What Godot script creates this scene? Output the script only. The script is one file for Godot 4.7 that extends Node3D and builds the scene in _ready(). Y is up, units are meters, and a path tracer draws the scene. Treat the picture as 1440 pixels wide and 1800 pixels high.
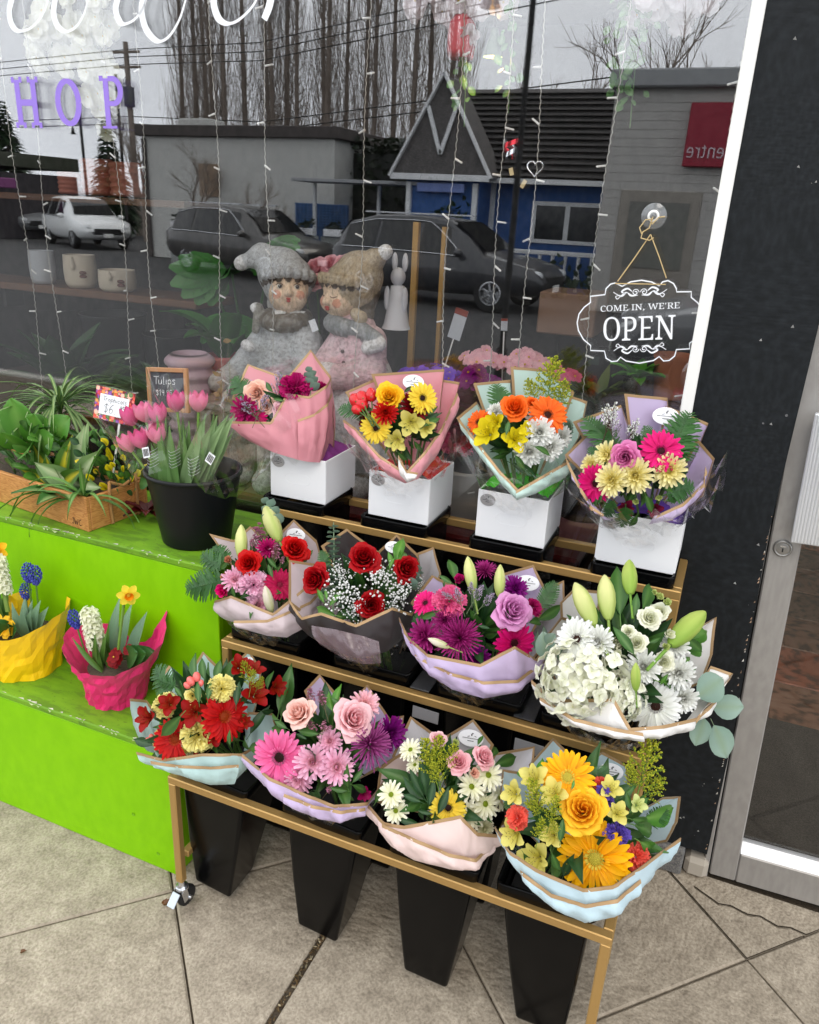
extends Node3D
# A florist's shop front: flower stand, green bench, display window, and the street that the window mirrors.
const VIEW := Vector3(.17, .53, .83)
var rng := RandomNumberGenerator.new()
var mats := {}
var protos := {}
var used := {}

func _ready():
	rng.seed = 11
	set_view()
	make_materials()
	build_ground()
	build_front()
	build_door()
	build_interior()
	build_street()
	build_bench()
	build_rack()
	build_bouquets()
	build_boxes()
	build_bench_plants()
	build_window_things()
	build_glass_things()

func set_view():
	var cam := Camera3D.new()
	cam.name = "camera"
	cam.transform = Transform3D(Basis(Vector3(.9202, .04671, -.38865), Vector3(-.18054, .93159, -.3155), Vector3(.34733, .3605, .86568)).orthonormalized(), Vector3(-.18909, 1.62, 1.80346))
	cam.fov = 66.76
	cam.near = 0.05
	cam.far = 400.0
	add_child(cam)
	cam.current = true
	var we := WorldEnvironment.new()
	we.name = "surroundings"
	var e := Environment.new()
	e.background_mode = Environment.BG_SKY
	var sm := ProceduralSkyMaterial.new()
	sm.sky_top_color = Color(.97, .985, 1.0)
	sm.sky_horizon_color = Color(.93, .95, .98)
	sm.sky_curve = .3
	sm.sky_energy_multiplier = 1.0
	sm.ground_bottom_color = Color(.3, .3, .3)
	sm.ground_horizon_color = Color(.4, .4, .41)
	sm.sky_cover = cloud_cover()
	sm.sky_cover_modulate = Color(1, 1, 1, .22)
	var sky := Sky.new()
	sky.sky_material = sm
	e.sky = sky
	e.background_energy_multiplier = 1.0
	e.tonemap_mode = Environment.TONE_MAPPER_LINEAR
	e.tonemap_exposure = 2.25
	e.sdfgi_enabled = true
	e.ssao_enabled = true
	e.ssil_enabled = true
	we.environment = e
	add_child(we)
	var sun := DirectionalLight3D.new()
	sun.name = "sun"
	sun.light_energy = .16
	sun.light_color = Color(1, .97, .93)
	sun.light_angular_distance = 25.0
	sun.shadow_enabled = true
	sun.rotation_degrees = Vector3(-52, 22, 0)
	add_child(sun)

func cloud_cover() -> ImageTexture:
	var n := FastNoiseLite.new()
	n.seed = 4
	n.frequency = 1.6
	n.fractal_octaves = 5
	var im := Image.create(512, 256, false, Image.FORMAT_RGBA8)
	for y in 256:
		for x in 512:
			var a := (x + .5) / 512.0 * TAU
			var b := (.5 - (y + .5) / 256.0) * PI
			var k: float = .5 + .5 * n.get_noise_3d(cos(a) * cos(b), sin(b) * 2.0, sin(a) * cos(b))
			k = smoothstep(.25, .75, k)
			im.set_pixel(x, y, Color(1, 1, 1, k))
	return ImageTexture.create_from_image(im)

# ---------------------------------------------------------------- geometry
class Geo:
	var v := PackedVector3Array()
	var c := PackedColorArray()
	var ix := PackedInt32Array()
	func add(p: Vector3, col := Color.WHITE) -> void:
		v.append(p)
		c.append(col)
	func rows(base: int, nr: int, nc: int, closed := false) -> void:
		for r in nr - 1:
			for k in (nc if closed else nc - 1):
				var a := base + r * nc + k
				var b := base + r * nc + (k + 1) % nc
				ix.append_array([a, b, a + nc, b, b + nc, a + nc])
	func tri(a: Vector3, b: Vector3, d: Vector3, col := Color.WHITE) -> void:
		var k := v.size()
		v.append(a); v.append(b); v.append(d)
		c.append(col); c.append(col); c.append(col)
		ix.append(k); ix.append(k + 1); ix.append(k + 2)
	func quad(a: Vector3, b: Vector3, d: Vector3, e: Vector3, col := Color.WHITE) -> void:
		var k := v.size()
		v.append(a); v.append(b); v.append(d); v.append(e)
		for q in 4: c.append(col)
		ix.append_array([k, k + 1, k + 2, k, k + 2, k + 3])
	func box(o: Vector3, s: Vector3, bev := 0.0, t := Transform3D(), col := Color.WHITE) -> void:
		var h := s * .5
		bev = minf(bev, minf(h.x, minf(h.y, h.z)) * .9)
		for ax in 3:
			for sg in [-1.0, 1.0]:
				var u := Vector3.ZERO
				var w := Vector3.ZERO
				var n := Vector3.ZERO
				n[ax] = h[ax] * sg
				u[(ax + 1) % 3] = h[(ax + 1) % 3] - bev
				w[(ax + 2) % 3] = h[(ax + 2) % 3] - bev
				if sg < 0: u = -u
				quad(t * (o + n - u - w), t * (o + n - u + w), t * (o + n + u + w), t * (o + n + u - w), col)
		if bev <= 0: return
		for ax in 3:
			var b1 := (ax + 1) % 3
			var b2 := (ax + 2) % 3
			for s1 in [-1.0, 1.0]:
				for s2 in [-1.0, 1.0]:
					var a := Vector3.ZERO
					a[ax] = h[ax] - bev
					var p := Vector3.ZERO
					p[b1] = h[b1] * s1; p[b2] = (h[b2] - bev) * s2
					var q := Vector3.ZERO
					q[b1] = (h[b1] - bev) * s1; q[b2] = h[b2] * s2
					if s1 * s2 > 0: quad(t * (o + p - a), t * (o + p + a), t * (o + q + a), t * (o + q - a), col)
					else: quad(t * (o + p - a), t * (o + q - a), t * (o + q + a), t * (o + p + a), col)
		for sx in [-1.0, 1.0]:
			for sy in [-1.0, 1.0]:
				for sz in [-1.0, 1.0]:
					var g := Vector3(sx, sy, sz)
					var k := g * (h - Vector3.ONE * bev)
					var a := k + Vector3(bev * sx, 0, 0)
					var b := k + Vector3(0, bev * sy, 0)
					var d := k + Vector3(0, 0, bev * sz)
					if sx * sy * sz > 0: tri(t * (o + a), t * (o + d), t * (o + b), col)
					else: tri(t * (o + a), t * (o + b), t * (o + d), col)
	func tube(pts: Array, rad, n := 6, col := Color.WHITE, cap := true) -> void:
		var base := v.size()
		var m := pts.size()
		var side := Vector3.ZERO
		for k in m:
			var d: Vector3 = (pts[mini(k + 1, m - 1)] - pts[maxi(k - 1, 0)]).normalized()
			if k == 0:
				side = d.cross(Vector3.UP if absf(d.y) < .9 else Vector3.RIGHT).normalized()
			side = (side - d * side.dot(d)).normalized()
			var up := d.cross(side)
			var r: float = rad[k] if rad is Array else rad
			for j in n:
				var a := TAU * j / n
				add(pts[k] + (side * cos(a) + up * sin(a)) * r, col)
		rows(base, m, n, true)
		if cap:
			for e in [0, m - 1]:
				var o := v.size()
				for j in n: add(v[base + e * n + j], col)
				for j in range(1, n - 1):
					if e == 0: ix.append_array([o, o + j + 1, o + j])
					else: ix.append_array([o, o + j, o + j + 1])
	func lathe(prof: Array, n := 24, t := Transform3D(), col := Color.WHITE, cols := []) -> void:
		var base := v.size()
		for k in prof.size():
			for j in n:
				var a := TAU * j / n
				add(t * Vector3(cos(a) * prof[k].x, prof[k].y, sin(a) * prof[k].x), cols[k] if cols.size() else col)
		rows(base, prof.size(), n, true)
	func ball(o: Vector3, r, n := 6, col := Color.WHITE) -> void:
		var q: Vector3 = r if r is Vector3 else Vector3(r, r, r)
		if n <= 4:
			var p := [Vector3(q.x, 0, 0), Vector3(0, 0, q.z), Vector3(-q.x, 0, 0), Vector3(0, 0, -q.z), Vector3(0, q.y, 0), Vector3(0, -q.y, 0)]
			var b := v.size()
			for k in p: add(o + k, col)
			for k in 4:
				ix.append_array([b + k, b + (k + 1) % 4, b + 4, b + (k + 1) % 4, b + k, b + 5])
			return
		var base := v.size()
		var m := maxi(3, n / 2)
		for k in m + 1:
			var b := PI * k / m
			for j in n:
				var a := TAU * j / n
				add(o + Vector3(cos(a) * sin(b) * q.x, cos(b) * q.y, sin(a) * sin(b) * q.z), col)
		rows(base, m + 1, n, true)
	# a petal or leaf: starts at t's origin, runs along t.x, lies across t.z, faces t.y
	func petal(t: Transform3D, ln: float, w: float, e0: float, curl: float, cup: float, prof: Array, c0: Color, c1: Color, nt := 2, wave := 0.0, mid = null) -> void:
		var ns := prof.size() - 1
		var base := v.size()
		var x := 0.0
		var y := 0.0
		var ph: float = t.origin.x * 91.0 + t.basis.x.z * 37.0
		for k in ns + 1:
			var s := float(k) / ns
			var e := e0 + curl * s
			if k > 0:
				x += cos(e0 + curl * (s - .5 / ns)) * ln / ns
				y += sin(e0 + curl * (s - .5 / ns)) * ln / ns
			var col := c0.lerp(c1, s)
			for j in nt + 1:
				var u := 2.0 * j / nt - 1.0
				var hw: float = w * prof[k] * u
				var lift: float = cup * w * prof[k] * u * u + wave * sin(u * 7.0 + s * 5.0 + ph) * s
				var cc := col
				if mid != null and nt > 1 and absf(u) < .5: cc = col.lerp(mid, .8 * (1.0 - s * .5))
				var st := 1.0 + .09 * sin(u * 11.0 + ph * 3.0 + s * 2.0) * (1.0 - s * .4) - .06 * fposmod(ph * 7.3 + u * 3.1 + s * 5.7, 1.0)
				add(t * Vector3(x - sin(e) * lift, y + cos(e) * lift, hw), Color(cc.r * st, cc.g * st, cc.b * st))
		rows(base, ns + 1, nt + 1)
	func mesh() -> ArrayMesh:
		var n := PackedVector3Array()
		n.resize(v.size())
		for k in range(0, ix.size(), 3):
			var a := ix[k]
			var b := ix[k + 1]
			var d := ix[k + 2]
			var q := (v[d] - v[a]).cross(v[b] - v[a])
			n[a] += q; n[b] += q; n[d] += q
		for k in n.size(): n[k] = n[k].normalized() if n[k].length_squared() > 1e-20 else Vector3.UP
		var arr := []
		arr.resize(Mesh.ARRAY_MAX)
		arr[Mesh.ARRAY_VERTEX] = v
		arr[Mesh.ARRAY_NORMAL] = n
		arr[Mesh.ARRAY_COLOR] = c
		arr[Mesh.ARRAY_INDEX] = ix
		var m := ArrayMesh.new()
		m.add_surface_from_arrays(Mesh.PRIMITIVE_TRIANGLES, arr)
		return m

func rot_y(a: float, o := Vector3.ZERO) -> Transform3D:
	return Transform3D(Basis(Vector3.UP, a), o)

# y axis along d, z axis as near to hint as it can be
func orient(d: Vector3, hint := VIEW, roll := 0.0) -> Basis:
	d = d.normalized()
	var z := hint - d * hint.dot(d)
	if z.length() < .02: z = Vector3.UP - d * d.y
	z = z.normalized()
	if roll != 0.0: z = z.rotated(d, roll)
	return Basis(d.cross(z), d, z)

# ---------------------------------------------------------------- nodes
func numbered(n: String) -> String:
	if not used.has(n):
		used[n] = 0
		return n
	used[n] += 1
	return "%s_%03d" % [n, used[n]]
func thing(called: String, label: String, category: String, at := Vector3.ZERO, group := "") -> Node3D:
	var o := Node3D.new()
	o.name = numbered(called)
	o.position = at
	add_child(o)
	tag(o, label, category, group)
	return o
func tag(o: Node3D, label: String, category: String, group := "") -> void:
	o.set_meta("label", label)
	o.set_meta("category", category)
	if group: o.set_meta("group", group)
func solo(called: String, label: String, category: String, mesh: Mesh, m: Material, group := "", at := Vector3.ZERO) -> MeshInstance3D:
	var o := MeshInstance3D.new()
	o.name = numbered(called)
	o.mesh = mesh
	o.material_override = m
	o.position = at
	add_child(o)
	tag(o, label, category, group)
	return o
func structure(called: String, mesh: Mesh, m: Material) -> MeshInstance3D:
	var o := MeshInstance3D.new()
	o.name = numbered(called)
	o.mesh = mesh
	o.material_override = m
	o.set_meta("kind", "structure")
	add_child(o)
	return o
func part(parent: Node3D, called: String, mesh: Mesh, m: Material, t := Transform3D()) -> MeshInstance3D:
	var o := MeshInstance3D.new()
	o.name = called
	o.mesh = mesh
	o.material_override = m
	o.transform = t
	parent.add_child(o, true)
	return o
func bx(o: Vector3, s: Vector3, bev := 0.002) -> ArrayMesh:
	var g := Geo.new()
	g.box(o, s, bev)
	return g.mesh()
func bar(a: Vector3, b: Vector3, w: float, h: float, bev := .0015) -> ArrayMesh:
	var d := b - a
	var g := Geo.new()
	var t := Transform3D(orient(d, Vector3.UP if absf(d.normalized().y) < .9 else Vector3.BACK), (a + b) * .5)
	g.box(Vector3.ZERO, Vector3(w, d.length(), h), bev, t)
	return g.mesh()

# ---------------------------------------------------------------- materials
func S(r: float, g: float, b: float, k := 1.0) -> Color:      # 0..255 sRGB to a linear colour
	var q := Color(r / 255.0, g / 255.0, b / 255.0).srgb_to_linear()
	return Color(q.r * k, q.g * k, q.b * k)
func mat(key: String, r: float, g: float, b: float, rough := .6, metal := 0.0, spec := .5) -> StandardMaterial3D:
	if mats.has(key): return mats[key]
	var m := StandardMaterial3D.new()
	m.resource_name = key
	m.albedo_color = Color(r / 255.0, g / 255.0, b / 255.0)
	m.roughness = rough
	m.metallic = metal
	m.metallic_specular = spec
	mats[key] = m
	return m
func clear(key: String, alpha: float, rough := .03, spec := .5, r := 255.0, g := 255.0, b := 255.0) -> StandardMaterial3D:
	var m := mat(key, r, g, b, rough, 0, spec)
	m.transparency = BaseMaterial3D.TRANSPARENCY_ALPHA
	m.albedo_color.a = alpha
	return m
func noise_tex(sd: int, freq: float, cols: Array, offs: Array, size := 512, octaves := 5, stretch := Vector2.ONE) -> ImageTexture:
	var n := FastNoiseLite.new()
	n.seed = sd
	n.frequency = 1.0
	n.noise_type = FastNoiseLite.TYPE_SIMPLEX_SMOOTH
	n.fractal_octaves = octaves
	var gr := Gradient.new()
	gr.offsets = PackedFloat32Array(offs)
	gr.colors = PackedColorArray(cols)
	var im := Image.create(size, size, false, Image.FORMAT_RGB8)
	for y in size:
		for x in size:
			var a := TAU * x / size
			var b := TAU * y / size
			var q := freq / TAU
			# a torus, so that the picture tiles
			var k: float = n.get_noise_3d((cos(a) * (2.0 + cos(b) * .9)) * q * stretch.x, (sin(a) * (2.0 + cos(b) * .9)) * q * stretch.x, sin(b) * q * 2.0 * stretch.y)
			im.set_pixel(x, y, gr.sample(clampf(.5 + .62 * k, 0, 1)))
	return ImageTexture.create_from_image(im)
func tri_mat(key: String, tex: Texture2D, scale: float, rough := .7, bump: Texture2D = null, depth := 0.3, spec := .5) -> StandardMaterial3D:
	var m := mat(key, 255, 255, 255, rough, 0, spec)
	m.albedo_texture = tex
	m.uv1_triplanar = true
	m.uv1_world_triplanar = true
	m.uv1_scale = Vector3.ONE * scale
	if bump:
		m.heightmap_enabled = true
		m.heightmap_texture = bump
		m.heightmap_scale = depth
	return m
func make_materials():
	var p := mat("petal", 255, 255, 255, .55, 0, .35)
	p.vertex_color_use_as_albedo = true
	p.backlight_enabled = true
	p.backlight = Color(.75, .75, .75)
	var l := mat("foliage", 255, 255, 255, .42, 0, .45)
	l.vertex_color_use_as_albedo = true
	l.backlight_enabled = true
	l.backlight = Color(.35, .45, .25)
	var pt := mat("paint", 255, 255, 255, .6, 0, .4)
	pt.vertex_color_use_as_albedo = true
	mat("gold", 186, 150, 92, .36, .55, .5)
	mat("blackplastic", 7, 7, 8, .2, 0, .26)
	mat("bucketplastic", 16, 18, 20, .42, 0, .35)
	mat("whitebox", 236, 237, 240, .7, 0, .3)
	mat("trim", 168, 137, 98, .5, .15, .5)
	mat("alu", 176, 174, 172, .42, .55, .5)
	mat("brightalu", 225, 227, 230, .3, .5, .5)
	mat("chrome", 200, 202, 205, .2, .9, .5)
	mat("rubber", 20, 20, 21, .7)
	mat("whiteplastic", 238, 238, 235, .4)
	mat("whitevinyl", 240, 243, 248, .5)
	mat("purplevinyl", 150, 120, 220, .5)
	var pan := clear("glasspane", .01, 0.0)
	pan.albedo_color = Color(.93, .96, .96, 0)
	clear("film", .004, .05)
	clear("acrylic", .004, .02)
	for k in [["dustypink", 205, 134, 145], ["rosepink", 222, 150, 160], ["mint", 190, 216, 208], ["lilac", 196, 178, 212], ["greypink", 204, 188, 192], ["blackpaper", 34, 26, 28], ["greypaper", 178, 174, 178], ["whitepaper", 232, 230, 228], ["mintblue", 176, 204, 202], ["palegrey", 208, 206, 212], ["blush", 230, 206, 202], ["paleblue", 188, 212, 222]]:
		var m := mat(k[0], k[1], k[2], k[3], .42, 0, .4)
		m.backlight_enabled = true
		m.backlight = Color(.5, .5, .5)
	clear("mauvefilm", .2, .22, .5, 190, 160, 170)

# ---------------------------------------------------------------- flowers, each built once at radius or length 1
const OVAL := [.35, .75, 1.0, .95, .6, .05]
const STRAP := [.45, .8, 1.0, .95, .55]
const BLADE := [.12, .6, .95, 1.0, .8, .45, .02]
const TONGUE := [.35, .62, .85, .98, 1.0, .82, .3]
const FAN := [.2, .45, .75, 1.0, .95]
const SPOON := [.25, .5, .9, 1.05, .85, .3]
func tint(key: String) -> Array:      # base, tip, centre
	match key:
		"peach": return [S(240, 190, 170), S(248, 205, 185), S(240, 200, 150)]
		"palepink": return [S(240, 170, 190), S(248, 200, 210), S(240, 220, 150)]
		"magenta": return [S(150, 10, 80), S(185, 20, 105), S(200, 40, 120)]
		"fuchsia": return [S(205, 5, 95), S(235, 25, 130), S(70, 12, 30)]
		"pinkfuchsia": return [S(220, 70, 130), S(238, 110, 160), S(200, 40, 120)]
		"hotpink": return [S(225, 60, 130), S(246, 130, 185), S(50, 18, 24)]
		"crimson": return [S(170, 0, 60), S(205, 15, 90), S(150, 20, 60)]
		"yellow": return [S(250, 180, 15), S(252, 205, 40), S(250, 180, 20)]
		"lemon": return [S(246, 205, 45), S(250, 225, 80), S(52, 24, 16)]
		"brightyellow": return [S(205, 190, 20), S(235, 215, 30), S(120, 90, 20)]
		"paleyellow": return [S(205, 195, 80), S(232, 222, 130), S(150, 120, 60)]
		"palegreen": return [S(190, 200, 110), S(215, 222, 150), S(150, 130, 60)]
		"red": return [S(165, 4, 8), S(205, 18, 16), S(170, 60, 15)]
		"scarlet": return [S(120, 2, 10), S(172, 8, 20), S(120, 0, 10)]
		"darkred": return [S(88, 4, 10), S(128, 8, 18), S(70, 10, 10)]
		"redalstro": return [S(150, 40, 14), S(158, 12, 14), S(210, 160, 40)]
		"orange": return [S(238, 95, 12), S(244, 112, 32), S(66, 20, 8)]
		"white": return [S(226, 228, 214), S(240, 241, 240), S(60, 28, 20)]
		"cream": return [S(236, 222, 110), S(244, 236, 190), S(224, 200, 70)]
		"creamdaisy": return [S(228, 228, 180), S(243, 241, 222), S(150, 170, 40)]
		"ivory": return [S(222, 226, 180), S(240, 240, 222), S(220, 220, 150)]
		"hydrwhite": return [S(236, 238, 212), S(247, 247, 234), S(220, 225, 170)]
		"mauve": return [S(206, 90, 160), S(232, 138, 192), S(200, 90, 160)]
		"lavender": return [S(205, 110, 180), S(228, 160, 212), S(200, 110, 180)]
		"burgundy": return [S(90, 12, 40), S(122, 20, 55), S(90, 20, 40)]
		"greenbud": return [S(150, 175, 70), S(205, 215, 140), S(150, 180, 80)]
		"pink": return [S(236, 160, 198), S(247, 198, 222), S(240, 220, 170)]
		"rust": return [S(180, 110, 80), S(200, 130, 100), S(180, 120, 80)]
		"magspider": return [S(140, 15, 95), S(175, 50, 130), S(150, 20, 100)]
		"purplespider": return [S(135, 20, 105), S(180, 90, 155), S(150, 30, 110)]
		"purple": return [S(105, 8, 105), S(142, 22, 132), S(110, 10, 90)]
		"lemoncarn": return [S(232, 216, 105), S(242, 232, 150), S(230, 215, 110)]
		"blush": return [S(238, 178, 160), S(246, 208, 198), S(240, 180, 160)]
		"blushpink": return [S(236, 155, 165), S(247, 205, 210), S(240, 150, 160)]
		"rosepink": return [S(236, 150, 165), S(246, 188, 196), S(236, 140, 160)]
		"gold": return [S(244, 160, 5), S(250, 190, 10), S(214, 196, 70)]
		"goldrose": return [S(246, 165, 15), S(251, 200, 50), S(244, 160, 10)]
		"coral": return [S(236, 82, 66), S(244, 110, 92), S(236, 82, 66)]
		"violet": return [S(82, 60, 160), S(118, 95, 198), S(82, 60, 160)]
		"greenbutton": return [S(200, 215, 140), S(230, 235, 190), S(190, 205, 90)]
		"eucal": return [S(112, 138, 124), S(142, 165, 152), S(120, 140, 110)]
		"leaf": return [S(48, 84, 34), S(62, 104, 44), S(88, 124, 60)]
		"brightleaf": return [S(62, 112, 34), S(82, 136, 46), S(110, 150, 70)]
		"darkleaf": return [S(28, 58, 28), S(38, 74, 36), S(58, 92, 50)]
		"fern": return [S(40, 80, 34), S(54, 98, 42), S(60, 92, 40)]
		"lily": return [S(165, 185, 95), S(226, 226, 158), S(130, 155, 70)]
		"lilygreen": return [S(140, 175, 70), S(190, 208, 110), S(110, 150, 55)]
		"lilywhite": return [S(190, 196, 130), S(238, 230, 215), S(150, 165, 90)]
		"solidago": return [S(140, 158, 36), S(206, 202, 62), S(96, 130, 46)]
		"lilac": return [S(170, 150, 185), S(200, 182, 205), S(96, 110, 80)]
		"pinkwax": return [S(205, 130, 165), S(222, 160, 188), S(110, 100, 70)]
		"whitewax": return [S(225, 222, 190), S(235, 232, 205), S(110, 120, 70)]
		"vividviolet": return [S(92, 60, 200), S(136, 104, 240), S(240, 220, 90)]
		"tulippink": return [S(232, 140, 170), S(224, 84, 148), S(200, 120, 60)]
		"tulippale": return [S(238, 176, 184), S(232, 122, 166), S(200, 120, 60)]
		"daff": return [S(240, 216, 60), S(246, 224, 70), S(238, 150, 20)]
		"grape": return [S(60, 70, 165), S(92, 100, 200), S(60, 70, 150)]
		"hyac": return [S(222, 226, 180), S(240, 240, 222), S(200, 210, 120)]
		"primred": return [S(110, 6, 12), S(140, 10, 20), S(226, 180, 40)]
		"primyel": return [S(240, 160, 20), S(248, 200, 40), S(230, 120, 20)]
		"palewhite": return [S(226, 210, 216), S(238, 230, 234), S(220, 200, 180)]
		"ivy": return [S(70, 118, 60), S(100, 150, 84), S(120, 160, 100)]
		"redberry": return [S(165, 14, 22), S(196, 26, 32), S(86, 110, 50)]
		"pinkberry": return [S(205, 75, 75), S(225, 105, 100), S(86, 110, 50)]
	return [S(200, 200, 200), S(220, 220, 220), S(200, 200, 100)]
func shade(c: Color, k: float) -> Color:
	return Color(c.r * k, c.g * k, c.b * k)
func vary(c: Color, a := .1) -> Color:
	return shade(c, 1.0 + rng.randf_range(-a, a))
func ring(g: Geo, n: int, r0: float, y: float, ln: float, w: float, e0: float, curl: float, cup: float, prof: Array, c0: Color, c1: Color, nt := 2, jit := .12, wave := 0.0, mid = null):
	var off := rng.randf() * TAU
	for k in n:
		var a := off + TAU * (k + rng.randf_range(-.25, .25)) / n
		var t := rot_y(-a, Vector3(cos(a) * r0, y + rng.randf_range(-.01, .01), sin(a) * r0))
		t.basis = t.basis * Basis(Vector3.RIGHT, rng.randf_range(-jit, jit) * 1.6)
		var q := 1.0 + rng.randf_range(-.08, .08)
		g.petal(t, ln * (1.0 + rng.randf_range(-jit, jit) * .7), w, e0 + rng.randf_range(-jit, jit), curl + rng.randf_range(-jit, jit), cup, prof, shade(c0, q), shade(c1, q), nt, wave, mid)
# returns [[name, mesh, material], ...]: first the flower itself, then its own pieces
func proto(kind: String, key: String, variant: int) -> Array:
	var id := kind + key + str(variant)
	if protos.has(id): return protos[id]
	var q := tint(key)
	var b: Color = q[0]
	var c: Color = q[1]
	var m: Color = q[2]
	var g := Geo.new()
	var h := Geo.new()
	var out := []
	var P: Material = mats.petal
	var F: Material = mats.foliage
	match kind:
		"gerbera":
			ring(g, 25, .17, 0, .84, .108, .1, -.2, .3, TONGUE, b, c, 2, .1)
			ring(g, 24, .15, .03, .74, .1, .22, -.22, .3, TONGUE, b, c, 2, .12)
			ring(g, 28, .2, .05, .22, .03, .45, -.4, .2, STRAP, shade(b, .9), c, 2, .2)
			var inner: Color = m if m.get_luminance() > .1 else m.lerp(c, .35)
			ring(g, 30, .18, .06, .1, .018, .8, -.5, .2, STRAP, inner, inner, 2, .2)
			for k in 60:
				var r := .185 * sqrt((k + .5) / 60.0)
				var a := k * 2.39996
				h.ball(Vector3(cos(a) * r, .075 - r * .12, sin(a) * r), Vector3(.017, .03, .017), 4, vary(m.lerp(Color(.1, .08, .03), .15), .25))
			h.lathe([Vector2(.001, .075), Vector2(.12, .062), Vector2(.2, .04), Vector2(.22, -.02)], 14, Transform3D(), shade(m, .8))
			out = [["gerbera", g.mesh(), P], ["center", h.mesh(), P]]
		"mum":
			for r in [[18, .08, .92, .02], [17, .25, .86, .05], [15, .5, .74, .08], [13, .8, .56, .1], [9, 1.1, .38, .11], [6, 1.35, .26, .11]]:
				var k: float = r[1] / 1.35
				ring(g, r[0], .08, r[3], r[2], .1, r[1], .25 - .3 * (1 - k) + k * .5, .5, STRAP, b.lerp(m, k * .6), c.lerp(b, k * .5), 2, .14)
			out = [["chrysanthemum", g.mesh(), P]]
		"daisy":
			ring(g, 14, .15, 0, .85, .12, .1, -.1, .35, STRAP, b, c, 2, .12)
			ring(g, 12, .12, .03, .72, .11, .32, -.2, .35, STRAP, b, c, 2, .12)
			for k in 70:
				var r := .2 * sqrt((k + .5) / 70.0)
				var a := k * 2.39996
				h.ball(Vector3(cos(a) * r, .13 - r * r * 1.6, sin(a) * r), .02, 4, vary(m, .2))
			h.ball(Vector3(0, .02, 0), Vector3(.2, .1, .2), 10, shade(m, .8))
			out = [["daisy", g.mesh(), P], ["center", h.mesh(), P]]
		"button":
			for k in 120:
				var r := .98 * sqrt((k + .5) / 120.0)
				var a := k * 2.39996
				g.ball(Vector3(cos(a) * r, .35 * (1 - r * r), sin(a) * r), Vector3(.09, .1, .09), 4, vary(m if r < .45 else c, .15))
			out = [["button_chrysanthemum", g.mesh(), P]]
		"spider":
			for k in 110:
				var a := k * 2.39996
				var e := asin(clampf(pow((k + .5) / 110.0, .8) * 1.1 - .12, -.2, .98))
				var t := rot_y(-a, Vector3(cos(a) * .05, 0, sin(a) * .05))
				var tone := rng.randf_range(.85, 1.2)
				g.petal(t, rng.randf_range(.75, 1.02) * (1.0 - .25 * maxf(0, e)), .03, e, rng.randf_range(-.5, .55), 1.1, [.7, .8, .8, .85, 1.0, .5], shade(b, tone), shade(c, tone), 2)
			out = [["spider_chrysanthemum", g.mesh(), P]]
		"carnation", "statice":
			var n := 46 if kind == "carnation" else 70
			for k in n:
				var a := k * 2.39996 + rng.randf() * .4
				var e := asin(clampf((k + .5) / n * 1.15 - .18, -.25, .97))
				var t := rot_y(-a, Vector3(cos(a) * .06, 0, sin(a) * .06))
				t.basis = t.basis * Basis(Vector3.RIGHT, rng.randf_range(-.7, .7))
				var tone := rng.randf_range(.86, 1.12)
				var ln := rng.randf_range(.82, 1.0) * (1.0 - .25 * maxf(0, e))
				g.petal(t, ln, .24 if kind == "carnation" else .14, e, rng.randf_range(-.5, .3), .2, [.12, .25, .6, 1.0, 1.1], shade(b, tone), shade(c, tone), 6, .09)
			out = [["carnation" if kind == "carnation" else "statice", g.mesh(), P]]
		"rose", "budrose":
			var bud := kind == "budrose"
			var n := 13 if bud else 30
			for k in n:
				var f := (k + .5) / n
				var a := k * 2.39996 + rng.randf() * .35
				var rr: float = (.07 + .5 * pow(f, .85)) * (.95 if bud else 1.0)
				var hh: float = (1.25 if bud else .86) - .34 * f * f
				var fl: float = (.05 + .16 * f) if bud else (.015 + .42 * pow(f, 2.0))
				var span: float = lerpf(1.5, .85, f)
				var base := g.v.size()
				var tone := rng.randf_range(.93, 1.06)
				var ns := 7
				var nt := 8
				for i in ns + 1:
					var s := float(i) / ns
					for j in nt + 1:
						var u := 2.0 * j / nt - 1.0
						var ang := a + u * span * (sin(PI * (.18 + .7 * s)) + .04)
						var lip := pow(s, 5.0)
						var rad := rr * (.3 + .7 * sin(minf(s * 1.25, 1.0) * PI * .5)) + fl * s * s * .55 + lip * fl * .45 + .02 * sin(u * 5 + k) * s * s
						rad += .03 * u
						var y := hh * (s - (.1 + .12 * f) * pow(absf(u), 3.0) * s) - lip * fl * .45 - .1 * f
						var col := b.lerp(c, clampf(s * .9 + lip * .3 + (f - .5) * .5, 0, 1))
						g.add(Vector3(cos(ang) * rad, y - .25, sin(ang) * rad), shade(col, tone))
				g.rows(base, ns + 1, nt + 1)
			for k in 5:
				var a := TAU * k / 5
				h.petal(rot_y(-a, Vector3(cos(a) * .08, -.4, sin(a) * .08)), .5, .09, .5, .2, .3, BLADE, S(70, 110, 50), S(80, 120, 55))
			h.lathe([Vector2(.05, -.7), Vector2(.1, -.5), Vector2(.22, -.32), Vector2(.2, -.2)], 8, Transform3D(), S(80, 118, 55))
			out = [["rose_bud" if bud else "rose", g.mesh(), P], ["sepals", h.mesh(), F]]
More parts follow.
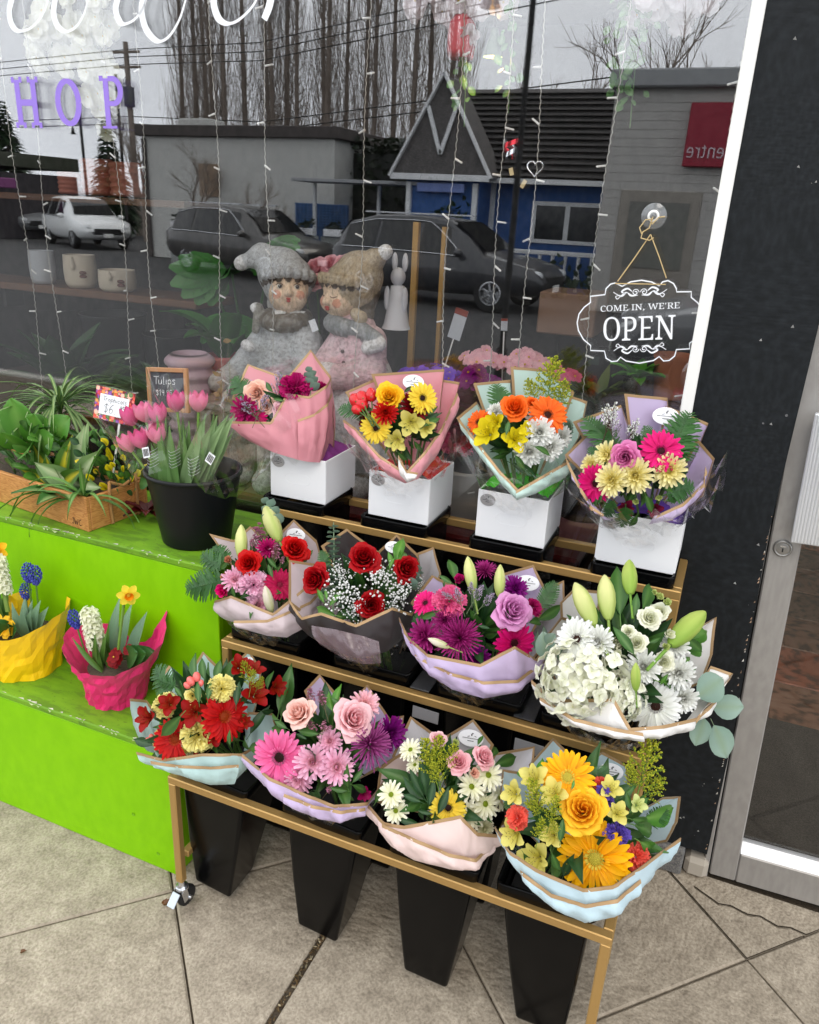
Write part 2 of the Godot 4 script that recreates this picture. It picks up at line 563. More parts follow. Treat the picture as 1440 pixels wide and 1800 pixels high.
		"alstro":
			for k in 3:
				var a := TAU * k / 3.0
				g.petal(rot_y(-a, Vector3(cos(a) * .05, -.3, sin(a) * .05)), 1.15, .36, 1.05, -.85, .3, SPOON, b, c, 4, .02)
				a += PI / 3
				g.petal(rot_y(-a, Vector3(cos(a) * .04, -.28, sin(a) * .04)), 1.1, .24, 1.2, -.75, .3, SPOON, b, c.lerp(b, .25), 4, .02)
				for z in 5:
					var s := .35 + .09 * z
					h.box(Vector3(.1 + s * .45, .02 + s * .62, rng.randf_range(-.06, .06)), Vector3(.09, .006, .012), 0, rot_y(-a), shade(m, .3))
			for k in 5:
				var a := TAU * k / 5 + .3
				h.tube([Vector3(0, -.2, 0), Vector3(cos(a) * .08, .3, sin(a) * .08), Vector3(cos(a) * .16, .6, sin(a) * .16)], .014, 4, shade(c, .9))
				h.ball(Vector3(cos(a) * .16, .62, sin(a) * .16), Vector3(.03, .05, .03), 4, S(110, 80, 40))
			out = [["alstroemeria", g.mesh(), P], ["stamens", h.mesh(), P]]
		"hydrangea":
			for k in 120:
				var f := (k + .5) / 120.0
				var a := k * 2.39996 + rng.randf_range(-.35, .35)
				var y := 1.0 - f * 1.05
				var r := sqrt(maxf(0, 1 - y * y))
				var d := Vector3(cos(a) * r, y * .7, sin(a) * r) * rng.randf_range(.74, 1.06)
				var ob := orient(d.normalized() + Vector3(rng.randf() - .5, rng.randf() - .5, rng.randf() - .5) * 1.3, Vector3(0, 1, .2), rng.randf() * 6)
				var tone := rng.randf_range(.92, 1.04)
				for j in 4:
					g.petal(Transform3D(ob * Basis(Vector3.UP, j * PI / 2), d), .2, .11, .35, -.5, .3, [.3, .9, 1.05, .8, .3], shade(b, tone), shade(c, tone), 2, .01)
				h.ball(d + ob.y * .02, .016, 4, m)
			out = [["hydrangea", g.mesh(), P], ["center", h.mesh(), P]]
		"primula", "blossom":
			for j in 5:
				g.petal(rot_y(j * TAU / 5, Vector3.ZERO), 1.0, .46, .2, -.3, .2, [.25, .8, 1.0, .95, .55], b.lerp(c, .2), c, 2, .05)
			if kind == "blossom":
				for j in 5:
					g.petal(rot_y(j * TAU / 5 + .6, Vector3(0, .1, 0)), .8, .42, .7, -.5, .2, [.25, .8, 1.0, .95, .55], b, c, 2, .06)
			h.ball(Vector3(0, .08, 0), Vector3(.16, .1, .16), 8, S(226, 190, 60))
			out = [["flower", g.mesh(), P], ["center", h.mesh(), P]]
		"tulip":
			for k in 6:
				var a := k * TAU / 6 + .2
				g.petal(rot_y(-a, Vector3(cos(a) * .06, 0, sin(a) * .06)), 1.25, .4, .62 if k % 2 else .5, 1.3 if k % 2 else 1.45, .5, [.35, .8, 1.0, 1.0, .85, .5, .1], b, c, 4, .01)
			out = [["tulip_head", g.mesh(), P]]
		"daffodil":
			for k in 6:
				g.petal(rot_y(k * TAU / 6, Vector3(0, 0, 0)), 1.0, .34, .1, -.2, .3, SPOON, b, c, 2, .03)
			for k in 14:
				var a := k * TAU / 14
				h.petal(rot_y(-a, Vector3(cos(a) * .16, 0, sin(a) * .16)), .55, .12, 1.35, -.35, .2, [.7, .8, .9, 1.2], m, shade(m, 1.1), 2, .04)
			out = [["daffodil", g.mesh(), P], ["trumpet", h.mesh(), P]]
		"muscari":
			for k in 70:
				var s := (k + .5) / 70.0
				var a := k * 2.39996
				var r: float = .16 * sin(PI * clampf(.12 + .8 * (1 - s), 0, 1))
				g.ball(Vector3(cos(a) * r, .45 + s * .55, sin(a) * r), Vector3(.038, .05, .038) * (1.1 - .5 * s), 5, vary(b.lerp(c, rng.randf()), .15))
			h.tube([Vector3(0, -.6, 0), Vector3(0, .95, 0)], .025, 5, S(90, 130, 60))
			out = [["grape_hyacinth", g.mesh(), P], ["stalk", h.mesh(), F]]
		"hyacinth":
			for k in 44:
				var s := (k + .5) / 44.0
				var a := k * 2.39996
				var d := Vector3(cos(a), .25 + s * .9, sin(a)).normalized()
				var ob := orient(d, Vector3.UP, rng.randf())
				for j in 6:
					g.petal(Transform3D(ob * Basis(Vector3.UP, j * TAU / 6), Vector3(0, .2 + s * .75, 0) + d * .12), .16, .035, .9, -1.5, .3, [.5, .9, 1.0, .7, .1], b, c)
			h.tube([Vector3(0, -.3, 0), Vector3(0, .95, 0)], .05, 6, S(130, 160, 80))
			out = [["hyacinth", g.mesh(), P], ["stalk", h.mesh(), F]]
		"gyp":
			for k in 120:
				var d := Vector3(rng.randfn(0, .45), rng.randf_range(-.1, .4), rng.randfn(0, .45)).limit_length(1.05)
				d.y += .25 * (1 - Vector2(d.x, d.z).length())
				var r := rng.randf_range(.045, .07)
				g.ball(d, Vector3(r, r * .8, r), 5, vary(c, .05))
				if k % 2 == 0:
					h.tube([Vector3(d.x * .25, -.55, d.z * .25), d * .7 + Vector3(0, -.15, 0), d], .008, 3, S(96, 120, 70), false)
			out = [["baby_breath", g.mesh(), P], ["twigs", h.mesh(), F]]
		"leaf", "roundleaf":
			var w := .155 if kind == "leaf" else .36
			var t := Transform3D(Basis(Vector3.UP, Vector3.BACK, Vector3.RIGHT), Vector3.ZERO)
			var prof: Array = [.06, .55, .88, 1.0, .9, .66, .34, .02] if kind == "leaf" else [.05, .6, .9, 1.0, .98, .85, .55, .1]
			var up := rng.randf_range(-.1, .2)
			g.petal(t, 1.0, w, up, rng.randf_range(-.7, -.25), .4 if kind == "leaf" else .12, prof, b, c, 4, .02, m)
			h.tube([Vector3(0, -.2, -.02), Vector3(0, 0, 0)], .012, 4, m)
			out = [["leaf" if kind == "leaf" else "eucalyptus_leaf", g.mesh(), F], ["stalk", h.mesh(), F]]
		"fern":
			for k in 15:
				var s := .05 + .93 * k / 15.0
				var ln := .36 * sin(PI * (.25 + .72 * s)) + .02
				for sg in [-1.0, 1.0]:
					var d := Vector3(sg, .55 + s * .5, 0).normalized()
					var t := Transform3D(Basis(d, Vector3.BACK, d.cross(Vector3.BACK)), Vector3(0, s, -.12 * s * s))
					var tone := rng.randf_range(.85, 1.15)
					g.petal(t, ln, ln * .095 + .008, rng.randf_range(-.15, .15), -.3, .2, [.5, 1.0, .62, .85, .45, .5, .02], shade(b, tone), shade(c, tone))
			h.tube([Vector3(0, -.1, 0), Vector3(0, .5, -.03), Vector3(0, 1, -.12)], [.016, .012, .004], 4, m)
			out = [["fern_frond", g.mesh(), F], ["stalk", h.mesh(), F]]
		"eucalyptus", "spiraleuc":
			var n := 6 if kind == "eucalyptus" else 13
			for k in n:
				var s := .1 + .9 * k / n
				for sg in [0.0, PI]:
					var a: float = k * 1.57 * (1.0 if kind == "eucalyptus" else .35) + sg + .3
					var r: float = (.2 if kind == "eucalyptus" else .085) * (1.15 - .6 * s)
					g.petal(rot_y(-a, Vector3(0, s, 0)), r * 1.7, r, .5 if kind == "eucalyptus" else .15, -.2, .15, [.15, .75, 1.0, .95, .65, .1], vary(b), vary(c))
			h.tube([Vector3(0, -.2, 0), Vector3(.01, .5, 0), Vector3(0, 1, 0)], [.014, .012, .006], 4, m)
			out = [["eucalyptus_sprig", g.mesh(), F], ["stalk", h.mesh(), F]]
		"solidago":
			for k in 34:
				var s := .12 + .86 * k / 34.0
				var a := k * 2.39996
				var ln := .34 * (1.05 - s) + .07
				var d := Vector3(cos(a), .9, sin(a)).normalized()
				var e := Vector3(0, s, 0) + d * ln + Vector3(cos(a), 0, sin(a)) * ln * .25
				h.tube([Vector3(0, s, 0), Vector3(0, s, 0) + d * ln * .6, e], .006, 3, m, false)
				for j in 13:
					var f := .25 + .75 * j / 13.0
					var o := Vector3(0, s, 0).lerp(e, f) + Vector3(rng.randf() - .5, rng.randf() - .2, rng.randf() - .5) * .055
					g.ball(o, Vector3(.019, .026, .019) * rng.randf_range(.7, 1.2), 4, vary(b.lerp(c, rng.randf()), .15))
			h.tube([Vector3(0, -.3, 0), Vector3(0, 1, 0)], [.014, .005], 4, m)
			out = [["goldenrod", g.mesh(), P], ["stalk", h.mesh(), F]]
		"limonium", "waxflower":
			var wax := kind == "waxflower"
			for k in 12:
				var s := .25 + .6 * k / 12.0
				var a := k * 2.39996
				var d := Vector3(cos(a) * .5, 1, sin(a) * .5).normalized()
				var e := Vector3(0, s, 0) + d * (.42 * (1.15 - s))
				h.tube([Vector3(0, s * .8, 0), e], .007, 3, m, false)
				for j in (5 if wax else 13):
					var o := Vector3(0, s, 0).lerp(e, .4 + .6 * rng.randf()) + Vector3(rng.randf() - .5, rng.randf() - .5, rng.randf() - .5) * (.14 if wax else .08)
					if wax:
						var ob := orient(o - Vector3(0, .4, 0), Vector3.UP, rng.randf() * 6)
						for z in 5:
							g.petal(Transform3D(ob * Basis(Vector3.UP, z * TAU / 5), o), .05, .03, .3, -.2, .2, [.4, 1.0, .8, .2], b, c)
						g.ball(o, .016, 4, shade(b, .6))
					else:
						g.ball(o, Vector3(.015, .025, .015) * rng.randf_range(.7, 1.3), 4, vary(c if rng.randf() < .6 else b, .15))
			h.tube([Vector3(0, -.2, 0), Vector3(0, .9, 0)], [.012, .006], 4, m)
			out = [["waxflower" if wax else "sea_lavender", g.mesh(), P], ["stalk", h.mesh(), F]]
		"berry":
			g.lathe([Vector2(.001, 1.02), Vector2(.12, .99), Vector2(.22, .85), Vector2(.25, .68), Vector2(.2, .5), Vector2(.08, .4), Vector2(.001, .39)], 10, Transform3D(), c)
			for k in 4:
				h.petal(rot_y(k * PI / 2, Vector3(0, .4, 0)), .24, .08, .3, .3, .3, BLADE, m, m)
			h.tube([Vector3(0, -.8, 0), Vector3(0, .42, 0)], .03, 4, m)
			var bm := mat("berryskin" + key, 255, 255, 255, .25)
			bm.vertex_color_use_as_albedo = true
			out = [["berry", g.mesh(), bm], ["stalk", h.mesh(), F]]
		"lilybud":
			var base := 0
			var pr := [[.0, .04], [.06, .09], [.18, .135], [.35, .17], [.55, .175], [.72, .15], [.86, .1], [.96, .045], [1.0, .008]]
			for k in pr:
				for j in 18:
					var a := TAU * j / 18
					var r: float = k[1] * (1.0 - .13 * pow(absf(cos(a * 1.5)), 6.0))
					var col := b.lerp(c, clampf(k[0] * 1.6, 0, 1)).lerp(b, pow(absf(sin(a * 1.5)), 8.0) * .7)
					g.add(Vector3(cos(a) * r, k[0], sin(a) * r), vary(col, .03))
			g.rows(base, pr.size(), 18, true)
			h.tube([Vector3(.02, -.6, -.06), Vector3(0, 0, 0)], .03, 5, m)
			out = [["lily_bud", g.mesh(), P], ["stalk", h.mesh(), F]]
	protos[id] = out
	return out
func bloom(parent: Node3D, kind: String, key: String, at: Vector3, dir: Vector3, size: float, roll := 0.0, hint := VIEW) -> MeshInstance3D:
	var list := proto(kind, key, rng.randi() % 2)
	var t := Transform3D(orient(dir, hint, roll).scaled(Vector3.ONE * size), at)
	var o := part(parent, list[0][0], list[0][1], list[0][2], t)
	for k in range(1, list.size()):
		part(o, list[k][0], list[k][1], list[k][2])
	return o

# ---------------------------------------------------------------- bouquets
const ROUND := ["gerbera", "rose", "carnation", "mum", "daisy", "spider", "alstro", "hydrangea", "button", "gyp", "budrose", "statice"]
const TELL := {
	"T1": ["small bouquet in dusty pink paper turned aside, in first white box", "bouquet"],
	"T2": ["bouquet of yellow gerberas and red berries in rose pink paper", "bouquet"],
	"T3": ["bouquet of orange gerbera and white chrysanthemums in mint paper", "bouquet"],
	"T4": ["bouquet of cream chrysanthemums and fuchsia gerbera in lilac paper, in white box", "bouquet"],
	"M1": ["bouquet with lily buds, two red roses and pink carnation in grey-pink paper", "bouquet"],
	"M2": ["bouquet of four red roses and baby's breath in black paper", "bouquet"],
	"M3": ["bouquet with lavender rose and magenta spider chrysanthemum in lilac paper", "bouquet"],
	"M4": ["large all-white bouquet with hydrangea and green lily buds", "bouquet"],
	"B1": ["bouquet of red gerberas and pale yellow carnations in mint blue paper", "bouquet"],
	"B2": ["bouquet with pink gerbera, two blush roses and purple spider chrysanthemum", "bouquet"],
	"B3": ["bouquet of cream daisies and small yellow gerbera in blush paper", "bouquet"],
	"B4": ["bouquet with golden yellow gerberas and yellow rose in pale blue paper", "bouquet"]}
func sheet_geo(top: Array, bot: Array, centre: Vector3, bulge: float, ns := 9, sub := 6) -> Array:
	# grid of points between two polylines, bowed away from the axis
	var tp := []
	var bp := []
	for k in top.size() - 1:
		for j in sub:
			tp.append((top[k] as Vector3).lerp(top[k + 1], float(j) / sub))
			bp.append((bot[k] as Vector3).lerp(bot[k + 1], float(j) / sub))
	tp.append(top[-1])
	bp.append(bot[-1])
	var ph := rng.randf() * 6.0
	var cn := FastNoiseLite.new()
	cn.seed = rng.randi() % 9999
	cn.frequency = 14.0
	var grid := []
	for i in ns + 1:
		var s := float(i) / ns
		var row := []
		for k in tp.size():
			var p: Vector3 = (bp[k] as Vector3).lerp(tp[k], s)
			var d := p - centre
			d.y *= .3
			var w := sin(k * .9 + ph + s * 2.0) * .0022 + sin(k * 2.3 + ph * 2.0 - s * 3.0) * .0012 + (.5 - absf(cn.get_noise_3dv(p))) * .012 + cn.get_noise_3dv(p * 2.6) * .003
			p += d.normalized() * (bulge * sin(PI * s) + w * (.12 + .88 * sin(PI * s)))
			row.append(p)
		grid.append(row)
	return grid
func v3s(a: Array) -> Array:
	var out := []
	for k in range(0, a.size(), 3): out.append(Vector3(a[k], a[k + 1], a[k + 2]))
	return out
func make_sheet(parent: Node3D, key: String, top: Array, bot: Array, centre: Vector3, bulge: float, front := false):
	var grid := sheet_geo(top, bot, centre, bulge, 10, 8) if front else sheet_geo(top, bot, centre, bulge)
	var g := Geo.new()
	var e := Geo.new()
	var nc: int = grid[0].size()
	for row in grid:
		for p in row: g.add(p)
	g.rows(0, grid.size(), nc)
	var pm := part(parent, "paper_sheet", g.mesh(), mats[key])
	if key == "mauvefilm": return
	# printed border: along the top edge and down both sides
	var nr := grid.size()
	var n0 := Vector3.ZERO
	for side in [-1.0, 1.0]:
		var inner := []
		var outer := []
		for k in nc:
			var p: Vector3 = grid[nr - 1][k]
			var q: Vector3 = grid[nr - 3][k]
			var along: Vector3 = grid[nr - 1][mini(k + 1, nc - 1)] - grid[nr - 1][maxi(k - 1, 0)]
			var n: Vector3 = along.cross(q - p).normalized() * .0007 * float(side)
			var inw := (q - p).normalized()
			var perp := (q - p) - along.normalized() * (q - p).dot(along.normalized())
			var wid := clampf(.0055 * (q - p).length() / maxf(perp.length(), .002), .0055, .014)
			outer.append(p + n + (p - q).normalized() * .0004)
			inner.append(p + inw * wid + n)
		var b := e.v.size()
		for p in outer: e.add(p)
		for p in inner: e.add(p)
		e.rows(b, 2, nc)
		for k in ([0, nc - 1] if not front else []):
			b = e.v.size()
			var k2: int = 1 if k == 0 else nc - 2
			for i in nr:
				var p: Vector3 = grid[i][k]
				var q: Vector3 = grid[i][k2]
				var n: Vector3 = ((grid[mini(i + 1, nr - 1)][k] - grid[maxi(i - 1, 0)][k]) as Vector3).cross(q - p).normalized() * .0007 * float(side)
				e.add(p + n)
				e.add(p + (q - p).limit_length(.0065) + n)
			e.rows(b, nr, 2)
	part(pm, "border", e.mesh(), mats.trim)
func make_film(parent: Node3D, base: Vector3, rim: Vector3, r: float, from_h: float, to_h: float, spread: float, rough := .007):
	var n := FastNoiseLite.new()
	n.seed = rng.randi() % 9999
	n.frequency = 16.0
	var ax := rim - base
	var ob := orient(ax, VIEW)
	var g := Geo.new()
	var nc := 24
	var nr := 7
	for i in nr:
		var s := lerpf(from_h, to_h, float(i) / (nr - 1))
		for k in nc:
			var a := lerpf(-spread, spread, float(k) / (nc - 1))
			var jag := 1.0 + .16 * sin(k * 1.9) + .1 * sin(k * 4.3) if i == nr - 1 else 1.0
			var d := ob.z * cos(a) + ob.x * sin(a)
			var p := base + ax * s * jag + d * (.035 + (r - .035) * pow(s, .8))
			var w := n.get_noise_3dv(p) + .6 * n.get_noise_3dv(p * 2.3)
			g.add(p + d * (w + rng.randf_range(-.5, .5)) * rough * 2.0)
	var flat := Geo.new()
	for i in nr - 1:
		for k in nc - 1:
			var q := i * nc + k
			flat.tri(g.v[q], g.v[q + 1], g.v[q + nc])
			flat.tri(g.v[q + 1], g.v[q + nc + 1], g.v[q + nc])
	g = flat
	part(parent, "cellophane", g.mesh(), mats.film)
func make_sticker(parent: Node3D, called: String, at: Vector3, n: Vector3, w: float, h: float, m: Material, roll := 0.0):
	var ob := orient(n, Vector3.DOWN, roll)      # y outwards, z down
	var g := Geo.new()
	g.lathe([Vector2(.001, .0012), Vector2(.97, .0012), Vector2(1, .0006), Vector2(1, 0)], 28)
	var o := part(parent, called, g.mesh(), m, Transform3D(ob * Basis.from_scale(Vector3(w, 1, h)), at))
	var k := Geo.new()
	# small figure and rows of fine print
	k.box(Vector3(.05, .0016, -.42), Vector3(.1, .0006, .22))
	k.box(Vector3(.12, .0016, -.6), Vector3(.12, .0006, .12))
	k.box(Vector3(-.06, .0016, -.28), Vector3(.2, .0006, .06), 0, Transform3D(Basis(Vector3.UP, .5), Vector3.ZERO))
	k.box(Vector3(.22, .0016, -.4), Vector3(.18, .0006, .05), 0, Transform3D(Basis(Vector3.UP, -.4), Vector3.ZERO))
	for j in 15: k.box(Vector3(-.62 + j * .088, .0016, .0), Vector3(.05, .0006, .1))
	k.box(Vector3(0, .0016, .3), Vector3(.5, .0006, .07))
	part(o, "print", k.mesh(), mat("inkgrey", 70, 70, 78, .6))
func build_bouquets():
	for key in bouquets:
		var q: Dictionary = bouquets[key]
		var base: Vector3 = q.b
		var rim: Vector3 = q.d
		var r: float = q.r
		var o := thing("bouquet", TELL[key][0], "bouquet", base, "wrapped bouquets on the flower stand")
		var ax := rim - base
		# papers
		var num := 0
		for s in sheets[key]:
			var top := v3s(s[1])
			var bot := v3s(s[2])
			for k in top.size():
				top[k] -= base
				bot[k] -= base
			make_sheet(o, s[0], top, bot, ax * .55, (.003 if s[3] else .006), s[3] == 0)
			num += 1
		# flowers and leaves
		for e in q.f:
			var at := Vector3(e[2], e[3], e[4]) - base
			var dir := Vector3(e[5], e[6], e[7])
			if e[0] in ROUND:
				bloom(o, e[0], e[1], at, (dir + Vector3(rng.randf() - .5, rng.randf() - .5, rng.randf() - .5) * .45).normalized(), e[8] * rng.randf_range(1.04, 1.14) * (.82 if e[1] == "redalstro" else 1.0), rng.randf() * 6.0)
			else:
				bloom(o, e[0], e[1], at, dir, e[8], rng.randf_range(-.35, .35))
		# greens underneath
		var ob := orient(ax, VIEW)
		for k in 60:
			var a := rng.randf() * TAU
			var el := rng.randf_range(.1, 1.0)
			var d := (ob.y * el + (ob.x * cos(a) + ob.z * sin(a)) * sqrt(1.0 - el * el * .9)).normalized()
			var p := ax * .72 + d * r * rng.randf_range(.18, .4)
			bloom(o, "leaf", ["darkleaf", "leaf", "darkleaf"][k % 3], p, (d + Vector3(rng.randf() - .5, rng.randf() - .5, rng.randf() - .5) * .9).normalized(), r * rng.randf_range(.45, .75) * (.6 if el < .45 else 1.0), rng.randf_range(-1, 1))
		for k in 9:
			var a := TAU * k / 9.0
			var f := (ob.x * cos(a) + ob.z * sin(a))
			var g := Geo.new()
			g.tube([-ax * .35 + f * .015, ax * .2 + f * .02, ax * .75 + f * r * .4], .0028, 5, vary(S(86, 118, 58), .2))
			part(o, "stem", g.mesh(), mats.foliage)
		if key in ["T1", "T2", "T3", "T4"]:
			for z in 2: make_film(o, Vector3(0, -.02, 0), ax, r * (1.2 + .15 * z if key != "T1" else .9), .15, .75 + .2 * z, 1.7)
		elif key in ["M1", "M2", "M3", "M4", "B4", "B2"]:
			for z in 2: make_film(o, Vector3(0, -.01, 0), ax, r * (1.05 + .08 * z), .1, .5 + .12 * z, 1.3, .006)
		if stickers.has(key):
			var st: Array = stickers[key]
			make_sticker(o, "sticker", Vector3(st[0], st[1], st[2]) - base + VIEW.normalized() * .004, (VIEW + Vector3(0, -.2, .1)).normalized(), st[3], st[3] * .68, mat("stickerwhite", 240, 241, 246, .4))
func build_boxes():
	var data := [[-1.146, .16, .1, "white gift box under the dusty pink bouquet", "purplefill", "purple"], [-.868, .158, .12, "white gift box with red tissue under rose pink bouquet", "redfill", "red"], [-.588, .164, .12, "white gift box with green tissue under the mint bouquet", "greenfill", "green"], [-.306, .172, .13, "white gift box with purple tissue beside the black pillar", "violetfill", "violet"]]
	mat("purplefill", 110, 30, 110, .7)
	mat("redfill", 200, 22, 28, .7)
	mat("greenfill", 70, 190, 30, .7)
	mat("violetfill", 88, 50, 150, .7)
	for d in data:
		var w: float = d[1]
		var hgt := .115
		var dep := .165
		var o := thing("gift_box", d[3], "box", Vector3(d[0], .921, .105), "white boxes on the top tier")
		var t := .003
		part(o, "front_panel", bx(Vector3(0, hgt / 2, dep / 2 - t / 2), Vector3(w, hgt, t), .0008), mats.whitebox)
		part(o, "back_panel", bx(Vector3(0, hgt / 2, -dep / 2 + t / 2), Vector3(w, hgt, t), .0008), mats.whitebox)
		for s in [-1.0, 1.0]:
			part(o, "side_panel", bx(Vector3(s * (w / 2 - t / 2), hgt / 2, 0), Vector3(t, hgt - .0006, dep - 2 * t - .0006), .0006), mats.whitebox)
		part(o, "bottom_panel", bx(Vector3(0, t / 2, 0), Vector3(w - 2 * t, t, dep - 2 * t), 0), mats.whitebox)
		# pressed hand hole outline
		var g := Geo.new()
		var pts := []
		for k in 25:
			var a := TAU * k / 24.0
			pts.append(Vector3(cos(a) * .016 + signf(cos(a)) * .02, .055 + sin(a) * .013, dep / 2 + .0002))
		g.tube(pts, .0005, 4)
		part(o, "pressed_outline", g.mesh(), mats.whitebox)
		make_sticker(o, "sticker", Vector3(-w / 2 + .024, hgt - .022, dep / 2 + .0005), Vector3(0, 0, 1), .018, .0145, mat("stickersilver", 176, 176, 180, .3, .5))
		# crumpled tissue
		var n := FastNoiseLite.new()
		n.seed = int(w * 10000)
		n.frequency = 24.0
		n.noise_type = FastNoiseLite.TYPE_CELLULAR
		var f := Geo.new()
		var m := 26
		for i in m:
			for k in m:
				var x := lerpf(-.5, .5, float(k) / (m - 1)) * (w - .008)
				var z := lerpf(-.5, .5, float(i) / (m - 1)) * (dep - .008)
				var up := .02 * (1.0 - pow(absf(x) / w * 2.0, 4.0)) + .035 * n.get_noise_2d(x + d[0], z)
				f.add(Vector3(x, hgt + .006 + up + (.012 if d[5] == "green" else .0), z))
		f.rows(0, m, m)
		var fill := part(o, "tissue", f.mesh(), mats[d[4]])
		fill.set_meta("label", "crumpled %s tissue paper" % d[5])

# ---------------------------------------------------------------- pavement
func inset(p: PackedVector2Array, d: float) -> PackedVector2Array:
	var r := Geometry2D.offset_polygon(p, -d, Geometry2D.JOIN_MITER)
	var best := PackedVector2Array()
	for q in r:
		if q.size() > best.size(): best = q
	return best
func slab_mesh(p: PackedVector2Array, top: float, deep: float, bev: float) -> ArrayMesh:
	var g := Geo.new()
	var a := inset(p, .0022)
	if a.size() < 3: return null
	if Geometry2D.is_polygon_clockwise(a): a.reverse()
	var b := inset(a, bev) if bev > 0 else a
	if b.size() != a.size(): b = a
	if Geometry2D.is_polygon_clockwise(b): b.reverse()
	# start both outlines at the nearest corner
	var off := 0
	for k in b.size():
		if b[k].distance_to(a[0]) < b[off].distance_to(a[0]): off = k
	var n := a.size()
	var up := []
	for k in n: up.append(b[(k + off) % n])
	for k in n:
		var i := (k + 1) % n
		g.quad(Vector3(a[k].x, top - deep, a[k].y), Vector3(a[i].x, top - deep, a[i].y), Vector3(a[i].x, top - bev * .8, a[i].y), Vector3(a[k].x, top - bev * .8, a[k].y))
		if b != a: g.quad(Vector3(a[k].x, top - bev * .8, a[k].y), Vector3(a[i].x, top - bev * .8, a[i].y), Vector3(up[i].x, top, up[i].y), Vector3(up[k].x, top, up[k].y))
	var t := Geometry2D.triangulate_polygon(PackedVector2Array(up))
	for k in range(0, t.size(), 3):
		g.tri(Vector3(up[t[k]].x, top, up[t[k]].y), Vector3(up[t[k + 1]].x, top, up[t[k + 1]].y), Vector3(up[t[k + 2]].x, top, up[t[k + 2]].y))
	return g.mesh()
func build_ground():
	var con := concrete_tex(3)
	var bump := noise_tex(8, 26.0, [Color.BLACK, Color(.5, .5, .5), Color.WHITE], [.2, .5, .85], 512, 5)
	var cm := tri_mat("concrete", con, 1.05, .82, bump, .22, .35)
	tri_mat("jointdirt", noise_tex(5, 60.0, [S2(40, 34, 28), S2(86, 76, 62), S2(58, 46, 34)], [.2, .5, .9], 256), 1.6, .95)
	tri_mat("asphalt", noise_tex(6, 70.0, [S2(44, 44, 46), S2(60, 60, 61), S2(82, 81, 80)], [.2, .5, .9], 512), .35, .9)
	var g := Geo.new()
	g.box(Vector3(-1, -.09, 1.7), Vector3(24, .16, 3.6))
	var walk := structure("pavement", g.mesh(), mats.jointdirt)
	var area := PackedVector2Array([Vector2(-5.2, .0), Vector2(3.4, .0), Vector2(3.4, 3.48), Vector2(-5.2, 3.48)])
	var crack := [Vector2(-.03, .055), Vector2(.03, .085), Vector2(.06, .078), Vector2(.1, .088), Vector2(.13, .08), Vector2(.17, .094), Vector2(.2, .084), Vector2(.235, .09), Vector2(.29, .07)]
	var strip := PackedVector2Array()
	for k in crack.size(): strip.append(crack[k] + Vector2(0, .0016 + .0008 * (k % 2)))
	for k in range(crack.size() - 1, -1, -1): strip.append(crack[k] - Vector2(0, .0012))
	for half in [[-9.0, -.848], [-.834, 9.0]]:
		var side := PackedVector2Array([Vector2(half[0], -1), Vector2(half[1], -1), Vector2(half[1], 5), Vector2(half[0], 5)])
		for a in range(-8, 8):
			for b in range(-8, 9):
				var u0 := -1.885 + .88 * a
				var v0 := -.6 + .925 * b
				var cell := PackedVector2Array()
				for k in [[0, 0], [1, 0], [1, 1], [0, 1]]:
					var u: float = u0 + .88 * k[0]
					var w: float = v0 + .925 * k[1]
					cell.append(Vector2((u + w) * .5, (w - u) * .5))
				for p in Geometry2D.intersect_polygons(cell, area):
					for q in Geometry2D.intersect_polygons(p, side):
						if absf(poly_area(q)) < .002: continue
						var pieces := [q]
						if Geometry2D.is_point_in_polygon(Vector2(.1, .09), q) or Geometry2D.is_point_in_polygon(Vector2(.0, .07), q) or Geometry2D.is_point_in_polygon(Vector2(.2, .09), q):
							pieces = Geometry2D.clip_polygons(q, strip)
						for z in pieces:
							var m := slab_mesh(z, rng.randf_range(-.0008, .0008), .03, .0045 if pieces.size() == 1 else 0.0)
							if m: part(walk, "pavement_slab", m, cm)
	# leaf litter and grit packed into the wide joint
	var l := Geo.new()
	for k in 900:
		var o := Vector3(rng.randf_range(-.847, -.835), -.006 + rng.randf() * .004, rng.randf_range(.3, 2.2))
		l.box(Vector3.ZERO, Vector3(rng.randf_range(.001, .004), .001, rng.randf_range(.002, .012)), 0, Transform3D(Basis.from_euler(Vector3(rng.randf() - .5, rng.randf() * 6, rng.randf() - .5)), o), vary(S(92, 74, 50) if k % 4 else S(150, 138, 112), .4))
	var lo := part(walk, "joint_litter", l.mesh(), mats.paint)
	lo.set_meta("kind", "stuff")
	# dead leaves by the casters
	for d in [[Vector3(-1.235, .004, .69), 1.2, .022], [Vector3(-1.0, .004, .43), .3, .06], [Vector3(-.93, .004, .40), 2.0, .05], [Vector3(-.8, .004, 1.12), 2.6, .018], [Vector3(-1.44, .004, .93), .6, .014]]:
		var f := Geo.new()
		for k in 5:
			f.petal(Transform3D(Basis(Vector3.UP, -.9 + k * .45), Vector3.ZERO), 1.0 - absf(k - 2) * .2, .22, .12, .25, .5, [.2, .8, 1.0, .6, .02], S(110, 72, 42), S(96, 60, 36), 2, .05)
		var o := solo("dead_leaf", ["curled brown leaf beside the front caster", "crumpled brown leaf on paving between the first two vases", "brown leaf lying behind the second black vase", "small brown leaf in front of the wide paving joint", "small brown leaf near the bottom corner of green bench"][used.get("dead_leaf", -1) + 1], "leaf", f.mesh(), mats.foliage, "fallen leaves on the paving", d[0])
		o.rotation.y = d[1]
		o.scale = Vector3.ONE * float(d[2])
	# road and far pavement
	var r := Geo.new()
	r.box(Vector3(-10, -.22, 66.5), Vector3(300, .2, 126))
	structure("road", r.mesh(), mats.asphalt)
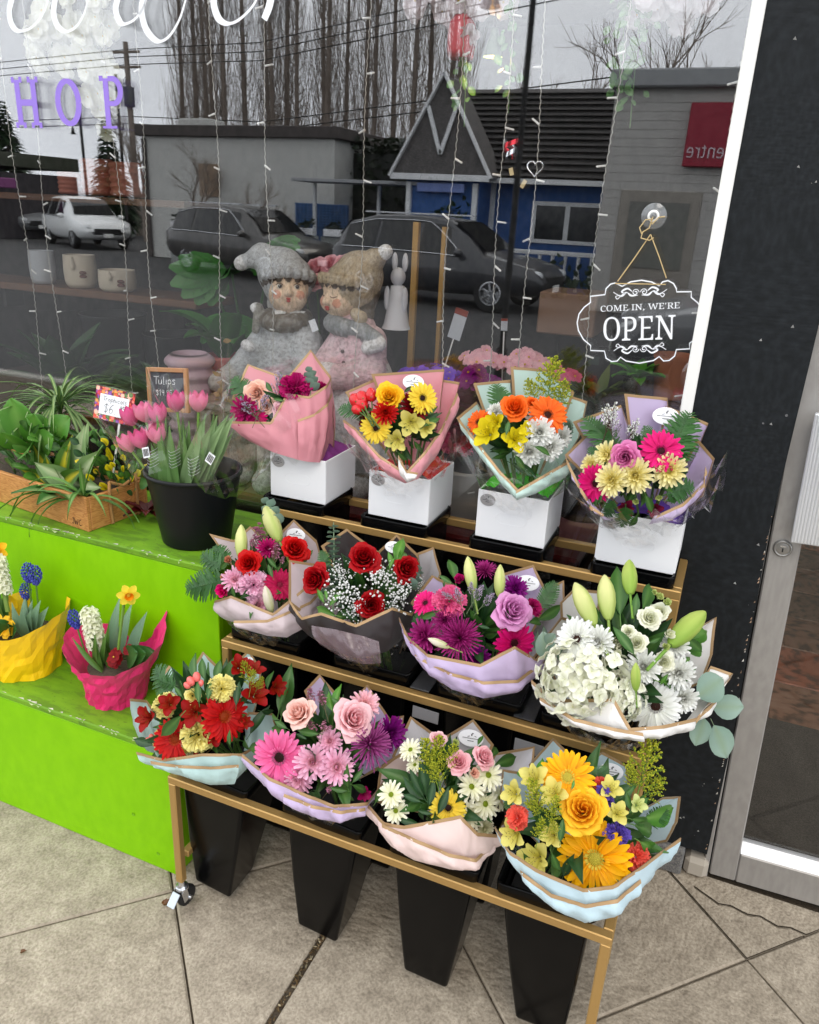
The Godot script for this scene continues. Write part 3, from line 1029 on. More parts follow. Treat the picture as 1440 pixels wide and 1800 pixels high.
	structure("kerb", bx(Vector3(-1, -.075, 3.57), Vector3(24, .15, .14), .015), mat("kerbstone", 150, 146, 140, .8))
func poly_area(p: PackedVector2Array) -> float:
	var s := 0.0
	for k in p.size(): s += p[k].cross(p[(k + 1) % p.size()])
	return s * .5
func S2(r: float, g: float, b: float) -> Color:
	return Color(r / 255.0, g / 255.0, b / 255.0)
func concrete_tex(sd: int) -> ImageTexture:
	var a := FastNoiseLite.new()
	a.seed = sd
	a.frequency = .011
	a.fractal_octaves = 6
	a.fractal_gain = .62
	var b := FastNoiseLite.new()
	b.seed = sd + 9
	b.frequency = .09
	b.fractal_octaves = 3
	var im := Image.create(1024, 1024, false, Image.FORMAT_RGB8)
	for y in 1024:
		var wy := y / 1024.0
		for x in 1024:
			var wx := x / 1024.0
			# four corners blended so that the sheet repeats without a seam
			var n := a.get_noise_2d(x, y)
			var fx := smoothstep(.85, 1.0, wx)
			var fy := smoothstep(.85, 1.0, wy)
			if fx > 0: n = lerpf(n, a.get_noise_2d(x - 1024, y), fx)
			if fy > 0: n = lerpf(n, a.get_noise_2d(x, y - 1024), fy)
			var m := b.get_noise_2d(x, y)
			var k := clampf(.5 + n * .42 + m * .45, 0, 1)
			var c := Color(.50, .46, .405).lerp(Color(.76, .715, .645), k)
			if m > .52: c = c.lerp(Color(.36, .32, .27), .5)
			im.set_pixel(x, y, c)
	return ImageTexture.create_from_image(im)

# ---------------------------------------------------------------- shop front
func build_front():
	var grain := noise_tex(21, 30.0, [Color.BLACK, Color(.55, .55, .55), Color.WHITE], [.1, .5, .95], 512, 5, Vector2(.2, 1.2))
	var bw := tri_mat("blackwood", noise_tex(22, 18.0, [S2(24, 27, 29), S2(30, 33, 36), S2(36, 40, 43)], [.2, .55, .9], 256), 1.7, .5, grain, .03, .3)
	var pillar := thing("black_pillar", "black painted wooden pillar between window and door", "pillar", Vector3(-.15, 0, 0))
	var g := Geo.new()
	var lo := .086
	var xs := [[3.3, -.1, .11], [1.4, -.1, .107], [1.0, -.1, .104], [.47, -.1, .128], [lo, -.1, .133]]
	for k in xs.size() - 1:
		var a: Array = xs[k]
		var b: Array = xs[k + 1]
		g.quad(Vector3(a[1], a[0], .02), Vector3(a[2], a[0], .02), Vector3(b[2], b[0], .02), Vector3(b[1], b[0], .02))
		g.quad(Vector3(a[2], a[0], .02), Vector3(a[2], a[0], -.09), Vector3(b[2], b[0], -.09), Vector3(b[2], b[0], .02))
		g.quad(Vector3(a[1], a[0], -.09), Vector3(a[1], a[0], .02), Vector3(b[1], b[0], .02), Vector3(b[1], b[0], -.09))
	g.quad(Vector3(-.1, lo, .02), Vector3(.133, lo, .02), Vector3(.133, lo, -.09), Vector3(-.1, lo, -.09))
	part(pillar, "board", g.mesh(), bw)
	# flaked paint
	var chips := [[-.035, 1.93, .012, 7], [.05, 1.72, .02, 9], [.02, 1.73, .05, 12], [.06, 1.45, .012, 8], [.03, 1.22, .008, 3], [.055, 1.23, .012, 8], [.075, 1.26, .004, 3], [.09, .99, .02, 9], [.06, .86, .014, 7], [.1, .58, .05, 16], [.05, .5, .02, 8], [.115, .35, .06, 18], [.09, .3, .03, 12], [.12, .16, .05, 14], [.06, .18, .02, 10], [.0, 1.4, .02, 5], [.1, .8, .03, 10], [-.02, .62, .02, 7]]
	var c := Geo.new()
	for d in chips:
		for k in int(d[3] * .22):
			var o := Vector3(d[0] + rng.randfn(0, d[2] * .35), d[1] + rng.randfn(0, d[2] * .6), .0204)
			if o.x > .125 or o.y < .09: continue
			var s := rng.randf_range(.0006, .0034)
			c.tri(o + Vector3(-s, -s * rng.randf(), 0), o + Vector3(s * rng.randf() * .3, s * 1.3, .0006), o + Vector3(s, -s * .6, .0003), vary(S(150, 150, 148), .3))
	for k in 46:
		var y := rng.randf_range(.1, 1.05)
		var x: float = lerpf(.133, .104, y)
		var s := rng.randf_range(.001, .0035)
		var o := Vector3(x - .0012, y, .0206)
		c.tri(o + Vector3(-s, -s, 0), o + Vector3(0, s * 1.6, 0), o + Vector3(.001, -s * .5, 0), vary(S(168, 140, 118) if k % 3 else S(205, 202, 196), .25))
	part(pillar, "flaked_paint", c.mesh(), mats.paint).set_meta("kind", "stuff")
	for d in [[Vector3(.045, 1.235, .021), .0022], [Vector3(.086, 1.258, .021), .003]]:
		var s := Geo.new()
		s.lathe([Vector2(.001, .001), Vector2(.8, .001), Vector2(1, 0)], 10)
		part(pillar, "screw", s.mesh(), mats.chrome, Transform3D(Basis(Vector3.RIGHT, PI / 2).scaled(Vector3.ONE * float(d[1])), d[0]))
	var st := tri_mat("plinthstone", noise_tex(31, 40.0, [S2(70, 70, 72), S2(104, 103, 102), S2(150, 146, 138)], [.15, .5, .92], 256), 2.2, .9)
	solo("plinth_block", "grey concrete block at the foot of the black pillar", "block", bx(Vector3(-.17, .043, -.03), Vector3(.2, .086, .13), .006), st)
	solo("broken_mortar", "patch of broken mortar between plinth and door frame", "mortar", bx(Vector3(-.036, .03, -.03), Vector3(.06, .06, .11), .012), mat("mortar", 168, 160, 148, .9))
	# wall below and above the window
	var low := solo("window_apron", "black boarded wall below the display window behind the stand", "wall", bx(Vector3(-3.1, .365, -.05), Vector3(5.7, .73, .12), .003), bw)
	low.position = Vector3.ZERO
	var up := Geo.new()
	up.box(Vector3(-1.6, 3.2, -.06), Vector3(9.4, .8, .14))
	up.box(Vector3(-6.2, 1.4, -.06), Vector3(.7, 2.8, .14))
	up.box(Vector3(2.0, 1.4, -.06), Vector3(2.0, 2.8, .14))
	up.box(Vector3(.49, 2.55, -.06), Vector3(1.02, .5, .14))
	solo("facade_wall", "black wall of the shop above the window", "wall", up.mesh(), bw)
	var win := thing("display_window", "large display window with white frame beside black pillar", "window", Vector3(-3, .73, 0))
	for z in [-.003, -.01, -.026, -.033]:
		part(win, "pane", bx(Vector3(.19, .99, z), Vector3(5.08, 1.96, .005), 0), mats.glasspane)
	part(win, "frame", bx(Vector3(2.7375, 1.03, .001), Vector3(.025, 2.07, .066), .002), mats.whiteplastic)
	part(win, "frame", bx(Vector3(-2.36, 1.03, .001), Vector3(.025, 2.07, .066), .002), mats.whiteplastic)
	part(win, "frame", bx(Vector3(.19, 2.02, .001), Vector3(5.07, .04, .06), .002), mats.whiteplastic)
	part(win, "sill", bx(Vector3(.19, .004, .001), Vector3(5.07, .012, .07), .002), mats.blackplastic)

func build_door():
	var d := thing("shop_door", "aluminium framed glass door at the right of black pillar", "door", Vector3(-.001, 0, 0))
	d.rotation.z = deg_to_rad(2.35)
	var bump := noise_tex(33, 60.0, [Color(.4, .4, .4), Color(.6, .6, .6)], [.2, .8], 256, 4, Vector2(1, .05))
	var am := tri_mat("aluminium", noise_tex(34, 24.0, [S2(156, 153, 150), S2(162, 159, 156), S2(168, 165, 162)], [.2, .5, .85], 256, 4, Vector2(1, .15)), 1.2, .42, bump, .004)
	am.metallic = .35
	part(d, "jamb", bx(Vector3(-.0085, 1.15, -.03), Vector3(.013, 2.3, .07), .002), am)
	part(d, "gap_seal", bx(Vector3(.0, 1.15, -.04), Vector3(.004, 2.3, .05), 0), mats.rubber)
	part(d, "stile", bx(Vector3(.034, 1.15, -.02), Vector3(.064, 2.28, .045), .003), am)
	part(d, "stile", bx(Vector3(.93, 1.15, -.02), Vector3(.064, 2.28, .045), .003), am)
	part(d, "bottom_rail", bx(Vector3(.482, .054, -.0205), Vector3(.83, .092, .044), .003), am)
	part(d, "top_rail", bx(Vector3(.482, 2.2, -.0205), Vector3(.83, .1, .044), .003), am)
	var g := Geo.new()
	g.quad(Vector3(.067, .101, .0), Vector3(.9, .101, .0), Vector3(.9, .126, -.02), Vector3(.067, .126, -.02))
	g.quad(Vector3(.067, .126, -.02), Vector3(.9, .126, -.02), Vector3(.9, .126, -.035), Vector3(.067, .126, -.035))
	part(d, "glazing_bead", g.mesh(), mats.brightalu)
	part(d, "pane", bx(Vector3(.482, 1.14, -.03), Vector3(.83, 2.02, .006), 0), mats.glasspane)
	var h := part(d, "push_plate", bx(Vector3(.155, 1.13, .034), Vector3(.23, .285, .018), .002), mats.brightalu)
	for k in 34:
		part(h, "ridge", bx(Vector3(.047 + k * .0066, 1.13, .0445), Vector3(.0036, .279, .003), .0008), mats.brightalu)
	part(d, "plate_mount", bx(Vector3(.15, 1.13, .012), Vector3(.2, .24, .026), .002), mat("darkalu", 90, 90, 92, .5, .4))
	var l := Geo.new()
	l.lathe([Vector2(.001, .006), Vector2(.0135, .006), Vector2(.015, .004), Vector2(.0155, .007), Vector2(.019, .006), Vector2(.0205, .0)], 28)
	var lk := part(d, "lock", l.mesh(), mat("lockmetal", 150, 148, 145, .35, .7), Transform3D(Basis(Vector3.RIGHT, PI / 2), Vector3(.03, .958, .003)))
	part(lk, "keyhole", bx(Vector3(0, .0062, .003), Vector3(.003, .001, .009), 0), mats.rubber)
	part(lk, "key_plug", bx(Vector3(0, .0061, -.006), Vector3(.012, .0008, .003), 0), mats.chrome)

# ---------------------------------------------------------------- green bench
func build_bench():
	var wood := noise_tex(41, 34.0, [Color.BLACK, Color(.5, .5, .5), Color.WHITE], [.2, .5, .85], 512, 4, Vector2(.12, 1.3))
	var gm := tri_mat("greenpaint", noise_tex(42, 9.0, [S2(126, 190, 0), S2(130, 194, 2), S2(134, 198, 4)], [.2, .5, .85], 256), 1.1, .42, wood, .025, .3)
	var tm := tri_mat("worngreen", worn_tex(), 1.3, .6, wood, .03, .4)
	var o := thing("plant_bench", "lime green painted two-step wooden bench under the window", "bench", Vector3(-1.26, 0, .2))
	var L := 3.2
	part(o, "lower_riser", bx(Vector3(-L / 2, .187, .39), Vector3(L, .374, .02), .002), gm)
	part(o, "lower_tread", bx(Vector3(-L / 2, .383, .294), Vector3(L, .018, .216), .003), tm)
	part(o, "upper_riser", bx(Vector3(-L / 2, .578, .174), Vector3(L, .37, .02), .002), gm)
	part(o, "upper_tread", bx(Vector3(-L / 2, .772, .003), Vector3(L, .018, .366), .003), tm)
	part(o, "lower_side", bx(Vector3(-.011, .186, .29), Vector3(.018, .372, .178), .002), gm)
	part(o, "upper_side", bx(Vector3(-.011, .38, -.01), Vector3(.018, .762, .346), .002), gm)
	# worn white edge
	var c := Geo.new()
	for e in [[.4, .392], [.186, .781]]:
		for k in 55:
			var x := -rng.randf() * 1.0
			var s := rng.randf_range(.001, .006) * (1.0 if k % 5 else 2.0)
			var p := Vector3(x, e[1] + .0008, e[0] - rng.randf() * .003)
			c.tri(p + Vector3(-s * 1.6, .0, 0), p + Vector3(s * rng.randf(), 0, -rng.randf() * .006 - .001), p + Vector3(s * 1.6, 0, .001), vary(S(205, 208, 190), .15))
			if k % 3 == 0:
				c.tri(p + Vector3(-s, -.0015, .004), p + Vector3(s, -.002, .0045), p + Vector3(0, -.005 - rng.randf() * .004, .0045), vary(S(190, 205, 150), .15))
	part(o, "chipped_paint", c.mesh(), mats.paint).set_meta("kind", "stuff")
	for p in [[-.06, .05], [-.13, .15], [-.62, .24], [-.26, .54]]:
		var s := Geo.new()
		s.lathe([Vector2(.001, -.002), Vector2(.003, -.0015), Vector2(.0038, .0006), Vector2(.0045, .0002)], 10)
		var up: bool = p[1] > .4
		part(o, "screw", s.mesh(), mat("greendark", 96, 150, 10, .6), Transform3D(Basis(Vector3.RIGHT, PI / 2), Vector3(p[0], p[1], .185 if up else .401)))
func worn_tex() -> ImageTexture:
	var a := FastNoiseLite.new()
	a.seed = 77
	a.frequency = .012
	a.fractal_octaves = 6
	a.fractal_gain = .6
	var im := Image.create(512, 512, false, Image.FORMAT_RGB8)
	for y in 512:
		for x in 512:
			var n := a.get_noise_2d(x * .6, y * 2.2)
			var s := a.get_noise_2d(x * 5.0 + 900, y * 12.0)
			var c := Color(.36, .55, .10).lerp(Color(.46, .64, .13), clampf(.5 + n, 0, 1))
			if n < -.12: c = c.lerp(Color(.33, .42, .16), .3)
			if s > .46: c = c.lerp(Color(.26, .32, .14), .45)
			im.set_pixel(x, y, c)
	return ImageTexture.create_from_image(im)

# ---------------------------------------------------------------- gold stand and its vases
func square_ring(h: float, r: float, y: float, n := 5) -> Array:
	var out := []
	for k in 4:
		var cx := (h - r) * (1.0 if k in [0, 3] else -1.0)
		var cz := (h - r) * (1.0 if k in [0, 1] else -1.0)
		for j in n:
			var a := PI / 2 * (k + float(j) / (n - 1))
			out.append(Vector3(cx + cos(a) * r, y, cz + sin(a) * r))
	return out
func loft(rings: Array) -> ArrayMesh:
	var g := Geo.new()
	for r in rings:
		for p in r: g.add(p)
	g.rows(0, rings.size(), rings[0].size(), true)
	return g.mesh()
func build_rack():
	var o := thing("flower_stand", "gold metal three-tier flower stand on casters", "display stand", Vector3(-.7, 0, .35))
	var gm: Material = mats.gold
	var b := .02
	var tiers := [[.39, .67, .45], [.63, .45, .21], [.89, .21, .03]]
	for t in tiers:
		var y: float = t[0]
		var zf: float = t[1] - .35
		var zb: float = t[2] - .35
		part(o, "front_rail", bx(Vector3(0, y, zf), Vector3(1.0, b, b), .002), gm)
		part(o, "back_rail", bx(Vector3(0, y - .001, zb + .022), Vector3(.958, b, b), .002), gm)
		for s in [-1.0, 1.0]:
			part(o, "side_rail", bx(Vector3(s * .49, y + .0005, (zf + zb) / 2 + .0), Vector3(b - .0005, b - .001, zf - zb - .0205), .002), gm)
			part(o, "post", bx(Vector3(s * .49, (y - .01 + .085) / 2, zf), Vector3(b - .001, y - .01 - .085, b - .001), .002), gm)
	for s in [-1.0, 1.0]:
		part(o, "base_rail", bx(Vector3(s * .49, .15, -.01), Vector3(b - .002, b - .002, .62), .002), gm)
		part(o, "back_post", bx(Vector3(s * .49, .49, .03 - .35), Vector3(b - .002, .81, b - .002), .002), gm)
	part(o, "base_cross_rail", bx(Vector3(0, .15, -.32), Vector3(.96, b - .003, b - .003), .002), gm)
	for s in [-1.0, 1.0]:
		for z in [.32, -.24]:
			var cst := part(o, "caster", caster_fork(), mats.chrome, Transform3D(Basis(Vector3.UP, .5 * s + (0.4 if z > 0 else 1.2)), Vector3(s * .49, 0, z)))
			var w := Geo.new()
			w.lathe([Vector2(.001, -.009), Vector2(.01, -.009), Vector2(.018, -.008), Vector2(.0255, -.006), Vector2(.027, 0), Vector2(.0255, .006), Vector2(.018, .008), Vector2(.01, .009), Vector2(.001, .009)], 24)
			part(cst, "wheel", w.mesh(), mats.rubber, Transform3D(Basis(Vector3.BACK, PI / 2), Vector3(0, .028, -.012)))
			var k := Geo.new()
			k.lathe([Vector2(.001, -.016), Vector2(.006, -.016), Vector2(.007, .016), Vector2(.001, .016)], 12)
			part(cst, "axle", k.mesh(), mats.chrome, Transform3D(Basis(Vector3.BACK, PI / 2), Vector3(0, .028, -.012)))
			part(cst, "brake_lever", bx(Vector3(0, 0, 0), Vector3(.022, .004, .034), .001), mat("paleblue_steel", 190, 200, 210, .35, .3), Transform3D(Basis(Vector3.RIGHT, .8), Vector3(0, .048, .03)))
	# smoked plastic dividers on the middle tier
	var sm := clear("smoked", .82, .2, .5, 62, 63, 66)
	for x in [.03, .265]:
		part(o, "divider_plate", bx(Vector3(x - .02, .645, .0), Vector3(.045, .003, .19), .001), sm)
		part(o, "price_strip", bx(Vector3(x - .02, .585, .094), Vector3(.062, .03, .002), .0006), mat("greyplastic", 150, 150, 154, .4), Transform3D(Basis(Vector3.BACK, -.03), Vector3.ZERO))
	# vases
	var lip_h := .026
	var who := {"T": ["under the first white box", "under the white box with red tissue", "under the white box with green tissue", "under the white box beside the pillar"], "M": ["holding the lily and red rose bouquet", "holding the red rose and baby's breath bouquet", "holding the lavender rose bouquet", "holding the all-white bouquet"], "B": ["holding the red gerbera bouquet in mint blue paper", "holding the pink gerbera and blush rose bouquet", "holding the cream daisy bouquet in blush paper", "holding the golden gerbera bouquet in pale blue paper"]}
	var lean := [-.12, -.08, -.03, .05]
	var xs := [-1.095, -.815, -.56, -.33]
	var xt := [-1.146, -.868, -.588, -.306]
	var row := 0
	for key in ["B", "M", "T"]:
		var t: Array = tiers[row]
		row += 1
		for k in 4:
			var v := thing("tall_vase", "black tapered plastic vase " + who[key][k], "vase", Vector3((xt[k] if key == "T" else xs[k]), t[0] + .0105, (t[1] + t[2]) / 2.0 + .01), "black vases hanging in the stand")
			v.rotation.z = lean[k] if key == "B" else 0.0
			var dn := 1.0 if key == "B" else (1.6 if key == "M" else 2.2)
			var hb := .097 if key != "T" else .089
			part(v, "rim", loft([square_ring(hb - .006, .012, .0), square_ring(hb, .014, .0), square_ring(hb, .014, lip_h - .003), square_ring(hb - .003, .012, lip_h), square_ring(hb - .007, .01, lip_h - .002), square_ring(hb - .012, .01, -.01)]), mats.blackplastic)
			part(v, "body", loft([square_ring(.084, .012, .004), square_ring(.082, .01, -.06), square_ring(.068, .008, -.22 * dn), square_ring(.052, .007, -.365 * dn), square_ring(.05, .006, -.37 * dn), square_ring(.001, .0005, -.37 * dn)]), mats.blackplastic)
			part(v, "inner_floor", loft([square_ring(.08, .01, -.03), square_ring(.001, .0005, -.03)]), mats.rubber)
func caster_fork() -> ArrayMesh:
	var g := Geo.new()
	g.lathe([Vector2(.001, .092), Vector2(.008, .092), Vector2(.008, .07), Vector2(.015, .069), Vector2(.016, .062), Vector2(.013, .06), Vector2(.001, .06)], 16)
	for s in [-1.0, 1.0]:
		g.box(Vector3(s * .0125, .044, -.007), Vector3(.002, .038, .018), .0008, Transform3D(Basis(Vector3.RIGHT, .2), Vector3.ZERO))
	return g.mesh()

# ---------------------------------------------------------------- lettering and things that hang at the window
func xys(a: Array) -> PackedVector2Array:
	var out := PackedVector2Array()
	for k in range(0, a.size(), 2): out.append(Vector2(a[k], a[k + 1]))
	return out
func smooth_line(p: PackedVector2Array, sub := 6) -> PackedVector2Array:
	var out := PackedVector2Array()
	for k in p.size() - 1:
		var a := p[maxi(k - 1, 0)]
		var d := p[mini(k + 2, p.size() - 1)]
		for j in sub:
			out.append(p[k].cubic_interpolate(p[k + 1], a, d, float(j) / sub))
	out.append(p[-1])
	return out
func ribbon(g: Geo, p: PackedVector2Array, w: Callable, z: float, thick := .0006, t := Transform3D()):
	var b := g.v.size()
	for k in p.size():
		var d := (p[mini(k + 1, p.size() - 1)] - p[maxi(k - 1, 0)]).normalized()
		var n := Vector2(-d.y, d.x) * float(w.call(float(k) / (p.size() - 1), d)) * .5
		g.add(t * Vector3(p[k].x - n.x, p[k].y - n.y, z + thick))
		g.add(t * Vector3(p[k].x + n.x, p[k].y + n.y, z + thick))
	g.rows(b, p.size(), 2)
func extrude(p: PackedVector2Array, z: float, thick: float) -> ArrayMesh:
	var g := Geo.new()
	if Geometry2D.is_polygon_clockwise(p): p.reverse()
	var t := Geometry2D.triangulate_polygon(p)
	for k in range(0, t.size(), 3):
		g.tri(Vector3(p[t[k]].x, p[t[k]].y, z + thick), Vector3(p[t[k + 1]].x, p[t[k + 1]].y, z + thick), Vector3(p[t[k + 2]].x, p[t[k + 2]].y, z + thick))
		g.tri(Vector3(p[t[k]].x, p[t[k]].y, z), Vector3(p[t[k + 2]].x, p[t[k + 2]].y, z), Vector3(p[t[k + 1]].x, p[t[k + 1]].y, z))
	for k in p.size():
		var q := (k + 1) % p.size()
		g.quad(Vector3(p[k].x, p[k].y, z), Vector3(p[q].x, p[q].y, z), Vector3(p[q].x, p[q].y, z + thick), Vector3(p[k].x, p[k].y, z + thick))
	return g.mesh()
func text_mesh(s: String, serif := true, bold := false) -> TextMesh:
	var f := SystemFont.new()
	f.font_names = PackedStringArray(["Droid Serif" if serif else "Droid Sans"])
	f.font_weight = 700 if bold else 400
	var t := TextMesh.new()
	t.text = s
	t.font = f
	t.font_size = 64
	t.pixel_size = .01
	t.depth = .004
	t.curve_step = 1.5
	return t
func put_text(parent: Node3D, called: String, s: String, centre: Vector3, width: float, height: float, ang: float, m: Material, serif := true, bold := false):
	var t := text_mesh(s, serif, bold)
	var bb := t.get_aabb()
	var sc := Vector3(width / bb.size.x, height / bb.size.y, .1)
	var tr := Transform3D(Basis(Vector3.BACK, ang) * Basis.from_scale(sc), centre)
	tr.origin -= tr.basis * (bb.position + bb.size * .5)
	return part(parent, called, t, m, tr)
func build_glass_things():
	# script lettering, of which the frame keeps only the feet
	var o := thing("script_lettering", "white handwritten shop lettering on the window top", "lettering", Vector3(-1.7, 2.0, 0))
	for s in script_strokes:
		var p := smooth_line(xys(s), 8)
		for k in p.size(): p[k] -= Vector2(-1.7, 2.0)
		var g := Geo.new()
		ribbon(g, p, func(f, d): return .0045 + .0125 * clampf(-d.y * 1.1 + .12, 0.0, 1.0) + .002 * sin(f * PI), .0006)
		part(o, "letter_stroke", g.mesh(), mats.whitevinyl)
	# slab letters
	var lt := thing("purple_lettering", "purple slab serif letters H O P on the window", "lettering", Vector3(-1.96, 1.85, .0008))
	var hh := .112
	var pm: Material = mats.purplevinyl
	for d in [["letter_h", -.15, .09], ["letter_o", 0.0, .084], ["letter_p", .146, .072]]:
		var polys: Array[PackedVector2Array] = []
		var rect := func(x0, y0, x1, y1): return PackedVector2Array([Vector2(x0, y0), Vector2(x1, y0), Vector2(x1, y1), Vector2(x0, y1)])
		var h2 := hh / 2
		var g := Geo.new()
		match d[0]:
			"letter_h":
				polys = [rect.call(-.038, -h2, -.02, h2), rect.call(.02, -h2, .038, h2), rect.call(-.0199, -.008, .0199, .008)]
				for sx in [-.029, .029]:
					for sy in [-1.0, 1.0]:
						polys.append(rect.call(sx - .019, sy * h2 - .007, sx - .0091, sy * h2 + .007))
						polys.append(rect.call(sx + .0091, sy * h2 - .007, sx + .019, sy * h2 + .007))
			"letter_p":
				polys = [rect.call(-.022, -h2, -.005, h2), rect.call(-.034, -h2 - .006, .014, -h2 - .0001), rect.call(-.034, h2 - .006, -.0221, h2 + .006)]
		var op := part(lt, d[0], (extrude(polys[0], 0, .001) if polys.size() else ArrayMesh.new()), pm, Transform3D(Basis(), Vector3(d[1], 0, 0)))
		if d[0] == "letter_o":
			var pts := PackedVector2Array()
			for k in 41: pts.append(Vector2(cos(TAU * k / 40.0) * .036, sin(TAU * k / 40.0) * .051))
			ribbon(g, pts, func(_f, dd): return .012 + .007 * absf(dd.y), 0.0, .001)
			op.mesh = g.mesh()
		else:
			for k in range(1, polys.size()): part(op, "serif", extrude(polys[k], 0, .001), pm)
		if d[0] == "letter_p":
			var pts := PackedVector2Array([Vector2(-.005, h2 - .001)])
			for k in 17: pts.append(Vector2(.008 + cos(PI / 2 - PI * k / 16.0) * .026, .026 + sin(PI / 2 - PI * k / 16.0) * .029))
			pts.append(Vector2(-.005, -.003))
			ribbon(g, pts, func(_f, dd): return .012 + .005 * absf(dd.y), 0.0, .0012)
			part(op, "bowl", g.mesh(), pm)
	# open sign
	var c := Vector3(-.391, 1.42, .004)
	var ang := deg_to_rad(7.6)
	var sg := thing("open_sign", "clear acrylic hanging sign with white OPEN lettering", "sign", c)
	var ol := xys(sign_outline)
	for k in ol.size(): ol[k] -= Vector2(c.x, c.y)
	var big := Geometry2D.offset_polygon(ol, .0042, Geometry2D.JOIN_ROUND)
	part(sg, "plate", extrude(big[0], .0, .003), mats.acrylic)
	var closed := ol.duplicate()
	closed.append(ol[0])
	var g2 := Geo.new()
	ribbon(g2, closed, func(_f, _d): return .0027, .0033, .0004)
	part(sg, "outline", g2.mesh(), mats.whitevinyl)
	put_text(sg, "lettering", "OPEN", Vector3(-.391, 1.4052, .0082) - c, .152, .052, ang, mats.whitevinyl)
	put_text(sg, "lettering", "COME IN, WE'RE", Vector3(-.396, 1.4485, .0082) - c, .166, .0155, ang, mats.whitevinyl)
	for e in [[Vector2(-.4, 1.4805), 1.0], [Vector2(-.3825, 1.3608), -1.0]]:
		var orn := Geo.new()
		var tr := Transform3D(Basis(Vector3.BACK, ang), Vector3(e[0].x - c.x, e[0].y - c.y, 0))
		for sx in [-1.0, 1.0]:
			var sp := PackedVector2Array()
			for k in 22:
				var a := k * .42
				var r := .0075 * (1.0 - k / 26.0)
				sp.append(Vector2(sx * (.009 + cos(a + PI) * r), e[1] * sin(a) * r))
			ribbon(orn, sp, func(f, _d): return .0014 + .0008 * f, .0034, .0004, tr)
			sp = smooth_line(PackedVector2Array([Vector2(sx * .004, e[1] * -.006), Vector2(sx * .018, e[1] * -.006), Vector2(sx * .028, e[1] * .001), Vector2(sx * .04, e[1] * -.006), Vector2(sx * .056, e[1] * .003)]))
			ribbon(orn, sp, func(f, _d): return .0012 + .0042 * sin(PI * f) * absf(sin(f * 7.0)), .0034, .0004, tr)
			sp = smooth_line(PackedVector2Array([Vector2(sx * .04, e[1] * -.005), Vector2(sx * .047, e[1] * -.012), Vector2(sx * .051, e[1] * -.007), Vector2(sx * .047, e[1] * -.005)]))
			ribbon(orn, sp, func(_f, _d): return .0016, .0034, .0004, tr)
			sp = smooth_line(PackedVector2Array([Vector2(sx * .016, e[1] * .002), Vector2(sx * .026, e[1] * .009), Vector2(sx * .038, e[1] * .003), Vector2(sx * .03, e[1] * -.002)]))
			ribbon(orn, sp, func(f, _d): return .001 + .003 * sin(PI * f), .0034, .0004, tr)
		part(sg, "ornament", orn.mesh(), mats.whitevinyl)
	var tw := mat("twine", 200, 176, 128, .9)
	var knot := Vector3(-.395, 1.5985, .012)
	var cord := thing("twine_loop", "jute twine loop holding the open sign", "twine", knot)
	for e in [Vector3(-.4497, 1.4993, .009), Vector3(-.3498, 1.5135, .009)]:
		var g := Geo.new()
		g.tube([Vector3.ZERO, (e - knot) * .5 + Vector3(.001, 0, 0), e - knot], .0013, 6)
		part(cord, "strand", g.mesh(), tw)
	var g3 := Geo.new()
	g3.tube([Vector3(-.4546, 1.4945, .009) - knot, Vector3(-.349, 1.5005, .009) - knot], .0012, 6)
	part(cord, "strand", g3.mesh(), tw)
	g3 = Geo.new()
	for w in [[Vector3(0, .035, .004), Vector3(-.004, .012, .006), Vector3(-.016, .004, .004), Vector3(-.018, -.008, .005), Vector3(0, -.012, .006), Vector3(.008, -.006, .004)], [Vector3(0, .03, .006), Vector3(-.014, .028, .005), Vector3(-.024, .012, .004), Vector3(-.018, .0, .003)], [Vector3(.0, .02, .006), Vector3(.012, .034, .006), Vector3(.024, .036, .004)]]:
		g3.tube(w, .0013, 5)
	part(cord, "knot", g3.mesh(), tw)
	var cup := thing("suction_cup", "clear suction cup holding the sign twine on glass", "suction cup", Vector3(-.395, 1.6345, .002))
	var cg := Geo.new()
	cg.lathe([Vector2(.026, 0), Vector2(.0255, .002), Vector2(.016, .006), Vector2(.008, .008), Vector2(.007, .015), Vector2(.001, .016)], 28)
	part(cup, "dish", cg.mesh(), clear("pvc", .18, .1, .5, 220, 225, 230), Transform3D(Basis(Vector3.RIGHT, PI / 2), Vector3.ZERO))
	cg = Geo.new()
	cg.lathe([Vector2(.011, .007), Vector2(.012, .009), Vector2(.009, .011), Vector2(.007, .009)], 24)
	part(cup, "collar", cg.mesh(), mats.whiteplastic, Transform3D(Basis(Vector3.RIGHT, PI / 2), Vector3.ZERO))
	# light strings
	var ends := [[-2.23, .96, "leftmost"], [-2.115, .87, "second"], [-1.858, 1.03, "third"], [-1.742, 1.1, "fourth"], [-1.525, 1.0, "fifth"], [-1.37, 1.06, "sixth"], [-1.086, 1.1, "seventh"], [-.85, 1.19, "eighth"], [-.75, .9, "ninth"], [-.668, 1.24, "tenth"], [-.5, 1.13, "eleventh"], [-.284, 1.18, "last"]]
	var bulb := Geo.new()
	bulb.tube([Vector3.ZERO, Vector3(.008, 0, 0)], .0026, 6)
	bulb.tube([Vector3(.008, 0, 0), Vector3(.015, 0, 0), Vector3(.019, 0, 0), Vector3(.021, 0, 0)], [.0024, .0022, .0026, .001], 6)
	var bm := bulb.mesh()
	var wire := mat("wirewhite", 196, 194, 186, .5)
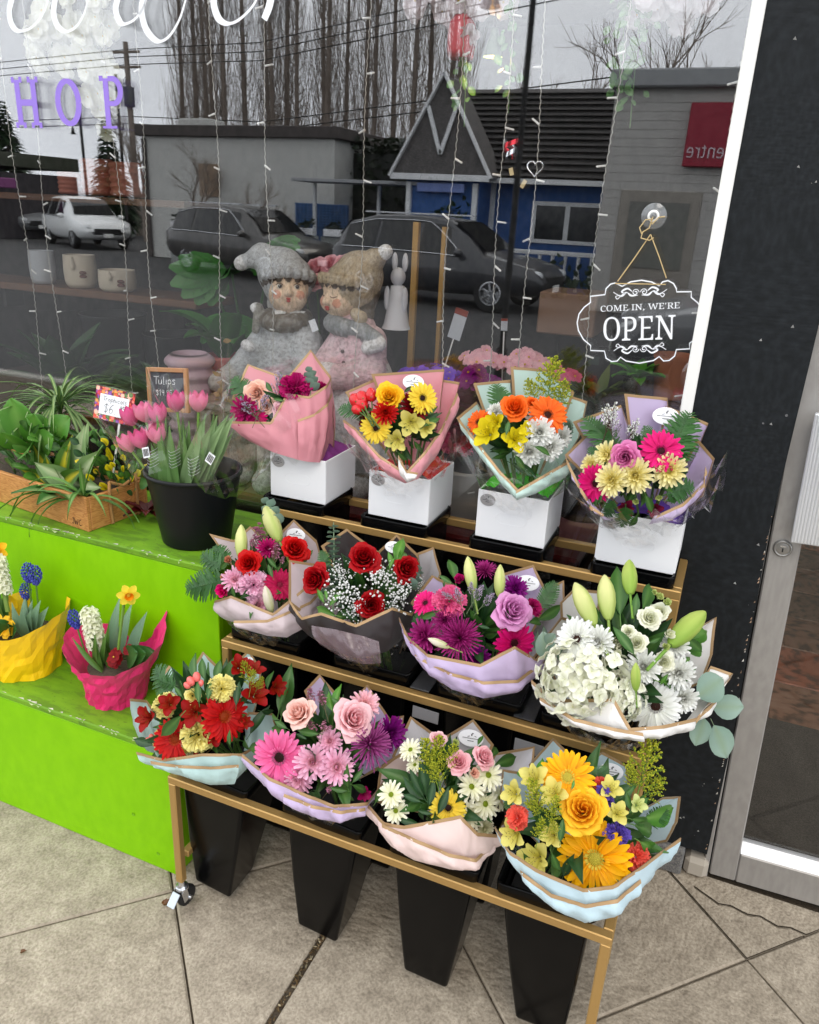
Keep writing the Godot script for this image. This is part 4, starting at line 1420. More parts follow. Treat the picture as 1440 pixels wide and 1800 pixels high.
	for e in ends:
		var x: float = e[0]
		var n := thing("light_string", "thin white string of fairy lights, %s from the picture's left" % e[2] if e[2] != "last" else "thin white string of fairy lights nearest the white window frame", "fairy lights", Vector3(x, 2.66, -.035), "fairy light strings in the window")
		var y := 2.66
		var pts := []
		var ph := rng.randf() * 6
		var sway := 0.0
		while y > e[1]:
			sway = .012 * sin(y * 2.1 + ph) + .005 * sin(y * 9.0 + ph * 3)
			pts.append(Vector3(sway + .0014 * sin(y * 330), y - 2.66, .0014 * cos(y * 330) + .004 * sin(y * 5 + ph)))
			y -= .0065
		var g := Geo.new()
		g.tube(pts, .0011, 4)
		part(n, "wire", g.mesh(), wire)
		var k := 6 + rng.randi() % 6
		var sd := 1.0 if rng.randf() < .5 else -1.0
		while k < pts.size():
			part(n, "bulb", bm, mats.whiteplastic, Transform3D(Basis.from_euler(Vector3(0, rng.randf_range(-.5, .5) + (0.0 if sd > 0 else PI), rng.randf_range(-.7, .4) * sd)), pts[k]))
			sd = -sd if rng.randf() < .7 else sd
			k += 13 + rng.randi() % 8
	# charms
	var ch := Geo.new()
	var mc := mat("mirrorred", 210, 60, 70, .08, .9)
	var mw := mat("mirrorwhite", 225, 228, 232, .08, .9)
	var cc := thing("spiral_charm", "shiny red and silver spiral charm hanging from light string", "charm", Vector3(-.728, 1.759, -.028))
	for k in 2:
		var g := Geo.new()
		var b := g.v.size()
		for j in 26:
			var a := j * .27 + k * 2.6
			var r := .017 - j * .00038
			for s in [-1.0, 1.0]: g.add(Vector3(cos(a) * r, .018 - j * .0014 + s * .005, sin(a) * r * .8))
		g.rows(b, 26, 2)
		part(cc, "band", g.mesh(), mc if k == 0 else mw)
	part(cc, "paper_tag", bx(Vector3(-.006, -.046, 0), Vector3(.009, .016, .0006), 0), mat("tagkraft", 205, 185, 140, .8), Transform3D(Basis(Vector3.BACK, .3), Vector3.ZERO))
	var hp := []
	for k in 41:
		var a := TAU * k / 40.0
		hp.append(Vector3(.0013 * 16 * pow(sin(a), 3) * .85, .0011 * (13 * cos(a) - 5 * cos(2 * a) - 2 * cos(3 * a) - cos(4 * a)), .002 * sin(a * 2)))
	ch.tube(hp, .0016, 6)
	var hc := thing("heart_charm", "open silver heart charm hanging from a light string", "charm", Vector3(-.667, 1.722, -.028))
	part(hc, "wire_heart", ch.mesh(), mw)
	part(hc, "paper_tag", bx(Vector3(-.004, -.04, 0), Vector3(.009, .018, .0006), 0), mats.tagkraft, Transform3D(Basis(Vector3.BACK, -.5), Vector3.ZERO))

# ---------------------------------------------------------------- rounded figures from bones
# bone: [a, ra, b, rb, colour]; distances are joined with a smooth minimum and meshed as surface nets
func flesh(g: Geo, bones: Array, cell: float, k: float, speck := 0.0, sd := 1):
	var lo := Vector3.ONE * 1e9
	var hi := -lo
	for b in bones:
		for e in [[b[0], b[1]], [b[2], b[3]]]:
			lo = lo.min(e[0] - Vector3.ONE * (e[1] + cell * 3))
			hi = hi.max(e[0] + Vector3.ONE * (e[1] + cell * 3))
	var n := Vector3i(((hi - lo) / cell).ceil()) + Vector3i.ONE
	var d := PackedFloat32Array()
	d.resize(n.x * n.y * n.z)
	d.fill(9.0)
	var near := PackedFloat32Array()
	near.resize(d.size())
	near.fill(9.0)
	var who := PackedByteArray()
	who.resize(d.size())
	var sx := n.y * n.z
	for bi in bones.size():
		var b: Array = bones[bi]
		var pa: Vector3 = b[0]
		var pb: Vector3 = b[2]
		var ra: float = b[1]
		var rb: float = b[3]
		var pad := maxf(ra, rb) + cell * 2.5 + k
		var mn := Vector3i(((pa.min(pb) - Vector3.ONE * pad - lo) / cell).floor()).clamp(Vector3i.ZERO, n - Vector3i.ONE)
		var mx := Vector3i(((pa.max(pb) + Vector3.ONE * pad - lo) / cell).ceil()).clamp(Vector3i.ZERO, n - Vector3i.ONE)
		var ab := pb - pa
		var l2 := maxf(ab.length_squared(), 1e-9)
		for x in range(mn.x, mx.x + 1):
			for y in range(mn.y, mx.y + 1):
				var at := x * sx + y * n.z
				for z in range(mn.z, mx.z + 1):
					var p := lo + Vector3(x, y, z) * cell
					var t := clampf((p - pa).dot(ab) / l2, 0.0, 1.0)
					var q := (p - pa - ab * t).length() - lerpf(ra, rb, t)
					var i := at + z
					if q < near[i]:
						near[i] = q
						who[i] = bi
					var e := d[i]
					var h := maxf(k - absf(e - q), 0.0)
					d[i] = minf(e, q) - h * h * .25 / k
	var idx := {}
	var noise := FastNoiseLite.new()
	noise.seed = sd
	noise.frequency = 38.0
	noise.fractal_octaves = 3
	var off := [0, 1, n.z, n.z + 1, sx, sx + 1, sx + n.z, sx + n.z + 1]
	var vec := [Vector3(0, 0, 0), Vector3(0, 0, 1), Vector3(0, 1, 0), Vector3(0, 1, 1), Vector3(1, 0, 0), Vector3(1, 0, 1), Vector3(1, 1, 0), Vector3(1, 1, 1)]
	var edges := [[0, 1], [2, 3], [4, 5], [6, 7], [0, 2], [1, 3], [4, 6], [5, 7], [0, 4], [1, 5], [2, 6], [3, 7]]
	for x in n.x - 1:
		for y in n.y - 1:
			for z in n.z - 1:
				var i := x * sx + y * n.z + z
				if absf(d[i]) > cell * 2.2: continue
				var m := 0
				for q in 8:
					if d[i + off[q]] < 0: m |= 1 << q
				if m == 0 or m == 255: continue
				var s := Vector3.ZERO
				var c := 0
				for e in edges:
					var a: float = d[i + off[e[0]]]
					var b: float = d[i + off[e[1]]]
					if (a < 0) != (b < 0):
						s += (vec[e[0]] as Vector3).lerp(vec[e[1]], a / (a - b))
						c += 1
				var p := lo + (Vector3(x, y, z) + s / c) * cell
				idx[i] = g.v.size()
				var col: Color = bones[who[i]][4]
				if speck > 0:
					var w := noise.get_noise_3dv(p)
					col = col.lerp(S(238, 240, 240), clampf(w * 1.6 + .1, 0, .75) * speck) if w > 0 else shade(col, 1.0 + w * .9 * speck)
				g.add(p, col)
	for i in idx:
		# edges along z, y and x that start at this cell's first corner
		var inside := d[i] < 0
		for e in [[1, n.z, sx], [n.z, sx, 1], [sx, 1, n.z]]:
			if (d[i + e[0]] < 0) == inside: continue
			var a: int = i - e[1] - e[2]
			var b: int = i - e[2]
			var c: int = i - e[1]
			if not (idx.has(a) and idx.has(b) and idx.has(c)): continue
			if inside: g.ix.append_array([idx[a], idx[b], idx[i], idx[a], idx[i], idx[c]])
			else: g.ix.append_array([idx[a], idx[i], idx[b], idx[a], idx[c], idx[i]])
func bone(a: Vector3, ra: float, b: Vector3, rb: float, c: Color) -> Array:
	return [a, ra, b, rb, c]
func make_face(bones: Array, g: Geo, h: Vector3, fwd: Vector3, r: float, closed: bool):
	var skin := S(254, 224, 190)
	var up := (Vector3.UP - fwd * fwd.y).normalized()
	var side := up.cross(fwd)
	var at := func(x, y, z): return h + side * (x * r) + up * (y * r) + fwd * (z * r)
	bones.append(bone(at.call(0, .1, -.05), r * .93, at.call(0, -.25, .08), r * .8, skin))
	bones.append(bone(at.call(-.38, -.34, .42), r * .42, at.call(-.38, -.3, .42), r * .42, skin))
	bones.append(bone(at.call(.38, -.34, .42), r * .42, at.call(.38, -.3, .42), r * .42, skin))
	bones.append(bone(at.call(0, -.66, .45), r * .27, at.call(0, -.72, .4), r * .27, skin))
	bones.append(bone(at.call(0, .12, .86), r * .07, at.call(0, -.16, 1.0), r * .13, skin))
	for s in [-1.0, 1.0]:
		bones.append(bone(at.call(.08 * s, -.17, .93), r * .08, at.call(.1 * s, -.17, .91), r * .08, skin))
		var e: Vector3 = at.call(.36 * s, .1, .8)
		if closed:
			var l := []
			for k in 7: l.append(at.call((.2 + .05 * k) * s, .06 - .05 * sin(PI * k / 6.0), .87 - .012 * k * k * .4))
			g.tube(l, r * .02, 4, S(120, 84, 62))
		else:
			g.ball(e, Vector3(r * .13, r * .1, r * .1), 10, S(226, 220, 206))
			g.ball(e + fwd * (r * .06) + side * (r * .02), r * .085, 10, S(40, 26, 18))
			g.ball(e + fwd * (r * .14) + up * (r * .03), r * .02, 6, S(240, 240, 240))
			var l := []
			for k in 7: l.append(at.call((.22 + .05 * k) * s, .16 + .07 * sin(PI * k / 6.0), .84 - .01 * k * k * .35))
			g.tube(l, r * .018, 4, S(110, 74, 52))
		var bl := []
		for k in 6: bl.append(at.call((.18 + .075 * k) * s, .42 + .06 * sin(PI * k / 5.0), .83 - .012 * k * k))
		g.tube(bl, r * .02, 4, S(150, 110, 82))
	for m in [[.0, -.40, .94, .1, .055], [.0, -.49, .92, .085, .06]]:
		g.ball(at.call(m[0], m[1], m[2]), Vector3(r * m[3] * 1.2, r * m[4], r * m[4] * 1.2), 8, S(190, 62, 48))
	for s in [-1.0, 1.0]:
		bones.append(bone(at.call(.44 * s, -.28, .62), r * .25, at.call(.45 * s, -.27, .62), r * .25, S(226, 160, 128)))
func build_statues():
	var grey := S(206, 209, 211)
	var dgrey := S(200, 196, 190)
	var brown := S(198, 180, 150)
	var pinkc := S(240, 208, 214)
	var white := S(252, 252, 252)
	var hair := S(84, 68, 54)
	var m := mat("statue", 255, 255, 255, .62, 0, .4)
	m.vertex_color_use_as_albedo = true
	m.albedo_texture = noise_tex(91, 44.0, [S2(186, 184, 180), S2(234, 233, 231), S2(255, 255, 255)], [.24, .46, .62], 512, 4)
	m.heightmap_enabled = true
	m.heightmap_texture = m.albedo_texture
	m.heightmap_scale = .3
	m.uv1_triplanar = true
	m.uv1_scale = Vector3.ONE * 1.3
	for who in ["boy", "girl"]:
		var g := Geo.new()
		var body := []
		var head := []
		var label := ""
		if who == "boy":
			label = "weathered grey garden statue of child in pointed hat, eyes open"
			var z := -.25
			body = [bone(Vector3(-1.445, 1.275, z), .062, Vector3(-1.46, 1.09, z - .01), .092, grey), bone(Vector3(-1.51, 1.235, z), .046, Vector3(-1.38, 1.245, z), .046, grey),
				bone(Vector3(-1.52, 1.228, z + .01), .042, Vector3(-1.578, 1.145, z + .05), .038, grey), bone(Vector3(-1.578, 1.145, z + .05), .034, Vector3(-1.625, 1.105, z + .1), .03, dgrey),
				bone(Vector3(-1.365, 1.24, z + .01), .048, Vector3(-1.335, 1.13, z + .05), .046, grey), bone(Vector3(-1.335, 1.13, z + .05), .038, Vector3(-1.39, 1.07, z + .12), .032, grey),
				bone(Vector3(-1.51, 1.0, z + .02), .075, Vector3(-1.53, .985, z + .13), .06, dgrey), bone(Vector3(-1.41, 1.0, z + .02), .075, Vector3(-1.41, .985, z + .13), .06, dgrey),
				bone(Vector3(-1.53, .985, z + .13), .05, Vector3(-1.53, .87, z + .13), .042, dgrey), bone(Vector3(-1.41, .985, z + .13), .05, Vector3(-1.42, .87, z + .13), .042, dgrey),
				bone(Vector3(-1.53, .845, z + .14), .042, Vector3(-1.54, .84, z + .17), .038, white), bone(Vector3(-1.42, .845, z + .14), .042, Vector3(-1.42, .84, z + .17), .038, white),
				bone(Vector3(-1.46, .95, z - .05), .1, Vector3(-1.46, .9, z - .05), .1, dgrey)]
			for k in 10:
				var a := TAU * k / 10.0
				var b := TAU * (k + 1) / 10.0
				body.append(bone(Vector3(-1.435 + cos(a) * .052, 1.305 + sin(a) * -.008, z + .012 + sin(a) * .05), .026, Vector3(-1.435 + cos(b) * .052, 1.305 + sin(b) * -.008, z + .012 + sin(b) * .05), .026, S(118, 108, 92)))
			var h := Vector3(-1.428, 1.388, z + .01)
			var f := Vector3(.52, .14, .84).normalized()
			make_face(head, g, h, f, .068, false)
			head.append_array([bone(h + Vector3(-.018, .025, -.025), .078, h + Vector3(-.04, .045, -.03), .072, grey), bone(h + Vector3(-.04, .055, -.03), .062, h + Vector3(-.1, .085, -.02), .04, grey), bone(h + Vector3(-.1, .085, -.02), .038, h + Vector3(-.145, .072, .0), .02, grey),
				bone(h + Vector3(-.155, .066, .005), .021, h + Vector3(-.158, .064, .005), .021, white), bone(h + Vector3(-.03, -.01, -.04), .062, h + Vector3(-.045, -.045, -.03), .04, dgrey)])
			for k in 9:
				var a := -1.5 + k * .375
				var side := Vector3.UP.cross(f).normalized()
				var p := h + f * (.052 * cos(a) + .006) + side * (.07 * sin(a)) + Vector3(0, .032 + .012 * cos(a), 0)
				head.append(bone(p, .014, p + Vector3(0, .006, 0), .014, grey))
				head.append(bone(p + Vector3(0, -.013, 0) - f * .006, .009, p + Vector3(0, -.018, 0) - f * .008, .008, hair))
			for k in 1:
				body.append(bone(Vector3(-1.505 - .008 * k, 1.335 - .035 * k, z + .05), .014 - .001 * k, Vector3(-1.51 - .008 * k, 1.27 - .035 * k, z + .06), .012, S(150, 146, 136)))
			body.append(bone(Vector3(-1.515, 1.335, z + .055), .013, Vector3(-1.517, 1.334, z + .055), .013, white))
			body.append(bone(Vector3(-1.535, 1.225, z + .075), .017, Vector3(-1.52, 1.222, z + .08), .017, white))
			# collar
			for s in [-1.0, 1.0]:
				var q := h + f * .046 + Vector3(0, -.058, 0)
				var side := Vector3.UP.cross(f).normalized() * float(s)
				g.tri(q, q + side * .045 + Vector3(0, -.004, -.01), q + side * .026 + Vector3(0, -.034, .016), S(225, 226, 222))
		else:
			label = "weathered statue of child in pink coat, eyes closed, leaning to kiss"
			var z := -.24
			body = [bone(Vector3(-1.205, 1.29, z), .062, Vector3(-1.175, 1.17, z), .078, pinkc), bone(Vector3(-1.17, 1.15, z), .084, Vector3(-1.165, 1.03, z), .125, white), bone(Vector3(-1.165, 1.03, z), .14, Vector3(-1.17, 1.0, z), .135, white),
				bone(Vector3(-1.145, 1.27, z + .02), .046, Vector3(-1.125, 1.185, z + .06), .044, pinkc), bone(Vector3(-1.125, 1.185, z + .06), .042, Vector3(-1.215, 1.175, z + .11), .036, pinkc), bone(Vector3(-1.235, 1.18, z + .115), .036, Vector3(-1.285, 1.175, z + .12), .036, white),
				bone(Vector3(-1.235, 1.27, z), .044, Vector3(-1.27, 1.2, z + .05), .04, pinkc), bone(Vector3(-1.24, .95, z + .03), .05, Vector3(-1.25, .86, z + .03), .04, S(150, 132, 96)), bone(Vector3(-1.15, .95, z + .03), .05, Vector3(-1.15, .86, z + .03), .04, S(150, 132, 96)),
				bone(Vector3(-1.25, .84, z + .05), .042, Vector3(-1.26, .84, z + .09), .038, white), bone(Vector3(-1.15, .84, z + .05), .042, Vector3(-1.15, .84, z + .09), .038, white)]
			for k in 14:
				var a := TAU * k / 14.0
				body.append(bone(Vector3(-1.17 + cos(a) * .1, 1.12, z + sin(a) * .1), .012, Vector3(-1.168 + cos(a) * .145, .96, z + sin(a) * .145), .018, white))
			for k in 10:
				var a := TAU * k / 10.0
				var b := TAU * (k + 1) / 10.0
				body.append(bone(Vector3(-1.222 + cos(a) * .046, 1.306 - cos(a) * .008, z + .01 + sin(a) * .046), .025, Vector3(-1.222 + cos(b) * .046, 1.306 - cos(b) * .008, z + .01 + sin(b) * .046), .025, S(150, 154, 156)))
			body.append(bone(Vector3(-1.17, 1.308, z + .05), .024, Vector3(-1.11, 1.285, z + .07), .024, S(160, 164, 166)))
			body.append(bone(Vector3(-1.095, 1.275, z + .075), .022, Vector3(-1.125, 1.262, z + .085), .018, white))
			var h := Vector3(-1.24, 1.392, z + .01)
			var f := Vector3(-.42, -.12, .9).normalized()
			make_face(head, g, h, f, .066, true)
			head.append_array([bone(h + Vector3(.018, .025, -.02), .077, h + Vector3(.035, .05, -.025), .07, brown), bone(h + Vector3(.035, .058, -.025), .058, h + Vector3(.085, .098, -.02), .03, brown), bone(h + Vector3(.085, .098, -.02), .03, h + Vector3(.108, .112, -.01), .018, brown),
				bone(h + Vector3(.12, .12, -.01), .02, h + Vector3(.122, .122, -.01), .02, white), bone(h + Vector3(.035, -.01, -.03), .062, h + Vector3(.05, -.05, -.02), .036, S(104, 92, 74)), bone(h + Vector3(.06, -.045, .04), .016, h + Vector3(.075, -.055, .04), .02, brown)])
			for k in 9:
				var a := -1.5 + k * .375
				var side := Vector3.UP.cross(f).normalized()
				var p := h + f * (.05 * cos(a) + .006) + side * (.068 * sin(a)) + Vector3(0, .036 + .012 * cos(a), 0)
				head.append(bone(p, .013, p + Vector3(0, .006, 0), .013, brown))
				head.append(bone(p + Vector3(0, -.013, 0) - f * .004, .01, p + Vector3(0, -.02, 0) - f * .008, .009, hair))
			g.ball(Vector3(-1.2, 1.245, z + .088), .006, 8, S(110, 96, 96))
			g.ball(Vector3(-1.193, 1.215, z + .095), .006, 8, S(110, 96, 96))
		flesh(g, body, .0062, .009, .3, 3)
		flesh(g, head, .0036, .009, .2, 5)
		solo("garden_statue", label, "statue", g.mesh(), m, "pair of statues in the window")

# ---------------------------------------------------------------- the shop inside
func build_interior():
	var dk := tri_mat("insidewall", noise_tex(51, 8.0, [S2(58, 56, 54), S2(70, 67, 64), S2(82, 78, 74)], [.2, .5, .85], 128), .6, .8)
	var fl := Geo.new()
	fl.box(Vector3(-2.0, -.06, -2.7), Vector3(9.2, .1, 5.2))
	structure("shop_floor", fl.mesh(), mat("floorbase", 44, 38, 34, .8))
	var cols := [S2(176, 98, 66), S2(150, 108, 84), S2(128, 98, 78), S2(186, 114, 80), S2(112, 100, 90)]
	var tms := []
	for k in 5:
		tms.append(tri_mat("slate%d" % k, noise_tex(60 + k, 7.0, [(cols[k] as Color).darkened(.45), cols[k], (cols[k] as Color).lightened(.1)], [.25, .5, .8], 128), 1.3 + .2 * k, .45))
	var tiles := get_node("shop_floor")
	for i in 6:
		for k in 7:
			part(tiles, "floor_tile", bx(Vector3(-.3 + i * .305, -.006, -.98 - k * .305), Vector3(.3, .012, .3), .003), tms[(i * 3 + k * 2 + (i * k) % 3) % 5])
	solo("door_mat", "dark ribbed mat on the shop floor inside the door", "mat", bx(Vector3(.5, .004, -.46), Vector3(1.5, .02, .76), .004), tri_mat("matfabric", noise_tex(71, 60.0, [S2(38, 38, 37), S2(58, 57, 55), S2(76, 74, 70)], [.2, .5, .9], 256), 2.0, .95))
	structure("back_wall", bx(Vector3(-2.0, 1.5, -5.25), Vector3(9.2, 3.1, .1), 0), dk)
	structure("side_wall", bx(Vector3(-6.55, 1.5, -2.65), Vector3(.1, 3.1, 5.1), 0), dk)
	structure("side_wall", bx(Vector3(2.55, 1.5, -2.65), Vector3(.1, 3.1, 5.1), 0), dk)
	structure("ceiling", bx(Vector3(-2.0, 3.1, -2.65), Vector3(9.2, .1, 5.3), 0), dk)
	structure("roof", bx(Vector3(-2.0, 3.66, -2.65), Vector3(9.4, .1, 5.3), 0), dk)
	# display platform
	var deck := thing("display_platform", "low dark window platform with red cloth on it", "platform", Vector3(-2.8, 0, -.45))
	part(deck, "deck", bx(Vector3(0, .385, 0), Vector3(5.0, .77, .76), .004), mat("deckwood", 48, 42, 38, .6))
	var red := tri_mat("redcloth", noise_tex(72, 50.0, [S2(92, 6, 12), S2(116, 10, 18), S2(134, 18, 26)], [.2, .5, .85], 256), 3.0, .9)
	red.rim_enabled = true
	part(deck, "red_cloth", bx(Vector3(1.63, .7865, .02), Vector3(1.42, .03, .74), .008), red)
	# wooden shelf with face vases
	var sh := thing("wall_shelf", "plain wooden shelf board inside the shop", "shelf", Vector3(-3.3, 1.19, -1.35))
	part(sh, "board", bx(Vector3(0, -.02, 0), Vector3(1.6, .035, .3), .004), mat("shelfwood", 112, 78, 54, .6))
	for x in [-.6, .6]: part(sh, "bracket", bx(Vector3(x, -.1, -.08), Vector3(.02, .12, .12), .002), mats.rubber)
	var sh2 := thing("wall_shelf", "higher wooden shelf board carrying the terracotta pots", "shelf", Vector3(-3.15, 1.62, -1.35))
	part(sh2, "board", bx(Vector3(0, -.02, 0), Vector3(1.2, .03, .26), .004), mats.shelfwood)
	var cer := mat("ceramiccream", 214, 200, 178, .55)
	for d in [[-3.25, .075, .155, "tall cream face vase with closed lips on the shelf"], [-3.02, .085, .1, "low cream face planter on the shelf"], [-3.5, .06, .16, "small white torso vase at the shelf end"]]:
		var o := thing("face_vase", d[3], "vase", Vector3(d[0], 1.19, -1.28))
		var g := Geo.new()
		var w: float = d[1]
		var hh: float = d[2]
		g.lathe([Vector2(.001, 0), Vector2(w * .8, 0), Vector2(w, hh * .15), Vector2(w * 1.04, hh * .5), Vector2(w, hh), Vector2(w * .93, hh), Vector2(w * .9, hh * .3), Vector2(.001, hh * .2)], 26)
		part(o, "bowl", g.mesh(), cer if w != .06 else mat("ceramicgrey", 190, 192, 196, .5))
		if w != .06:
			var l := Geo.new()
			for s in [[.0, .010], [.0, -.007]]:
				l.ball(Vector3(w * .78, hh * .42 + s[1], w * .66), Vector3(.03, .009, .012), 8)
			part(o, "lips", l.mesh(), mat("lipbrown", 110, 60, 50, .5))
			var n := Geo.new()
			n.tube([Vector3(w * .3, hh * .95, w * .98), Vector3(w * .42, hh * .7, w * 1.06), Vector3(w * .36, hh * .58, w * 1.02)], [.008, .014, .01], 8)
			part(o, "nose", n.mesh(), cer)
	var ter := mat("terracotta", 176, 104, 82, .6)
	for d in [[-3.27, .06, .1], [-3.1, .075, .16], [-2.93, .075, .15]]:
		var g := Geo.new()
		var pr := [Vector2(.001, 0), Vector2(d[1] * .8, 0)]
		for k in 5:
			for j in 4:
				var a := PI * (j + .5) / 4.0
				pr.append(Vector2(d[1] * (.9 + .16 * sin(a)), d[2] * (k + (j + .5) / 4.0) / 5.0))
		pr.append(Vector2(d[1] * .85, d[2]))
		pr.append(Vector2(d[1] * .8, d[2] * .4))
		solo("ribbed_pot", ["short terracotta ribbed pot at left of upper shelf", "tallest terracotta ribbed pot in middle of upper shelf", "pale terracotta ribbed pot at right of upper shelf"][used.get("ribbed_pot", -1) + 1], "pot", make_lathe(pr), ter, "terracotta pots on the upper shelf", Vector3(d[0], 1.62, -1.3))
	# counters, boxes and posts deeper in the shop
	solo("dark_tub", "tall black tub standing below the shelf", "tub", make_lathe([Vector2(.001, 0), Vector2(.12, 0), Vector2(.15, .3), Vector2(.155, .31), Vector2(.145, .31), Vector2(.12, .05), Vector2(.001, .05)]), mats.bucketplastic, "black tubs inside the shop", Vector3(-2.9, .8, -1.1))
	solo("dark_tub", "shorter black tub beside the tall tub below the shelf", "tub", make_lathe([Vector2(.001, 0), Vector2(.11, 0), Vector2(.13, .25), Vector2(.135, .26), Vector2(.125, .26), Vector2(.1, .05), Vector2(.001, .05)]), mats.bucketplastic, "black tubs inside the shop", Vector3(-2.52, .8, -1.05))
	solo("work_table", "dark work table inside the shop behind the window platform", "table", table_mesh(), mat("tablewood", 60, 50, 44, .6), "", Vector3(-2.6, 0, -1.2))
	for d in [[Vector3(-1.177, 1.2, -.6), .82], [Vector3(-1.09, 1.2, -.62), .8]]:
		var o := thing("gold_post", ["thick gold post behind the statue of the girl" , "thinner gold post at the right of thick gold post"][used.get("gold_post", -1) + 1], "post", d[0], "gold posts in the window")
		part(o, "shaft", bx(Vector3(0, -.02, 0), Vector3(.02 if d[1] > .81 else .014, d[1], .02), .002), mat("paleGold", 206, 164, 96, .4, .35))
		part(o, "foot", bx(Vector3(0, -.425, 0), Vector3(.12, .012, .12), .002), mats.paleGold)
func table_mesh() -> ArrayMesh:
	var g := Geo.new()
	g.box(Vector3(0, .78, 0), Vector3(1.8, .04, .5), .004)
	for x in [-.85, .85]:
		for z in [-.2, .2]: g.box(Vector3(x, .38, z), Vector3(.05, .76, .05), .003)
	return g.mesh()
func make_lathe(pr: Array, n := 26) -> ArrayMesh:
	var g := Geo.new()
	g.lathe(pr, n)
	return g.mesh()
func leaf_blade(parent: Node3D, at: Vector3, dir: Vector3, ln: float, w: float, bend: float, c0: Color, c1: Color, mid = null, wave := 0.0, hint := Vector3.UP):
	# long leaf that arches over; its face looks towards hint
	var d := dir.normalized()
	var y := (hint - d * hint.dot(d))
	if y.length() < .05: y = VIEW - d * VIEW.dot(d)
	y = y.normalized()
	var g := Geo.new()
	g.petal(Transform3D(Basis(d, y, d.cross(y)), Vector3.ZERO), ln, w, 0.0, bend, .35, [.35, .7, .9, 1.0, .98, .9, .75, .5, .25, .02], c0, c1, 4, wave, mid)
	part(parent, "leaf", g.mesh(), mats.foliage, Transform3D(Basis(), at))
func pot_mesh(r0: float, r1: float, h: float) -> ArrayMesh:
	return make_lathe([Vector2(.001, 0), Vector2(r0, 0), Vector2(r0 * 1.02, .004), Vector2(r1, h - .012), Vector2(r1 * 1.04, h - .01), Vector2(r1 * 1.04, h), Vector2(r1 * .95, h), Vector2(r1 * .9, h * .8), Vector2(.001, h * .78)], 28)
func rosette(o: Node3D, at: Vector3, n: int, ln: float, w: float, c0: Color, c1: Color, elev := .9, mid = null):
	for k in n:
		var a := k * 2.39996
		var e := elev - .75 * k / n
		leaf_blade(o, at + Vector3(cos(a), 0, sin(a)) * .01, Vector3(cos(a) * cos(e), sin(e), sin(a) * cos(e)), ln * rng.randf_range(.75, 1.1), w, -rng.randf_range(.5, 1.1), vary(c0), vary(c1), mid, .004)
